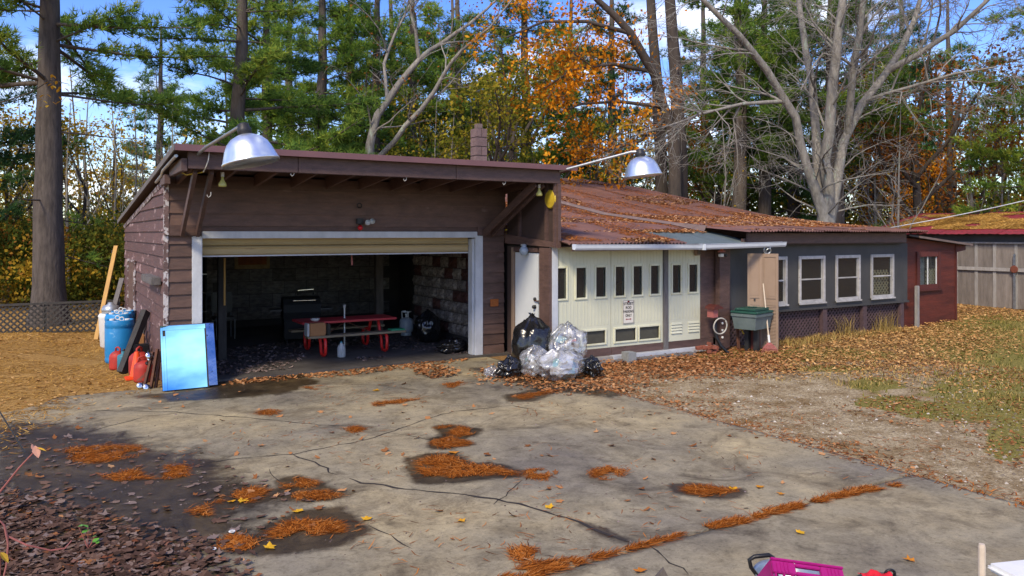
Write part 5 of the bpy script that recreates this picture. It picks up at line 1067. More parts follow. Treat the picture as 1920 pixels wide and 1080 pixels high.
# bricks heaped by the sill
for i in range(11):
    u = rnd.uniform(1312,1340); q = MB().bbox(-.10,.10,-.045,.045,-.03,.03,.005).build('loose_brick', M['brick']); X_, Y_ = PY(u, 650, YW-.25)[0], YW-.22-rnd.uniform(0,.22)
    q.location = (X_, Y_, gz(X_,Y_)+.03+.062*(i//5)); q.rotation_euler = (rnd.uniform(-.25,.25), rnd.uniform(-.25,.25), rnd.uniform(0,3)); tag(q, 'loose red brick in the small heap by the door sill', 'brick', 'bricks heaped by the door sill')
# green lidded tub on a stand
bx_, by_ = 11.98, 10.62; tb = thing('storage_tub', 'grey tub with a green lid standing on a dark pedestal', 'tub', (bx_, by_, gz(bx_,by_)), R(14))
def frust(x0, y0, z0, x1, y1, z1): return MB().quad8([(-x0,-y0,z0),(x0,-y0,z0),(x0,y0,z0),(-x0,y0,z0)], [(-x1,-y1,z1),(x1,-y1,z1),(x1,y1,z1),(-x1,y1,z1)])
frust(.30,.22,.46,.335,.255,.72).build('tub_body', M['tub'], tb, local=True); MB().bbox(-.355,.355,-.275,.275,.70,.765,.012).build('tub_rim', M['tub'], tb, local=True)
MB().bbox(-.365,.365,-.285,.285,.768,.815,.018).build('lid', M['green'], tb, local=True); MB().bbox(-.31,.31,-.23,.23,.8155,.865,.03).build('lid_crown', M['green'], tb, local=True); MB().bbox(-.10,.14,-.05,.05,.8655,.885,.01).build('lid_handle', M['green'], tb, local=True)
MB().bbox(-.05,.05,-.14,-.05,.0,.457,.008).build('leg', M['darkmetal'], tb, local=True); MB().bbox(-.05,.05,.05,.14,.0,.457,.008).build('leg', M['darkmetal'], tb, local=True); MB().bbox(.06,.24,-.06,.14,.03,.45,.008).build('pedestal', M['red_trim'], tb, local=True)
# bifold closet door stood against the wall
cd = thing('closet_door', 'brown bifold closet door with louvres stood beside the grey wall', 'door', (12.35, 10.7, 0))
P0, P1, P2 = Vector((12.19,10.93,0)), Vector((12.38,10.72,0)), Vector((12.50,10.40,0))
def bifold(a, b):
    d = (b-a); w_ = d.length; d.normalize(); n = Vector((d.y,-d.x,0)); 
    if n.dot(Vector((-.518,-.855,0))) < 0: n = -n
    def pc_(s0, s1, z0, z1, t0, t1, nm, m_='closet'): 
        c = a + d*((s0+s1)/2) + n*((t0+t1)/2); return MB().obox((c.x,c.y,(z0+z1)/2), d*((s1-s0)/2), n*((t1-t0)/2), (0,0,(z1-z0)/2)).build(nm, M[m_], cd)
    e = .004; pc_(e, w_-e, .0, 1.90, 0, .02, 'door_core')
    for s0, s1 in ((e,.05),(w_-.05,w_-e)): pc_(s0, s1, 0, 1.90, .0205, .034, 'stile')
    for z0, z1 in ((0,.09),(.86,.95),(1.0,1.03),(1.83,1.90)): pc_(.0505, w_-.0505, z0, z1, .0205, .034, 'rail')
    z = .10
    while z < .84:
        c = a + d*(w_/2) + n*.028; MB().obox((c.x,c.y,z+.01), d*(w_/2-.052), n*.004+Vector((0,0,-.007)), Vector((0,0,.003))+n*.002).build('louvre', M['closet'], cd); z += .028
    pc_(.06, w_-.06, 1.05, 1.81, .0205, .025, 'raised_panel')
    return n
n0 = bifold(P0, P1); n1 = bifold(P1, P2)
k_ = P0.lerp(P1, .5) + n0*.034; MB().lathe([(.012,0),(.012,.015),(.02,.02),(.02,.03),(0,.034)], 12, (k_.x,k_.y,.975), n0.to_track_quat('Z','Y').to_matrix()).build('knob', M['darkmetal'], cd)
x, _ = PY(1440, 470, 10.65); tag(MB().ring((12.42,10.62,1.97), (.3,1,.15), .075, .012, 22, 6).ring((12.43,10.60,1.95), (.3,.9,.5), .055, .010, 20, 6).build('cable_coil', M['steel']), 'small coil of grey cable on top of the brown closet door', 'cable coil')
# lawn rake
rx, ry = G(1418, 656); rk = thing('lawn_rake', 'faded red plastic lawn rake leaning on the brown closet door', 'rake', (12.12, 10.30, gz(12.1,10.3)))
zr_ = gz(12.12,10.3); top = Vector((12.30,10.62,1.30)); hub = Vector((12.13,10.33,.22)); dd = (top-hub).normalized(); sdv = Vector((.855,-.518,0)); foot = Vector((12.11,10.29,zr_+.005))
MB().tube([hub, top], .014, 8).build('handle', M['rakewood'], rk); MB().tube([hub-dd*.05, hub+dd*.10], .022, 8).build('socket', M['white_plastic'], rk)
for i in range(13):
    s = (i-6)/6*.165; mid = hub.lerp(foot, .6)+sdv*s*.75; MB().tube([hub-dd*.03, mid, foot+sdv*s+Vector((0,0,.005)), foot+sdv*s*1.02-Vector((.02,.05,-.0))], .006, 5).build('tine', M['rake'], rk)
MB().beam(hub.lerp(foot,.62)-sdv*.115, hub.lerp(foot,.62)+sdv*.115, .012, .02).build('cross_bar', M['rake'], rk)

# ================================================================== FOREGROUND RIGHT
cp = PD(1480, 1090, 4.74); cx_, cy_ = cp.x, cp.y
tbk = thing('metal_tub', 'round grey tub with a black bow handle behind the magenta crate', 'tub', (cx_, cy_, 0))
MB().lathe([(.17,0),(.18,.02),(.205,.20),(.215,.21),(.21,.22),(.195,.20),(.165,.02),(0,.02)], 32, (cx_,cy_,0)).build('body', M['steel'], tbk, smooth=True)
hx = Vector((cx_,cy_,-.025)) - RT*.235
MB().tube([hx+RT*.06+Vector((0,0,.20)), hx+RT*.0+Vector((0,0,.28)), hx-RT*.01+Vector((0,0,.325)), hx+RT*.02+Vector((0,0,.345)), hx+RT*.11+Vector((0,0,.355)), hx+RT*.135+Vector((0,0,.34)), hx+RT*.15+Vector((0,0,.28)), hx+RT*.16+Vector((0,0,.20))], .013, 10).build('bow_handle', M['black'], tbk, smooth=True)
cc = PD(1530, 1100, 4.35); crt = thing('magenta_crate', 'magenta plastic crate with a slotted handhold on the near slab', 'crate', (cc.x, cc.y, .175)); crt.rotation_euler = (R(-48), R(8.5), -R(YAW)+R(2))
wC = .215
def cb_(x0,x1,y0,y1,z0,z1,nm='wall_bar'): return MB().bbox(x0,x1,y0,y1,z0,z1,.004).build(nm, M['magenta'], crt, local=True)
cb_(-wC,wC,.0,.24,.0,.015,'floor_panel')
for i in range(9): cb_(-wC+.010+i*(2*wC-.030)/8, -wC+.024+i*(2*wC-.030)/8, -.008, .006, .016, .215, 'rib')
for z in (.016,.075,.135): cb_(-wC, wC, -.012, .004, z, z+.014, 'rail')
cb_(-wC,-.075,-.014,.010,.190,.262,'panel'); cb_(.075,wC,-.014,.010,.190,.262,'panel'); cb_(-.0745,.0745,-.014,.010,.240,.262,'panel'); cb_(-.0745,.0745,-.014,.010,.190,.212,'panel')
cb_(-wC-.004,wC+.004,-.020,.0,.263,.278,'rim')
for k in range(4):
    for s_ in (-1,1): cb_(s_*(.12+k*.022)-.004, s_*(.12+k*.022)+.004, -.019, -.0145, .196, .256, 'flute')
for s in (-1,1): cb_(min(s*wC,s*(wC-.012)), max(s*wC,s*(wC-.012)), .011,.24,.016,.276,'side_panel')
cb_(-wC+.013,wC-.013,.228,.24,.016,.276,'back_panel')
kp = PD(1662, 1100, 4.68); kx, ky = kp.x, kp.y
kb = thing('dark_bucket', 'dark round bucket with a small black handle holding a red cloth', 'bucket', (kx,ky,0))
MB().lathe([(.15,0),(.18,.15),(.19,.16),(.18,.17),(.165,.15),(.14,.05),(0,.05)], 32, (kx,ky,0)).build('body', M['dark_timber'], kb, smooth=True); MB().lathe([(0,.0),(.165,.0),(.172,.012),(.155,.026),(0,.032)], 32, (kx,ky,.160)).build('lid', M['postwood'], kb, smooth=True)
MB().ring(Vector((kx,ky,.205))+RT*.06+FW*.08, (FW.x,FW.y,.3), .030, .009, 16, 8).build('lid_handle', M['black'], kb, smooth=True)
def cloth(c, wx, wy, h, seed):
    n = 14; mb = MB(); S = Vector((seed,seed*2,0))
    for i in range(n+1):
        for j in range(n+1):
            a, b = i/n*2-1, j/n*2-1; ed = 1-.25*abs(mnoise.noise(Vector((a*2,b*2,seed)))); z = h*(abs(mnoise.noise(Vector((a*1.6,b*1.6,0))+S))*1.6 + .5*abs(mnoise.noise(Vector((a*4,b*4,3))+S))); p = c + RT*a*wx*ed + FW*b*wy*ed + Vector((0,0,z+.004)); mb.v.append(tuple(p))
    mb.f = [(i*(n+1)+j, (i+1)*(n+1)+j, (i+1)*(n+1)+j+1, i*(n+1)+j+1) for i in range(n) for j in range(n)]; return mb
tag(cloth(Vector((kx,ky,.192))-RT*.04, .10, .09, .032, 4).build('red_cloth', M['redcloth'], smooth=True), 'bright red crumpled cloth lying on the dark bucket', 'cloth')
sk_ = PD(1841, 1020, 4.55); tag(MB().tube([(sk_.x,sk_.y,0),(sk_.x,sk_.y,sk_.z-.02),(sk_.x,sk_.y,sk_.z)], [.02,.02,.016], 12).build('wooden_stake', M['rakewood']), 'round wooden stake standing upright on the near slab', 'stake')
wt = PD(1985, 1090, 4.52); t = thing('white_tub', 'white plastic tub with rounded rim at the slab edge', 'tub', (wt.x, wt.y, 0), -R(YAW)+R(12)); 
MB().bbox(-.26,.26,-.2,.2,0,.26,.05).build('body', M['white_plastic'], t, local=True, smooth=False); MB().bbox(-.29,.29,-.23,.23,.262,.31,.022).build('rim', M['white_plastic'], t, local=True)
sh_ = PD(1245, 1066, 4.85); fp = Vector((sh_.x, sh_.y, 0)); t = thing('dark_shard', 'dark pointed slab of wood standing on the near concrete', 'shard', fp)
MB().prism([fp-RT*.12+Vector((0,0,0)), fp+RT*.11, fp+RT*.05+Vector((0,0,.10)), fp-RT*.0+Vector((0,0,sh_.z)), fp-RT*.07+Vector((0,0,.12))], FW*.03).build('slab', M['postwood'], t)
# white rings on the drive
for u, v in ((435,999),(399,1032)):
    x, y = G(u, v); tag(MB().ring((x,y,.012), (0.05,0.02,1), .021, .005, 18, 6).build('white_ring', M['white_plastic'], smooth=True), 'small white plastic ring lying on the wet concrete', 'ring', 'white rings on the concrete')
# ================================================================== TREES
class TB:                                                 # fast collector for limbs and leaves of one tree
    def __init__(s): s.m = MB(); s.lv = []; s.ln = 0; s.lr = []
def leaves_np(C, D, n, length, width, spread, rng, base_r, rvar=.25, fold=.0, quad=True):
    """C centres (k,3), D directions (k,3): n leaf faces around each. returns V, F(tri), rnd"""
    k = len(C); C = np.repeat(C, n, 0); D = np.repeat(D, n, 0); rr = np.repeat(base_r, n)
    d = D + rng.normal(0, spread, C.shape); d /= np.linalg.norm(d, axis=1, keepdims=True)+1e-9
    a = rng.normal(0, 1, C.shape); sdn = np.cross(d, a); sdn /= np.linalg.norm(sdn, axis=1, keepdims=True)+1e-9
    l = length*rng.uniform(.6, 1.25, (len(C),1)); w = width*rng.uniform(.7, 1.3, (len(C),1))
    r = np.clip(rr + rng.normal(0, rvar, len(C)), 0, 1)
    if quad:
        V = np.stack([C, C+d*l*.5+sdn*w*.5, C+d*l, C+d*l*.5-sdn*w*.5], 1).reshape(-1,3); b = np.arange(len(C))*4
        F_ = np.concatenate([np.stack([b,b+1,b+2],1), np.stack([b,b+2,b+3],1)]); return V, F_, np.repeat(r, 4)
    V = np.stack([C-sdn*w*.5, C+sdn*w*.5, C+d*l], 1).reshape(-1,3); b = np.arange(len(C))*3
    return V, np.stack([b,b+1,b+2],1), np.repeat(r, 3)
def pine(seed, H, r0, cs, BL, top=None, density=1.0, dead=True, whorl=.46, flat=.40):
    """white pine: returns trunk MB, needle arrays. cs = height where green branches start; top = cut of the built crown"""
    r = random.Random(seed); rng = np.random.default_rng(seed); mb = MB(); C = []; D = []; B = []
    pts = []; x = y = 0
    for i in range(int(H)+1):
        pts.append((x, y, float(i))); x += r.gauss(0,.03); y += r.gauss(0,.03)
    rad = [max(.03, r0*(1-.80*i/H)) for i in range(len(pts))]; 
    P = [(pts[0][0],pts[0][1],-.25)] + [(pts[0][0],pts[0][1],.12)] + [(pts[0][0],pts[0][1],.5)] + pts[1:]; Rr = [rad[0]*1.45, rad[0]*1.28, rad[0]*1.06] + rad[1:]
    mb.tube(P, Rr, 14)
    def tp(z): i = min(int(z), len(pts)-2); f = z-i; return Vector(pts[i]).lerp(Vector(pts[i+1]), f)
    z = 1.8 if dead else cs
    while z < min(H-.3, top or H):
        green = z > cs
        for b in range(r.choice([2,3,3,4]) if green else r.choice([0,1,1,2])):
            an = r.uniform(0, 6.28); h = max(0,(z-cs))/max(.1,(H-cs)); L_ = BL*(1-h)**.6*r.uniform(.55,1.1) if green else BL*r.uniform(.15,.5)
            rb_ = max(.010, .028*L_/2.2) ; p = tp(z); d = Vector((math.cos(an), math.sin(an), r.uniform(-.18,.42) if green else r.uniform(-.15,.1)))
            ch = [p.copy()]; n = 6
            for i in range(n): d = (d + Vector((r.gauss(0,.10), r.gauss(0,.10), r.gauss(0,.05)+(-.03 if i<3 else .05)))).normalized(); p = p + d*L_/n; ch.append(p.copy())
            mb.tube(ch, [rb_*(1-.8*i/n) for i in range(n+1)], 5, cap=False)
            tone = r.uniform(.25,.72)
            nt = int(L_*6.5*density) if green else (0 if r.random()<.7 else 3)
            for q in range(nt):
                t = r.uniform(.22,1) if green else r.uniform(.5,1); i = min(int(t*n), n-1); o = ch[i].lerp(ch[i+1], t*n-i); dd = (ch[i+1]-ch[i]).normalized(); sv = dd.cross(Vector((0,0,1))).normalized()*r.choice([-1,1])
                td = (dd*r.uniform(.3,.9) + sv*r.uniform(.3,1) + Vector((0,0,r.uniform(-.05,flat+.1)))).normalized(); tl = r.uniform(.25,.62)*(1.1-.5*t)
                mb.tube([o, o+td*tl], [.006,.003], 3, cap=False)
                for k in range(5):
                    s = (.25 + .75*k/4); C.append(o+td*tl*s+Vector((r.gauss(0,.09),r.gauss(0,.09),r.gauss(0,.09)))); D.append(td + Vector((0,0,.25))); B.append(tone + r.gauss(0,.14) + .15*(k/4-.5))
        z += whorl*r.uniform(.6,1.3)
    C = np.array([tuple(c) for c in C]) if C else np.zeros((1,3)); D = np.array([tuple(c) for c in D]) if D else np.ones((1,3)); B = np.array(B) if len(B) else np.zeros(1)
    return mb, leaves_np(C, D, 10, .24, .026, .75, rng, B, .15, quad=False)
def place_tree(name, label, parts, x, y, rz=0, s=1.0, group=None, barkmat='bark_pine', leaf='needles', z=None):
    t = thing(name, label, 'tree', (x, y, gz(x,y)-.02 if z is None else z), rz, group); t.scale = (s,s,s)
    for nm, me in parts:
        o = bpy.data.objects.new(nm, me); COL.objects.link(o); o.parent = t
    return t
def meshes(mb, lv, bark, leaf):
    t = mb.build('tmp', M[bark], local=True, parent=empty('tmp')); e = t.parent; me = t.data; me.name = 'trunk'; me.shade_smooth(); bpy.data.objects.remove(t); bpy.data.objects.remove(e); out = [('trunk', me)]
    if lv is not None and len(lv[0]) > 3:
        e = empty('tmp'); q = npmesh('crown', lv[0], lv[1], M[leaf], e, {'rnd': lv[2]}); m2_ = q.data; bpy.data.objects.remove(q); bpy.data.objects.remove(e); out.append(('crown', m2_))
    return out
def at(u, dep): d = ray(u, HORZ); t = dep/FPX; return d.x*t, d.y*t
pv = [meshes(*pine(s, 15, .33, cs, 3.6, top=12.5, density=dn), 'bark_pine', lf) for s, cs, dn, lf in ((1,4.0,1.15,'needles'),(2,2.8,1.1,'needles_y'),(3,5.2,1.15,'needles'),(4,2.0,1.2,'needles_d'))]
# near big pine on the left
BP = pine(21, 15, .39, 5.4, 4.8, top=10.5, density=1.35); bpm = meshes(BP[0], BP[1], 'bark_pine', 'needles')
x, y = at(92, 19.5); place_tree('pine_tree', 'thick-trunked pine on the orange needle mound left of the garage', bpm, x, y, 0.6, 1.0)
BP2 = pine(22, 15, .31, 3.8, 4.6, top=11.5, density=1.35); bpm2 = meshes(BP2[0], BP2[1], 'bark_pine', 'needles')
x, y = at(452, 23.5); place_tree('pine_tree', 'tall pine standing right behind the garage roof with long low limbs', bpm2, x, y, 2.2, 1.0)
PL = [(597,30,1,1.0,'pine with yellow-green sprays behind the middle of the garage roof'),(650,36,1,1.05,'slim dark pine beyond the garage between brighter pines'),(545,38,1,1.05,'pine far behind the roof, straight trunk and layered limbs'),
      (300,47,0,1.0,'far pine past the low end of the garage roof'),(735,40,1,1.05,'distant pine behind the leaning grey tree'),(985,36,0,1.1,'dark dense pine behind the brown chimney'),(1150,40,3,1.1,'dark pine behind the orange oak'),(1075,44,1,1.1,'light green pine far beyond the workshop roof'),
      (1385,31,2,1.05,'pine with bare lower trunk behind the workshop roof'),(1434,33,0,1.0,'straight pine trunk beside the bare maple, over the roof'),(1490,36,3,1.05,'dark pine showing between the maple stems'),(1562,29,2,1.15,'brown pine trunk directly behind the bare maple fork'),
      (1690,42,3,1.1,'dark pine beyond the barn roof end'),(1960,27,1,1.0,'pine reaching in over the barn from beyond its roof'),(1780,46,0,1.1,'far pine above the red barn roof'),(-90,24,3,1.0,'dark pine at the edge of the needle mound'),(505,31,1,.95,'light pine with low sprays behind the garage roof near the left lamp'),(705,31,0,.95,'mid green pine just behind the leaning grey tree'),(770,34,1,1.0,'yellow-green pine filling the gap behind the leaning tree'),(860,36,0,1.0,'mid green pine between the leaning tree and the chimney'),(1400,40,1,1.05,'light green pine behind the maple twigs'),(1620,40,0,1.1,'green pine deep behind the maple limbs'),(850,46,2,1.1,'far pine over the garage roof edge'),(1320,42,0,1.1,'far dark pine behind the workshop roof peak')]
for i, (u, dep, k, s, lab) in enumerate(PL):
    x, y = at(u, dep); place_tree('pine_tree', lab, pv[k], x, y, i*1.37+.4, s, 'pines around the yard')
# ---- broadleaf trees
def spawn(mb, ch, rad, r, n, lr, levels, tips, up=.15, droop=0.0, t0=.25, wob=.22, minr=.006, fan=(.5,1.1)):
    m = len(ch)-1
    for q in range(n):
        t = r.uniform(t0, 1.0); i = min(int(t*m), m-1); f = t*m-i; o = ch[i].lerp(ch[i+1], f); rb_ = rad[i]*(1-f)+rad[i+1]*f; d0 = (ch[i+1]-ch[i]).normalized()
        pv_ = Vector((r.gauss(0,1), r.gauss(0,1), r.gauss(0,1))); pv_ = (pv_ - d0*pv_.dot(d0)).normalized(); a = r.uniform(*fan); d = (d0*math.cos(a) + pv_*math.sin(a) + Vector((0,0,up))).normalized()
        L_ = r.uniform(*lr)*(1.15-.5*t); k = 5 if levels > 1 else 4; c2 = [o.copy()]; p = o.copy(); r1 = max(minr, min(rb_*.62, L_*.016))
        for j in range(k): d = (d + Vector((r.gauss(0,wob), r.gauss(0,wob), r.gauss(0,wob*.7) - droop))).normalized(); p = p + d*L_/k; c2.append(p.copy())
        rr_ = [max(minr*.5, r1*(1-.8*j/k)) for j in range(k+1)]; mb.tube(c2, rr_, 5 if r1 > .02 else 3, cap=False)
        if levels > 1: spawn(mb, c2, rr_, r, max(2, int(n*.62)), (lr[0]*.46, lr[1]*.52), levels-1, tips, up*.7, droop, .2, wob, minr, fan)
        else: tips += [(c2[-1], d), (c2[2], d)]
def stems_tree(seed, stems, base, n, lr, levels, leafn=0, leafsz=.13, leafp=1.0, up=.15, droop=0, bark='bark_grey', leaf='lf_orange', minr=.006, leaffilter=None, spread=.9):
    """stems: list of ([points], [radii]) in world; base: Vector"""
    r = random.Random(seed); rng = np.random.default_rng(seed); mb = MB(); tips = []
    for pts, rad in stems:
        P = [Vector(p)-base for p in pts]; Q = []; QR = []
        for i in range(len(P)-1):
            for f in (0, .5): Q.append(P[i].lerp(P[i+1], f) + (Vector((r.gauss(0,.03),r.gauss(0,.03),0)) if f else Vector())); QR.append(rad[i]*(1-f)+rad[i+1]*f)
        Q.append(P[-1]); QR.append(rad[-1]); mb.tube(Q, QR, 10, cap=False); spawn(mb, Q, QR, r, n, lr, levels, tips, up, droop, .22, .2, minr)
    lv = None
    if leafn and tips:
        T = [t for t in tips if r.random() < leafp and (leaffilter is None or leaffilter(t[0]+base))]
        if T:
            C = np.array([tuple(t[0]) for t in T]); D = np.array([tuple(t[1]+Vector((0,0,-.3))) for t in T]); tone = rng.uniform(.2,.8,len(T)); Cn = np.repeat(C, leafn, 0) + rng.normal(0, .19, (len(C)*leafn,3)); lv = leaves_np(Cn, np.repeat(D, leafn, 0), 1, leafsz, leafsz*.62, spread, rng, np.repeat(tone, leafn), .18)
    return meshes(mb, lv, bark, leaf)
def chain(pxs, dep, dvar, r): return [PD(u, v, dep + dv) for (u, v), dv in zip(pxs, dvar)]
# bare grey maple behind the workshop
dep = 24.5; bx0, by0 = at(1545, dep); base = Vector((bx0, by0, -.1)); r = random.Random(5)
b0 = [Vector((bx0,by0,-.1)), PD(1546,470,dep)]
S = [(b0 + chain([(1545,400),(1512,310),(1492,220),(1438,132),(1385,65),(1318,0),(1250,-70)], dep, [0,-.3,-.5,-1.0,-1.5,-2,-2.4], r), [.30,.26,.20,.14,.125,.11,.09,.065,.04]),
     (b0 + chain([(1548,400),(1532,300),(1526,200),(1512,105),(1500,20),(1490,-90)], dep, [0,.3,.5,.8,1.0,1.2], r), [.30,.25,.19,.145,.13,.11,.09,.05]),
     (b0 + chain([(1552,400),(1546,300),(1558,200),(1568,110),(1578,20),(1590,-100)], dep, [0,-.3,-.7,-1.0,-1.2,-1.4], r), [.30,.26,.21,.17,.155,.14,.125,.07]),
     (b0 + chain([(1556,405),(1582,265),(1616,195),(1666,130),(1702,66),(1722,10),(1745,-80)], dep, [0,.2,.4,.8,1.2,1.5,1.8], r), [.30,.26,.20,.14,.13,.115,.10,.075,.05]),
     (chain([(1662,134),(1722,102),(1790,58),(1850,2),(1905,-60)], dep, [.75,.3,-.2,-.8,-1.2], r), [.11,.095,.08,.06,.04]),
     (chain([(1590,250),(1600,120),(1612,60),(1622,-40)], dep, [.2,-.5,-.8,-1.0], r), [.12,.11,.10,.07]),
     (chain([(1620,190),(1700,165),(1790,138),(1870,125)], dep, [.4,-.6,-1.4,-2.0], r), [.06,.05,.035,.02]),
     (chain([(1470,190),(1390,195),(1310,215),(1240,240)], dep, [-.6,-1.2,-1.8,-2.2], r), [.07,.05,.035,.02])]
mp_ = stems_tree(31, S, base, 13, (1.6,3.6), 3, droop=.03, up=.1, bark='bark_grey', minr=.008)
place_tree('bare_maple', 'large bare pale grey maple with spreading stems behind the workshop', mp_, base.x, base.y, z=base.z)
# leaning grey tree over the garage roof, a few brown leaves
dep = 26; bx0, by0 = at(690, dep); base = Vector((bx0, by0, -.2))
S = [([base, PD(690,320,dep)] + chain([(694,270),(708,215),(746,160),(786,112),(830,80),(880,45),(940,-10)], dep, [0,.2,.3,.5,.8,1,1.2], r), [.19,.165,.145,.125,.11,.09,.07,.055,.03]),
     (chain([(705,300),(740,265),(790,205),(832,140),(868,92),(920,50),(960,0)], dep, [0,-.5,-.8,-1.2,-1.5,-1.8,-2], r), [.095,.09,.08,.065,.05,.035,.025]),
     (chain([(786,112),(780,60),(770,0),(765,-50)], dep, [.5,.3,.1,0], r), [.07,.06,.05,.03]), (chain([(726,188),(720,120),(742,60),(768,10)], dep, [.2,.8,1.2,1.4], r), [.06,.055,.045,.03])]
lt = stems_tree(33, S, base, 8, (1.3,2.8), 3, leafn=2, leafsz=.10, leafp=.55, up=.15, bark='bark_grey', leaf='lf_brown', minr=.007, leaffilter=lambda p: True)
place_tree('leaning_tree', 'leaning grey tree with sparse brown leaves behind the garage roof', lt, base.x, base.y, z=base.z)
# orange oak group
dep = 27; bx0, by0 = at(1262, dep); base = Vector((bx0, by0, -.2))
S = [([base, PD(1265,360,dep)] + chain([(1262,250),(1228,140),(1182,62),(1120,0),(1070,-60)], dep, [0,-.6,-1.2,-1.6,-2], r), [.27,.24,.20,.17,.14,.10,.06]),
     (chain([(1226,135),(1150,120),(1080,130),(1020,165)], dep, [-.6,-1.2,-1.8,-2.4], r), [.08,.06,.045,.03]), (chain([(1182,62),(1100,40),(1020,40),(950,70)], dep, [-1.2,-1.8,-2.4,-2.8], r), [.08,.06,.045,.03]),
     (chain([(1245,200),(1160,190),(1090,195),(1040,215)], dep, [-.3,-.9,-1.5,-2.0], r), [.07,.055,.04,.03]), (chain([(1250,220),(1200,265),(1150,280),(1110,275)], dep, [-.1,-.8,-1.4,-1.8], r), [.06,.05,.035,.02])]
ok = stems_tree(35, S, base, 8, (1.0,2.2), 3, leafn=10, leafsz=.145, leafp=.72, up=.05, bark='bark_dark', leaf='lf_orange', minr=.007)
place_tree('orange_oak', 'oak with bright orange leaves behind the workshop roof', ok, base.x, base.y, z=base.z)
for u, dep, w_, lab in ((1240,29,.21,'dark bare trunk left of the orange oak, over the roof'),(1276,28,.24,'thick dark trunk right of the orange oak, over the roof')):
    bx0, by0 = at(u, dep); base = Vector((bx0,by0,-.2)); S = [([base] + chain([(u,300),(u-8,150),(u-20,0),(u-26,-120)], dep, [0,0,0,0], r), [w_*1.3,w_*1.1,w_*.95,w_*.8,w_*.5])]
    tt = stems_tree(int(u), S, base, 9, (.8,1.8), 2, leafn=3, leafsz=.15, leafp=.3, bark='bark_dark', leaf='lf_orange'); place_tree('oak_tree', lab, tt, base.x, base.y, z=base.z)
def bushy(seed, H, r0, n, lr, leafn, leafsz, leafp, bark, leaf, forks=4, cs=.3, lean=.35):
    r = random.Random(seed); S = [([Vector((0,0,-.2)), Vector((r.gauss(0,.1),r.gauss(0,.1),H*cs)), Vector((r.gauss(0,.3),r.gauss(0,.3),H*.65)), Vector((r.gauss(0,.5),r.gauss(0,.5),H))], [r0*1.2,r0,r0*.6,r0*.2])]
    for i in range(forks):
        a = r.uniform(0,6.28); z = H*r.uniform(cs*.7,.65); p = Vector((0,0,z)); d = Vector((math.cos(a)*lean*2, math.sin(a)*lean*2, .8)).normalized(); P = [p]
        for j in range(3): p = p + d*H*.16; d = (d+Vector((r.gauss(0,.15),r.gauss(0,.15),.12))).normalized(); P.append(p)
        S.append((P, [r0*.5,r0*.4,r0*.3,r0*.15]))
    return stems_tree(seed, S, Vector((0,0,0)), n, lr, 3, leafn, leafsz, leafp, bark=bark, leaf=leaf)
olive = bushy(41, 9, .16, 7, (1.0,2.2), 6, .17, .9, 'bark_dark', 'lf_olive'); yel = bushy(42, 7, .10, 6, (.9,1.8), 5, .15, .8, 'bark_dark', 'lf_yellow', cs=.2); rus = bushy(43, 9.5, .17, 7, (1.1,2.4), 6, .17, .85, 'bark_dark', 'lf_brown'); org = bushy(44, 8, .13, 7, (.9,2.0), 6, .17, .8, 'bark_dark', 'lf_orange')
sap = bushy(45, 7.5, .055, 6, (.7,1.6), 1, .12, .25, 'bark_grey', 'lf_yellow', forks=3, cs=.2, lean=.15)
BL_ = [(960,30,olive,1.05,'olive-leaved oak just right of the chimney','olive_oak'),(1010,35,olive,1.0,'olive and gold oak behind the orange branches','olive_oak'),(1105,29,org,.62,'low orange-gold tree just above the workshop roof','gold_tree'),(1720,30,rus,1.0,'russet oak to the right of the bare maple','russet_oak'),(1790,33,rus,.95,'russet oak over the red barn roof','russet_oak'),(1640,36,rus,1.05,'russet oak showing through the maple branches','russet_oak'),
       (1450,38,olive,1.0,'olive tree deep behind the maple twigs','olive_tree'),(20,26,yel,.9,'yellow-leaved tree behind the thick pine','yellow_tree'),(150,27,yel,.85,'yellow tree between the pine and the garage','yellow_tree'),(215,34,yel,1.0,'bright yellow tree above the garage back corner','yellow_tree'),(60,36,yel,1.1,'tall yellow tree far beyond the pine mound','yellow_tree'),(830,33,org,.8,'rusty orange tree behind the garage roof by the chimney','rust_tree'),(800,31,olive,.75,'low golden-olive tree just behind the garage roof','olive_tree'),(640,33,olive,.7,'low olive tree behind the garage roof middle','olive_tree'),(920,27,olive,.8,'golden-olive tree right beside the chimney','olive_tree'),(1180,33,yel,1.0,'yellow tree glowing behind the orange oak','yellow_tree'),(1560,34,yel,.9,'yellow tree low behind the maple fork','yellow_tree'),(760,40,olive,1.0,'olive tree far behind the leaning tree','olive_tree'),(1880,36,olive,.9,'olive tree beyond the barn','olive_tree'),(1760,35,org,.85,'orange-rust tree behind the russet oaks above the shed','orange_tree'),(1690,38,rus,1.05,'tall russet tree beyond the maple right limbs','russet_oak'),(1905,30,org,.5,'small orange tree above the barn roof','orange_tree'),(-60,30,yel,1.0,'yellow tree at the edge of the woods','yellow_tree'),(1340,36,rus,.9,'russet tree between the workshop pines','russet_oak'),(880,38,olive,.95,'olive tree left of the chimney top','olive_tree')]
for i, (u, dep, tm, s, lab, nm) in enumerate(BL_):
    x, y = at(u, dep); place_tree(nm, lab, tm, x, y, i*2.1, s)
SAPL = lambda u: ('slender nearly leafless sapling in the brush beyond the lattice fence','saplings beyond the lattice fence') if u < 400 else ('slender nearly leafless sapling behind the garage roof','saplings behind the garage roof') if u < 1000 else ('slender nearly leafless sapling behind the workshop and barn roofs','saplings behind the workshop and barn')
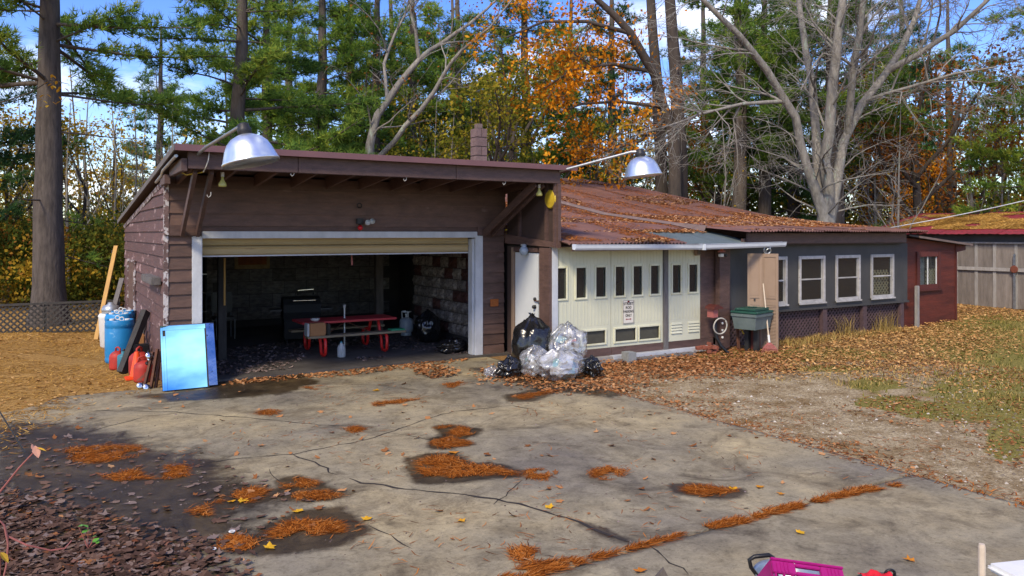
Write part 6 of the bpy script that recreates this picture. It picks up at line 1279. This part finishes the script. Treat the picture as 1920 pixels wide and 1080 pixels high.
for i, (u, dep, s) in enumerate(((30,29,1.0),(135,24,.85),(170,31,1.1),(205,27,.95),(250,30,1.0),(280,35,1.1),(325,29,1.0),(360,33,1.0),(820,30,1.0),(855,28,.9),(880,34,1.1),(910,31,1.0),(500,34,1.0),(570,30,.9),(700,33,1.0),(1690,27,.9),(1830,29,1.0),(1870,33,1.0),(1350,29,.9),(1650,31,1.0))):
    x, y = at(u, dep); place_tree('sapling', SAPL(u)[0], sap, x, y, i*1.7, s, SAPL(u)[1])
# ---- scrub and far wood: one mass
rng = np.random.default_rng(77); C = []; B = []; TR = MB()
def clump(x, y, z, rx, rz_, n, tone):
    p = rng.normal(0, .5, (n,3)); C.append(np.array([x,y,z]) + p*np.array([rx,rx,rz_])); B.append(np.clip(tone + rng.normal(0,.12,n), 0, 1))
for i in range(330):
    u = rng.uniform(-250, 2170); dep = rng.uniform(38, 72); x, y = at(u, dep); h = rng.uniform(1, 8.5) if rng.random() < .6 else rng.uniform(.5, 4); clump(x, y, h, rng.uniform(1.2,2.6), rng.uniform(.8,1.6), 150, rng.choice([.1,.3,.3,.5,.75,.95]))
for i in range(150):                                      # brush behind the left mound
    u = rng.uniform(-120, 300); dep = rng.uniform(22.5, 32); x, y = at(u, dep); clump(x, y, rng.uniform(.3, 2.6), rng.uniform(.5,1.0), rng.uniform(.35,.7), 330, rng.choice([.05,.1,.3,.3,.5,.75,.95]))
for i in range(60):
    u = rng.uniform(1330, 2050); dep = rng.uniform(34, 44); x, y = at(u, dep); clump(x, y, rng.uniform(.5, 4), 1.2, .9, 120, rng.choice([.05,.2,.3,.6]))
for i in range(150):                                      # low dark edge of the wood
    u = rng.uniform(-250, 2170); dep = rng.uniform(40, 60); x, y = at(u, dep); clump(x, y, rng.uniform(.2, 4.5), rng.uniform(1.2,2.2), rng.uniform(.8,1.3), 160, rng.choice([.05,.2,.3,.5]))
SZ = np.concatenate([np.full(len(q), .13 if len(q) == 330 else .27) for q in C])[:,None]
C = np.concatenate(C); B = np.concatenate(B); V, F_, rv = leaves_np(C, np.tile([0,0,1.0],(len(C),1)), 1, SZ, SZ*.66, 1.2, rng, B, .05)
wd = npmesh('woodland', V, F_, M['lf_scrub'], None, {'rnd': rv}); tag(wd, 'mixed autumn scrub and woodland filling the background behind the buildings', 'woodland', kind='stuff')
for i in range(110):
    u = rng.uniform(-250, 2170); dep = rng.uniform(34, 75); x, y = at(u, dep); h = rng.uniform(8, 13); w_ = rng.uniform(.05,.15); lx, ly = rng.normal(0,.5,2); TR.tube([(x,y,-1),(x+lx*.4,y+ly*.4,h*.5),(x+lx,y+ly,h)], [w_,w_*.7,w_*.25], 5, cap=False)
    for q in range(6):
        z = rng.uniform(.3,.95)*h; a = rng.uniform(0,6.28); l = rng.uniform(.8,2.0); o = Vector((x+lx*z/h,y+ly*z/h,z)); TR.tube([o, o+Vector((math.cos(a)*l*.6,math.sin(a)*l*.6,l*.45)), o+Vector((math.cos(a)*l,math.sin(a)*l,l*1.0))], [w_*.3,w_*.2,.006], 3, cap=False)
tr = TR.build('far_trunks', M['bark_dark']); tag(tr, 'crowd of thin distant tree trunks in the woods', 'trunks', kind='stuff')
# ================================================================== FALLEN LEAVES, NEEDLES, GRASS
lrng = np.random.default_rng(9)
def litter(name, label, P, size, mat, tone=(.2,.9), tilt=.28, curl=.5, cat='leaves', rim=6):
    """P (n,3): every leaf is a ragged, curled little fan lying roughly flat"""
    n = len(P); a = lrng.uniform(0, 6.283, n); d = np.stack([np.cos(a), np.sin(a), lrng.normal(0, tilt, n)], 1); d /= np.linalg.norm(d, axis=1, keepdims=True)
    s = np.stack([-np.sin(a), np.cos(a), lrng.normal(0, tilt, n)], 1); s /= np.linalg.norm(s, axis=1, keepdims=True); upv = np.cross(d, s)
    l = size*.5*lrng.uniform(.5, 1.25, (n,1)); asp = lrng.uniform(.5, .85, (n,1)); c = lrng.uniform(-.15, 1, (n,1))*curl; P = P + np.array([0,0,.010]); R_ = [P]
    for k in range(rim):
        th = 6.283*k/rim; rr_ = (1.0 if k % 2 == 0 else (.66 if rim > 6 else .74))*lrng.uniform(.55, 1.3, (n,1)); R_.append(P + d*l*rr_*math.cos(th) + s*l*asp*rr_*math.sin(th) + upv*l*c*rr_*rr_*lrng.uniform(.1,.9,(n,1)))
    V = np.stack(R_, 1); V[:,:,2] = np.maximum(V[:,:,2], (P[:,2]-.008)[:,None]); V = V.reshape(-1,3); b = np.arange(n)*(rim+1)
    F_ = np.concatenate([np.stack([b, b+1+k, b+1+(k+1)%rim], 1) for k in range(rim)]); r = np.repeat(lrng.uniform(*tone, n), rim+1); o = npmesh(name, V, F_, M[mat], None, {'rnd': r}); return tag(o, label, cat, kind='stuff')
def needles(name, label, P, length, mat, width=.0042, tilt=.12, tone=(0,1), dirs=None, grp=None, kind='stuff', slope=(0,0)):
    n = len(P); fl_ = np.array([mnoise.noise(Vector((q[0]*1.1, q[1]*1.1, 7.0)))*5 for q in P]); a = fl_ + lrng.normal(0, .75, n) if dirs is None else dirs + lrng.normal(0, .45, n); d = np.stack([np.cos(a), np.sin(a), lrng.normal(0, tilt, n) + slope[0]*np.cos(a) + slope[1]*np.sin(a)], 1); s = np.stack([-np.sin(a), np.cos(a), slope[1]*np.cos(a) - slope[0]*np.sin(a)], 1); l = length*lrng.uniform(.6,1.3,(n,1)); P = P + np.array([0,0,.006])
    m_ = P + d*l*.5 + s*l*lrng.normal(0,.08,(n,1)); E = P + d*l; V = np.stack([P-s*width, P+s*width, m_+s*width, m_-s*width, E], 1); V[:,:,2] = np.maximum(V[:,:,2], P[:,2][:,None]-.004+slope[0]*(V[:,:,0]-P[:,0][:,None])+slope[1]*(V[:,:,1]-P[:,1][:,None])); V = V.reshape(-1,3); b = np.arange(n)*5
    F_ = np.concatenate([np.stack([b,b+1,b+2],1), np.stack([b,b+2,b+3],1), np.stack([b+3,b+2,b+4],1)]); r = np.repeat(lrng.uniform(*tone, n), 5); o = npmesh(name, V, F_, M[mat], None, {'rnd': r}); return tag(o, label, 'pine needles', grp, kind)
def inpts(poly, n, zf, feather=0.0):
    poly = np.array(poly); lo = poly.min(0)-feather; hi = poly.max(0)+feather; out_ = []; tot = 0
    while tot < n:
        p = lrng.uniform(lo, hi, (n*3, 2)); sd_ = polydist(p[:,0], p[:,1], [tuple(q) for q in poly]); k = lrng.uniform(-1, 1, len(p))*feather < sd_ if feather else sd_ > 0; p = p[k]; out_.append(p); tot += len(p)
    p = np.concatenate(out_)[:n]; return np.stack([p[:,0], p[:,1], zf(p[:,0], p[:,1])], 1)
zt = lambda x, y: tz(x, y); z0f = lambda x, y: np.where((x < 7.1) & (y < 12.6) & (x > -.9), 0.0, tz(x, y))
def clumpy(P, sc, thr, seed=0):
    k = np.array([mnoise.noise(Vector((p[0]*sc+seed, p[1]*sc, seed*.3))) for p in P]); return P[k > thr]
def pile(P, hmax): P[:,2] += lrng.uniform(0, 1, len(P))**2*hmax; return P
A = inpts(gp([(925,697),(960,690),(1110,676),(1200,668),(1320,660),(1460,652),(1470,668),(1450,690),(1330,702),(1220,705),(1140,728),(1060,732),(940,712)]), 8200, z0f, .5); litter('leaf_litter', 'rust-brown leaf litter drifted along the workshop doors and under the bags', pile(A,.04), .075, 'litter')
A = inpts(gp([(1455,655),(1620,622),(1790,600),(1870,640),(1800,668),(1640,690),(1540,690),(1470,700),(1440,690)]), 8500, zt, .7); litter('leaf_litter', 'deep tan leaf litter banked along the grey wall and red shed', pile(A,.05), .075, 'litter_tan')
A = clumpy(inpts([(11,8.2),(15,11),(22,12),(30,9),(30,0),(15,3),(11,5)], 15000, zt), .45, -.12, 3); litter('leaf_litter', 'thin tan leaves scattered over the side lawn', A, .075, 'litter_tan')
A = inpts([(20.5,11.6),(24.9,15),(25.1,6.8),(23,7)], 5200, zt, .2); litter('leaf_litter', 'leaf drift at the foot of the grey barn', A, .085, 'litter_tan')
A = np.concatenate([clumpy(inpts(gravel_poly, 9000, zt), .8, .05, 5), inpts([(7.2,9.4),(8.5,10.3),(11.5,9.6),(14,8.4),(14,7.4),(11,8.6)], 2200, zt, .4)]); litter('leaf_litter', 'sparse leaves and scraps over the pale gravel', A, .06, 'litter')
A = clumpy(inpts([(2.3,12.9),(6.9,12.9),(6.9,16.2),(2.6,16.2)], 2600, lambda x, y: np.full(x.shape, .03)), .9, .05, 8); litter('leaf_litter', 'dusty leaves blown over the garage floor', A, .085, 'litter_grey')
A = inpts(gp([(430,712),(560,702),(700,690),(880,668),(880,676),(700,700),(560,712),(430,722)]), 700, z0f, .06); litter('leaf_litter', 'line of brown leaves along the garage door sill', A, .085, 'litter')
A = pile(inpts(gp([(780,692),(815,686),(855,694),(850,706),(810,711),(785,704)]), 380, z0f, .08), .05); litter('leaf_pile', 'small heap of rusty leaves in front of the garage sill', A, .085, 'litter')
A = inpts(gp([(-300,925),(-40,930),(110,962),(220,1005),(320,1022),(400,1062),(430,1092),(400,1130),(-80,1130),(-420,1130)]), 5600, z0f, .30); litter('leaf_litter', 'dull purple-brown leaves heaped at the near corner of the drive', pile(A,.02), .09, 'litter_purple', (0,1), .13, .5, rim=8)
A = clumpy(inpts([(-.8,4.5),(7,4.5),(7,12.4),(-.8,12.4)], 260, z0f), .5, -.3, 2); litter('leaf_litter', 'single leaves dropped here and there on the concrete', A, .095, 'litter', rim=10)
A = inpts(gp([(20,800),(420,870),(640,960),(400,1050),(0,960)]), 210, z0f); litter('leaf_litter', 'scattered pale leaves lying on the wet concrete', A, .10, 'litter_purple', (.4,1), .08, .3, rim=10)
A = clumpy(inpts([(-7,9.5),(1.3,12.2),(1.3,21),(-7,22)], 5200, zt), .5, -.1, 4); litter('leaf_litter', 'thin leaves over the orange needle mound', A, .07, 'litter_tan')
M['bright_leaf'] = leafmat('bright_leaves', [(0,(.55,.26,.02)),(.5,(.62,.36,.03)),(1,(.45,.16,.03))], trans=.1)
for (u, v) in ((687,975),(505,1028),(435,942),(865,978),(1030,952),(1465,928),(560,960),(705,733),(850,850),(1375,918),(1200,1073),(1425,915),(455,940),(1705,1052),(1500,1000)):
    x, y = G(u, v); mb = MB(); n = 10; s = rnd.uniform(.045,.065); rj = [rnd.uniform(.6,1.15) for _ in range(10)]; a0 = rnd.uniform(0,6); P = [Vector((x,y,.012))] + [Vector((x+s*(rj[k] if k%2 else .62*rj[k])*math.cos(a0+k*.628), y+s*(rj[k] if k%2 else .62*rj[k])*math.sin(a0+k*.628), .006+(.022*rnd.random() if k%2 else .006))) for k in range(n)]
    mb.add(P, [(0,k+1,(k+1)%n+1) for k in range(n)]); o = mb.build('maple_leaf', M['bright_leaf']); at_ = o.data.attributes.new('rnd','FLOAT','POINT'); q_ = rnd.random(); at_.data.foreach_set('value', [q_]*len(o.data.vertices)); tag(o, 'bright fallen lobed leaf lying alone on the concrete', 'leaf', 'bright leaves lying singly on the concrete')
# the orange ground of needles on the left
A = clumpy(inpts([(-9,9.0),(-.6,9.6),(.3,11.9),(1.45,12.7),(1.5,21),(-10,23)], 52000, z0f, .3), .9, -.28, 6); needles('needle_carpet', 'orange-tan carpet of dry pine needles beside the garage', A, .12, 'dneedle_tan', .005)
# drifts on the drive
def drift(label, poly, n, length=.11, h=.025, ang=None, grp=None, mat='dneedle', name='needle_drift'):
    n = int(n*1.5); gq = gp(poly); c0 = np.mean(gq, 0); A = inpts([tuple(c0+(np.array(q)-c0)*.90) for q in gq] if ang is None else gq, n, z0f, .065 if ang is None else .035); A = clumpy(A, 4.5, -.20, n*.013) if ang is None else clumpy(A, 6.0, -.16, 3.3); n = len(A); return needles(name, label, pile(A, h*.45), length, mat, .0022, .05, (0,1), None if ang is None else np.full(n, ang), grp)
drift('big wet-edged needle drift in the middle of the drive', [(785,866),(810,858),(840,856),(875,872),(935,880),(970,888),(900,893),(850,897),(800,898),(790,885)], 2400, h=.03)
drift('heart-shaped needle drift beyond the big middle one', [(820,803),(850,800),(888,808),(885,816),(850,822),(835,812)], 700); drift('ragged needle drift touching the heart-shaped one', [(812,826),(840,821),(880,834),(840,839),(812,836)], 600)
drift('long thin needle drift nearest the garage sill', [(695,757),(720,753),(795,749),(800,753),(745,760),(700,763)], 650); drift('short rusty needle smear before the rubbish bags', [(955,744),(990,737),(1055,730),(1000,744),(975,750)], 500)
drift('compact needle tuft right of the big middle drift', [(992,884),(1012,879),(1036,886),(1020,896),(996,895)], 420); drift('oblong needle tuft further right on the drive', [(1106,884),(1140,878),(1174,882),(1165,894),(1125,901),(1108,896)], 620); drift('sausage-shaped needle drift out on the right of the drive', [(1265,912),(1300,911),(1384,922),(1375,931),(1330,930),(1270,920)], 700)
for p in ([(487,772),(505,766),(521,771),(510,778),(490,777)], [(645,806),(660,802),(675,806),(660,811)], [(570,727),(600,725),(618,728),(590,731)], [(828,722),(860,716),(872,720),(845,728)]): drift('small needle clump on the dry concrete before the garage', p, 260, grp='small needle clumps before the garage')
drift('broad needle mat near the wet left edge of the drive', [(125,838),(200,833),(262,838),(258,858),(205,868),(150,872),(125,860)], 1500, h=.02); drift('arching needle streak below the broad mat', [(190,897),(240,885),(320,873),(362,872),(355,890),(300,898),(230,903)], 1300, h=.02)
drift('slanting needle streak in the wet patch', [(345,962),(400,945),(430,930),(470,918),(500,920),(480,935),(430,958),(380,972)], 1100); drift('needle wisp at the head of the wet patch', [(525,905),(560,898),(590,904),(570,914),(530,914)], 380); drift('forked needle wisp right of the slanting streak', [(550,926),(600,920),(640,930),(600,934),(555,934)], 360)
drift('thick needle drift ringed by dark wet concrete', [(518,998),(545,983),(600,980),(660,990),(662,997),(600,1000),(545,1008),(520,1010)], 1200, h=.03); drift('loose needles near the white rings', [(410,1022),(440,1008),(480,1015),(470,1030),(420,1032)], 420, h=.01)
drift('long rope of needles filling the slab joint', [(1105,1046),(1180,1034),(1260,1009),(1340,984),(1420,963),(1500,945),(1600,920),(1678,910),(1680,914),(1600,928),(1520,948),(1430,970),(1390,982),(1300,998),(1220,1018),(1110,1051)], 2600, h=.03, ang=.05)
drift('needles bunched at the near end of the slab joint', [(930,1090),(960,1070),(1000,1060),(1070,1052),(1090,1058),(1020,1076),(985,1092)], 1000, ang=.05); drift('loose needle fan beyond the near joint end', [(965,1035),(1000,1030),(1015,1040),(1000,1056),(970,1052)], 300, h=.01)
A = clumpy(inpts([(-.8,4.5),(7,4.5),(7,12.5),(-.8,12.5)], 2600, z0f), 1.2, .05, 12); needles('needle_scatter', 'stray single needles strewn over the concrete', A, .10, 'dneedle', .003)
A = clumpy(inpts(gravel_poly, 5200, zt), .7, .02, 14); needles('needle_scatter', 'rusty needle scraps over the gravel', A, .09, 'dneedle', .004)
A = inpts([(6.98,-1),(7.4,-1),(7.4,9.4),(7.0,9.4)], 1500, z0f, .1); needles('needle_scatter', 'needles caught along the edge of the slab', A, .09, 'dneedle', .004)
# leaves and needles on the roofs
def roofpts(n, x0, x1, y0, y1, zf, sc, thr, seed, bias=None):
    p = lrng.uniform([x0,y0],[x1,y1],(n,2)); P = np.stack([p[:,0],p[:,1],np.array([zf(q) for q in p[:,1]])+.012],1); return clumpy(P, sc, thr, seed)
A = np.concatenate([roofpts(17000, 12.2, 18.0, 12.0, 23, zm_, .33, .0, 21), roofpts(2600, 12.3, 18.0, 12.2, 15, zm_, .5, -.15, 22), roofpts(700, 12.2, 18.0, 10.8, 12, zm_, .8, .2, 27)]); litter('roof_leaves', 'rust-orange leaves lying in drifts on the upper workshop roof', A, .09, 'litter', (.35,1))
A = np.concatenate([roofpts(5200, 7.8, 11.8, 11.9, 17, zl, .6, .0, 23), roofpts(1500, 9.0, 11.6, 10.75, 11.15, zl, .5, -.3, 24), np.stack([lrng.normal(11.15,.45,900), lrng.normal(12.0,.10,900), np.zeros(900)],1)]); A[-900:,2] = zl(A[-900:,1])+.016; A = A[(A[:,0] < 12.0) & ~((A[:,0] > 10.6) & (A[:,1] < 11.75))]; litter('roof_leaves', 'orange leaves along the valley and eave of the lower roof', A, .085, 'litter', (.35,1))
A = roofpts(16000, 7.8, 11.9, 10.9, 18, zl, .7, -.16, 25); A = A[~((A[:,0] > 10.3) & (A[:,1] < 11.9))]; needles('roof_needles', 'orange pine needles on the lower workshop roof', A, .12, 'dneedle', .007, slope=(0,.13))
A = roofpts(26000, 12.1, 18.1, 11.8, 24, zm_, .45, -.14, 26); needles('roof_needles', 'orange pine needles on the upper workshop roof', A, .12, 'dneedle', .007, slope=(0,.17))
zb2 = lambda x: float(np.interp(x, [XB-.35, XB+1.5, XB+3.4], [2.28,2.66,3.05]))+.02
p = lrng.uniform([XB+.35,yb0-.3],[XB+3.0,yb1+.2],(46000,2)); A = np.stack([p[:,0],p[:,1],np.array([zb2(q) for q in p[:,0]])],1); A = clumpy(A, 1.1, -.20, 31); needles('roof_needles', 'orange needle blanket on the red barn roof', A, .15, 'dneedle_tan', .011, slope=(.205,0))
p = lrng.uniform([XB+.6,yb0-.3],[XB+2.6,yb1+.2],(6000,2)); A = np.stack([p[:,0],p[:,1],np.array([zb2(q) for q in p[:,0]])],1); A = clumpy(A, .6, .2, 32); litter('roof_leaves', 'brown leaves lying on the red barn roof', A, .09, 'litter', (0,.6))
# grass
def blades(name, label, P, h, mat, lean=.35, w_=.006, cat='grass'):
    n = len(P); a = lrng.uniform(0,6.283,n); d = np.stack([np.cos(a)*lean, np.sin(a)*lean, np.ones(n)],1)*h*lrng.uniform(.4,1.3,(n,1)); s = np.stack([-np.sin(a),np.cos(a),np.zeros(n)],1)*w_; E = P + d + np.stack([np.cos(a),np.sin(a),-.3*np.ones(n)],1)*h*.25; m_ = P+d*.6
    V = np.stack([P-s, P+s, m_+s*.7, m_-s*.7, E],1).reshape(-1,3); b = np.arange(n)*5; F_ = np.concatenate([np.stack([b,b+1,b+2],1), np.stack([b,b+2,b+3],1), np.stack([b+3,b+2,b+4],1)]); o = npmesh(name, V, F_, M[mat], None, {'rnd': np.repeat(lrng.uniform(0,1,n),5)}); return tag(o, label, cat, kind='stuff')
cand = lrng.uniform([9,2],[40,14],(110000,2)); uu, vv = project(cand[:,0], cand[:,1]); wgt = np.zeros(len(cand))
for e in GRASS: wgt = np.maximum(wgt, sm(ell(uu, vv, *e), -.6, .7))
nz = np.array([mnoise.noise(Vector((q[0]*1.6,q[1]*1.6,2)))*.9+.35 for q in cand]); cand = cand[lrng.uniform(0,1,len(cand)) < wgt*np.clip(nz*.9-.05,0.02,.8)]; cand = cand[(cand[:,1] < 10.9) | (cand[:,0] > 20.6)]; cand = cand[cand[:,0] < 25.0]
blades('grass', 'short green grass in patches over the side lawn', np.stack([cand[:,0],cand[:,1],tz(cand[:,0],cand[:,1])],1), .055, 'grass', .5, .007)
A = inpts([(14.6,10.95),(17.4,10.98),(17.4,11.1),(14.6,11.1)], 420, zt, .06); A = clumpy(A, 1.5, .08, 3); blades('dry_grass', 'dry yellow grass tufts against the lattice skirt', A, .42, 'drygrass', .25, .006)
A = clumpy(inpts([(9.5,9.2),(13,10.2),(20,10.8),(24.8,10),(24.8,3),(14,2),(11,5)], 16000, zt), .8, -.15, 51); blades('dry_grass', 'short straw-coloured dead grass through the side lawn', A, .06, 'drygrass', .8, .006)
A = inpts([(12.9,10.3),(17.5,10.7),(17.5,11.0),(12.9,11.0)], 900, zt, .1); blades('dry_grass', 'low dry weeds along the foot of the lattice', A, .14, 'drygrass', .5, .006)
# pebbles on the gravel
A = np.concatenate([clumpy(inpts(gravel_poly, 5200, zt), .9, -.25, 40), inpts([(7.1,-1),(9.0,-1),(9.0,10.3),(7.1,10.0)], 1500, zt)]); n = len(A); oc = np.array([(1,0,0),(0,1,0),(-1,0,0),(0,-1,0),(0,0,.7),(0,0,-.5)]); sz_ = np.exp(lrng.normal(-4.55,.45,(n,1,1))); Vp = (A[:,None,:] + oc[None]*sz_*lrng.uniform(.6,1.3,(n,6,1))).reshape(-1,3); b = (np.arange(n)*6)[:,None]
Fp = np.concatenate([np.concatenate([b+i, b+(i+1)%4, b+4], 1) for i in range(4)]); M['pebble'] = leafmat('pale_pebbles', [(0,(.12,.095,.07)),(.6,(.28,.235,.17)),(.92,(.42,.37,.29)),(1,(.60,.56,.48))], trans=0); tag(npmesh('gravel', Vp, Fp, M['pebble'], None, {'rnd': np.repeat(lrng.uniform(0,1,n),6)}), 'loose pale pebbles over the packed gravel beside the drive', 'gravel', kind='stuff')
A = inpts([(-.8,4.4),(7.0,4.4),(7.0,12.4),(-.8,12.4)], 1500, z0f); n = len(A); sz_ = np.exp(lrng.normal(-5.1,.4,(n,1,1))); Vp = (A[:,None,:] + oc[None]*sz_*lrng.uniform(.6,1.3,(n,6,1))).reshape(-1,3); b = (np.arange(n)*6)[:,None]; Fp = np.concatenate([np.concatenate([b+i, b+(i+1)%4, b+4], 1) for i in range(4)])
tag(npmesh('grit', Vp, Fp, M['litter_grey'], None, {'rnd': np.repeat(lrng.uniform(0,1,n),6)}), 'fine grit and crumbs strewn over the concrete drive', 'grit', kind='stuff')
# ---- bramble at the left edge of the picture
def vine(pts, r0, r1): n = len(pts); return MB().tube(pts, [r0+(r1-r0)*i/(n-1) for i in range(n)], 7)
M['vine'] = pmat('pink_vine_stem', (.34,.10,.085), (.26,.09,.07), 8, .5, bump=.1); M['pinkleaf'] = pmat('pink_leaf', (.55,.24,.18), (.45,.26,.18), 18, .6, bump=.1); M['freshleaf'] = pmat('fresh_leaf', (.12,.32,.03), (.07,.20,.03), 9, .5, bump=.05); M['yelleaf'] = pmat('yellow_leaf', (.62,.36,.02), (.5,.28,.02), 9, .6, bump=.05)
def leafblade(c, d, sdv_, l, w_, fold=.25):
    c, d, s = Vector(c), Vector(d).normalized(), Vector(sdv_).normalized(); n = d.cross(s)
    out_ = []; prof_ = [(0,0),(.2,.7),(.45,1),(.75,.6),(1,0)]; mb = MB(); L_ = [c + d*l*t + s*w_*k + n*fold*w_*k for t, k in prof_]; R_ = [c + d*l*t - s*w_*k + n*fold*w_*k for t, k in prof_]; C_ = [c + d*l*t for t, k in prof_]
    for a, b, sg_ in ((C_, L_, 1), (C_, R_, -1)):
        for i in range(4):
            f = [a[i], a[i+1], b[i+1], b[i]]; mb.add(f if sg_ > 0 else f[::-1], [(0,1,2,3)])
    return mb
bp0 = PD(-60, 1000, 4.4); br_ = thing('bramble_vine', 'reddish bramble stem with a folded pink leaf at its tip', 'vine', (bp0.x, bp0.y, 0))
vine([(bp0.x,bp0.y,0), PD(-45,985,4.4), PD(0,922,4.4), PD(35,878,4.42), PD(66,845,4.45)], .008, .004).build('stem', M['vine'], br_)
tp_ = PD(66,845,4.45); MB().add(*[[],[]]) ; leafblade(tp_+Vector((0,0,.03)), RT*.25+Vector((0,0,-1)), RT+FW*.3, .075, .022).build('leaf', M['pinkleaf'], br_); leafblade(tp_+Vector((0,0,.02)), RT*1+Vector((0,0,-.35)), FW, .07, .012).build('leaf', M['yelleaf'], br_); leafblade(tp_, -RT*.3+Vector((0,0,.6)), FW+RT*.4, .045, .014).build('leaf', M['pinkleaf'], br_)
lv_ = thing('red_runner', 'red runner looping low over the fallen leaves', 'vine', (bp0.x+.1, bp0.y-.1, 0)); q0 = PD(-30,940,4.5)
vine([Vector((q0.x,q0.y,0)), PD(-20,955,4.5), PD(8,985,4.5), PD(14,1005,4.5), PD(50,1022,4.52), PD(95,1032,4.6), PD(122,1028,4.65), PD(134,1014,4.7)], .007, .004).build('stem', M['vine'], lv_); vine([PD(8,985,4.5), PD(15,1020,4.48), PD(12,1060,4.45), PD(0,1110,4.4)], .006, .005).build('branch', M['vine'], lv_)
w1 = PD(44,846,6.0); w0 = PD(-60,690,5.6); tag(vine([PD(46,848,8.0), PD(20,805,7.7), PD(-5,765,7.4), PD(-60,680,7.0)], .008, .007).build('bare_wand', M['twig']), 'straight bare grey wand slanting in over the drive corner', 'branch')
yl = thing('yellow_leaf', 'curled yellow leaf on a stalk at the bramble foot', 'leaf', Vector((PD(5,1040,4.4).x, PD(5,1040,4.4).y, 0))); c = PD(0,1035,4.4); leafblade(c, RT*.6+Vector((0,0,-.8)), FW, .08, .025).build('blade', M['yelleaf'], yl); vine([Vector((c.x,c.y,0)), c], .003, .003).build('stalk', M['vine'], yl)
pl_ = thing('green_seedling', 'bright green seedling in the dull leaves', 'plant', (*G(165,1030), 0)); gx_, gy_ = G(165,1030)
for k, (du, h, l) in enumerate(((-.05,.12,.06),(.0,.16,.07),(.05,.10,.05),(.03,.05,.06),(-.02,.07,.05),(-.07,.17,.05),(.06,.04,.05))):
    c = Vector((gx_,gy_,h))+RT*du; a = k*2.3; leafblade(c, Vector((math.cos(a),math.sin(a),.2)), Vector((-math.sin(a),math.cos(a),.3)), l, l*.32).build('leaf', M['freshleaf'], pl_); vine([(gx_,gy_,0), c], .003, .002).build('stem', M['vine'], pl_)
ysp = PD(-40,200,18.2); yt = thing('yellow_sprig', 'thin branch with a few bright yellow leaves hanging by the thick pine trunk', 'branch', (ysp.x, ysp.y, ysp.z))
vine([ysp, PD(10,190,18.2), PD(60,172,18.2), PD(95,150,18.2), PD(130,158,18.2)], .02, .006).build('stem', M['bark_dark'], yt); 
for k in range(26):
    c = PD(rnd.uniform(72,135), rnd.uniform(138,205), 18.1+rnd.uniform(-.2,.2)); a = rnd.uniform(0,6.28); leafblade(c, Vector((math.cos(a),math.sin(a),-.7)), Vector((-math.sin(a),math.cos(a),.2)), .13, .036).build('leaf', M['yelleaf'], yt)
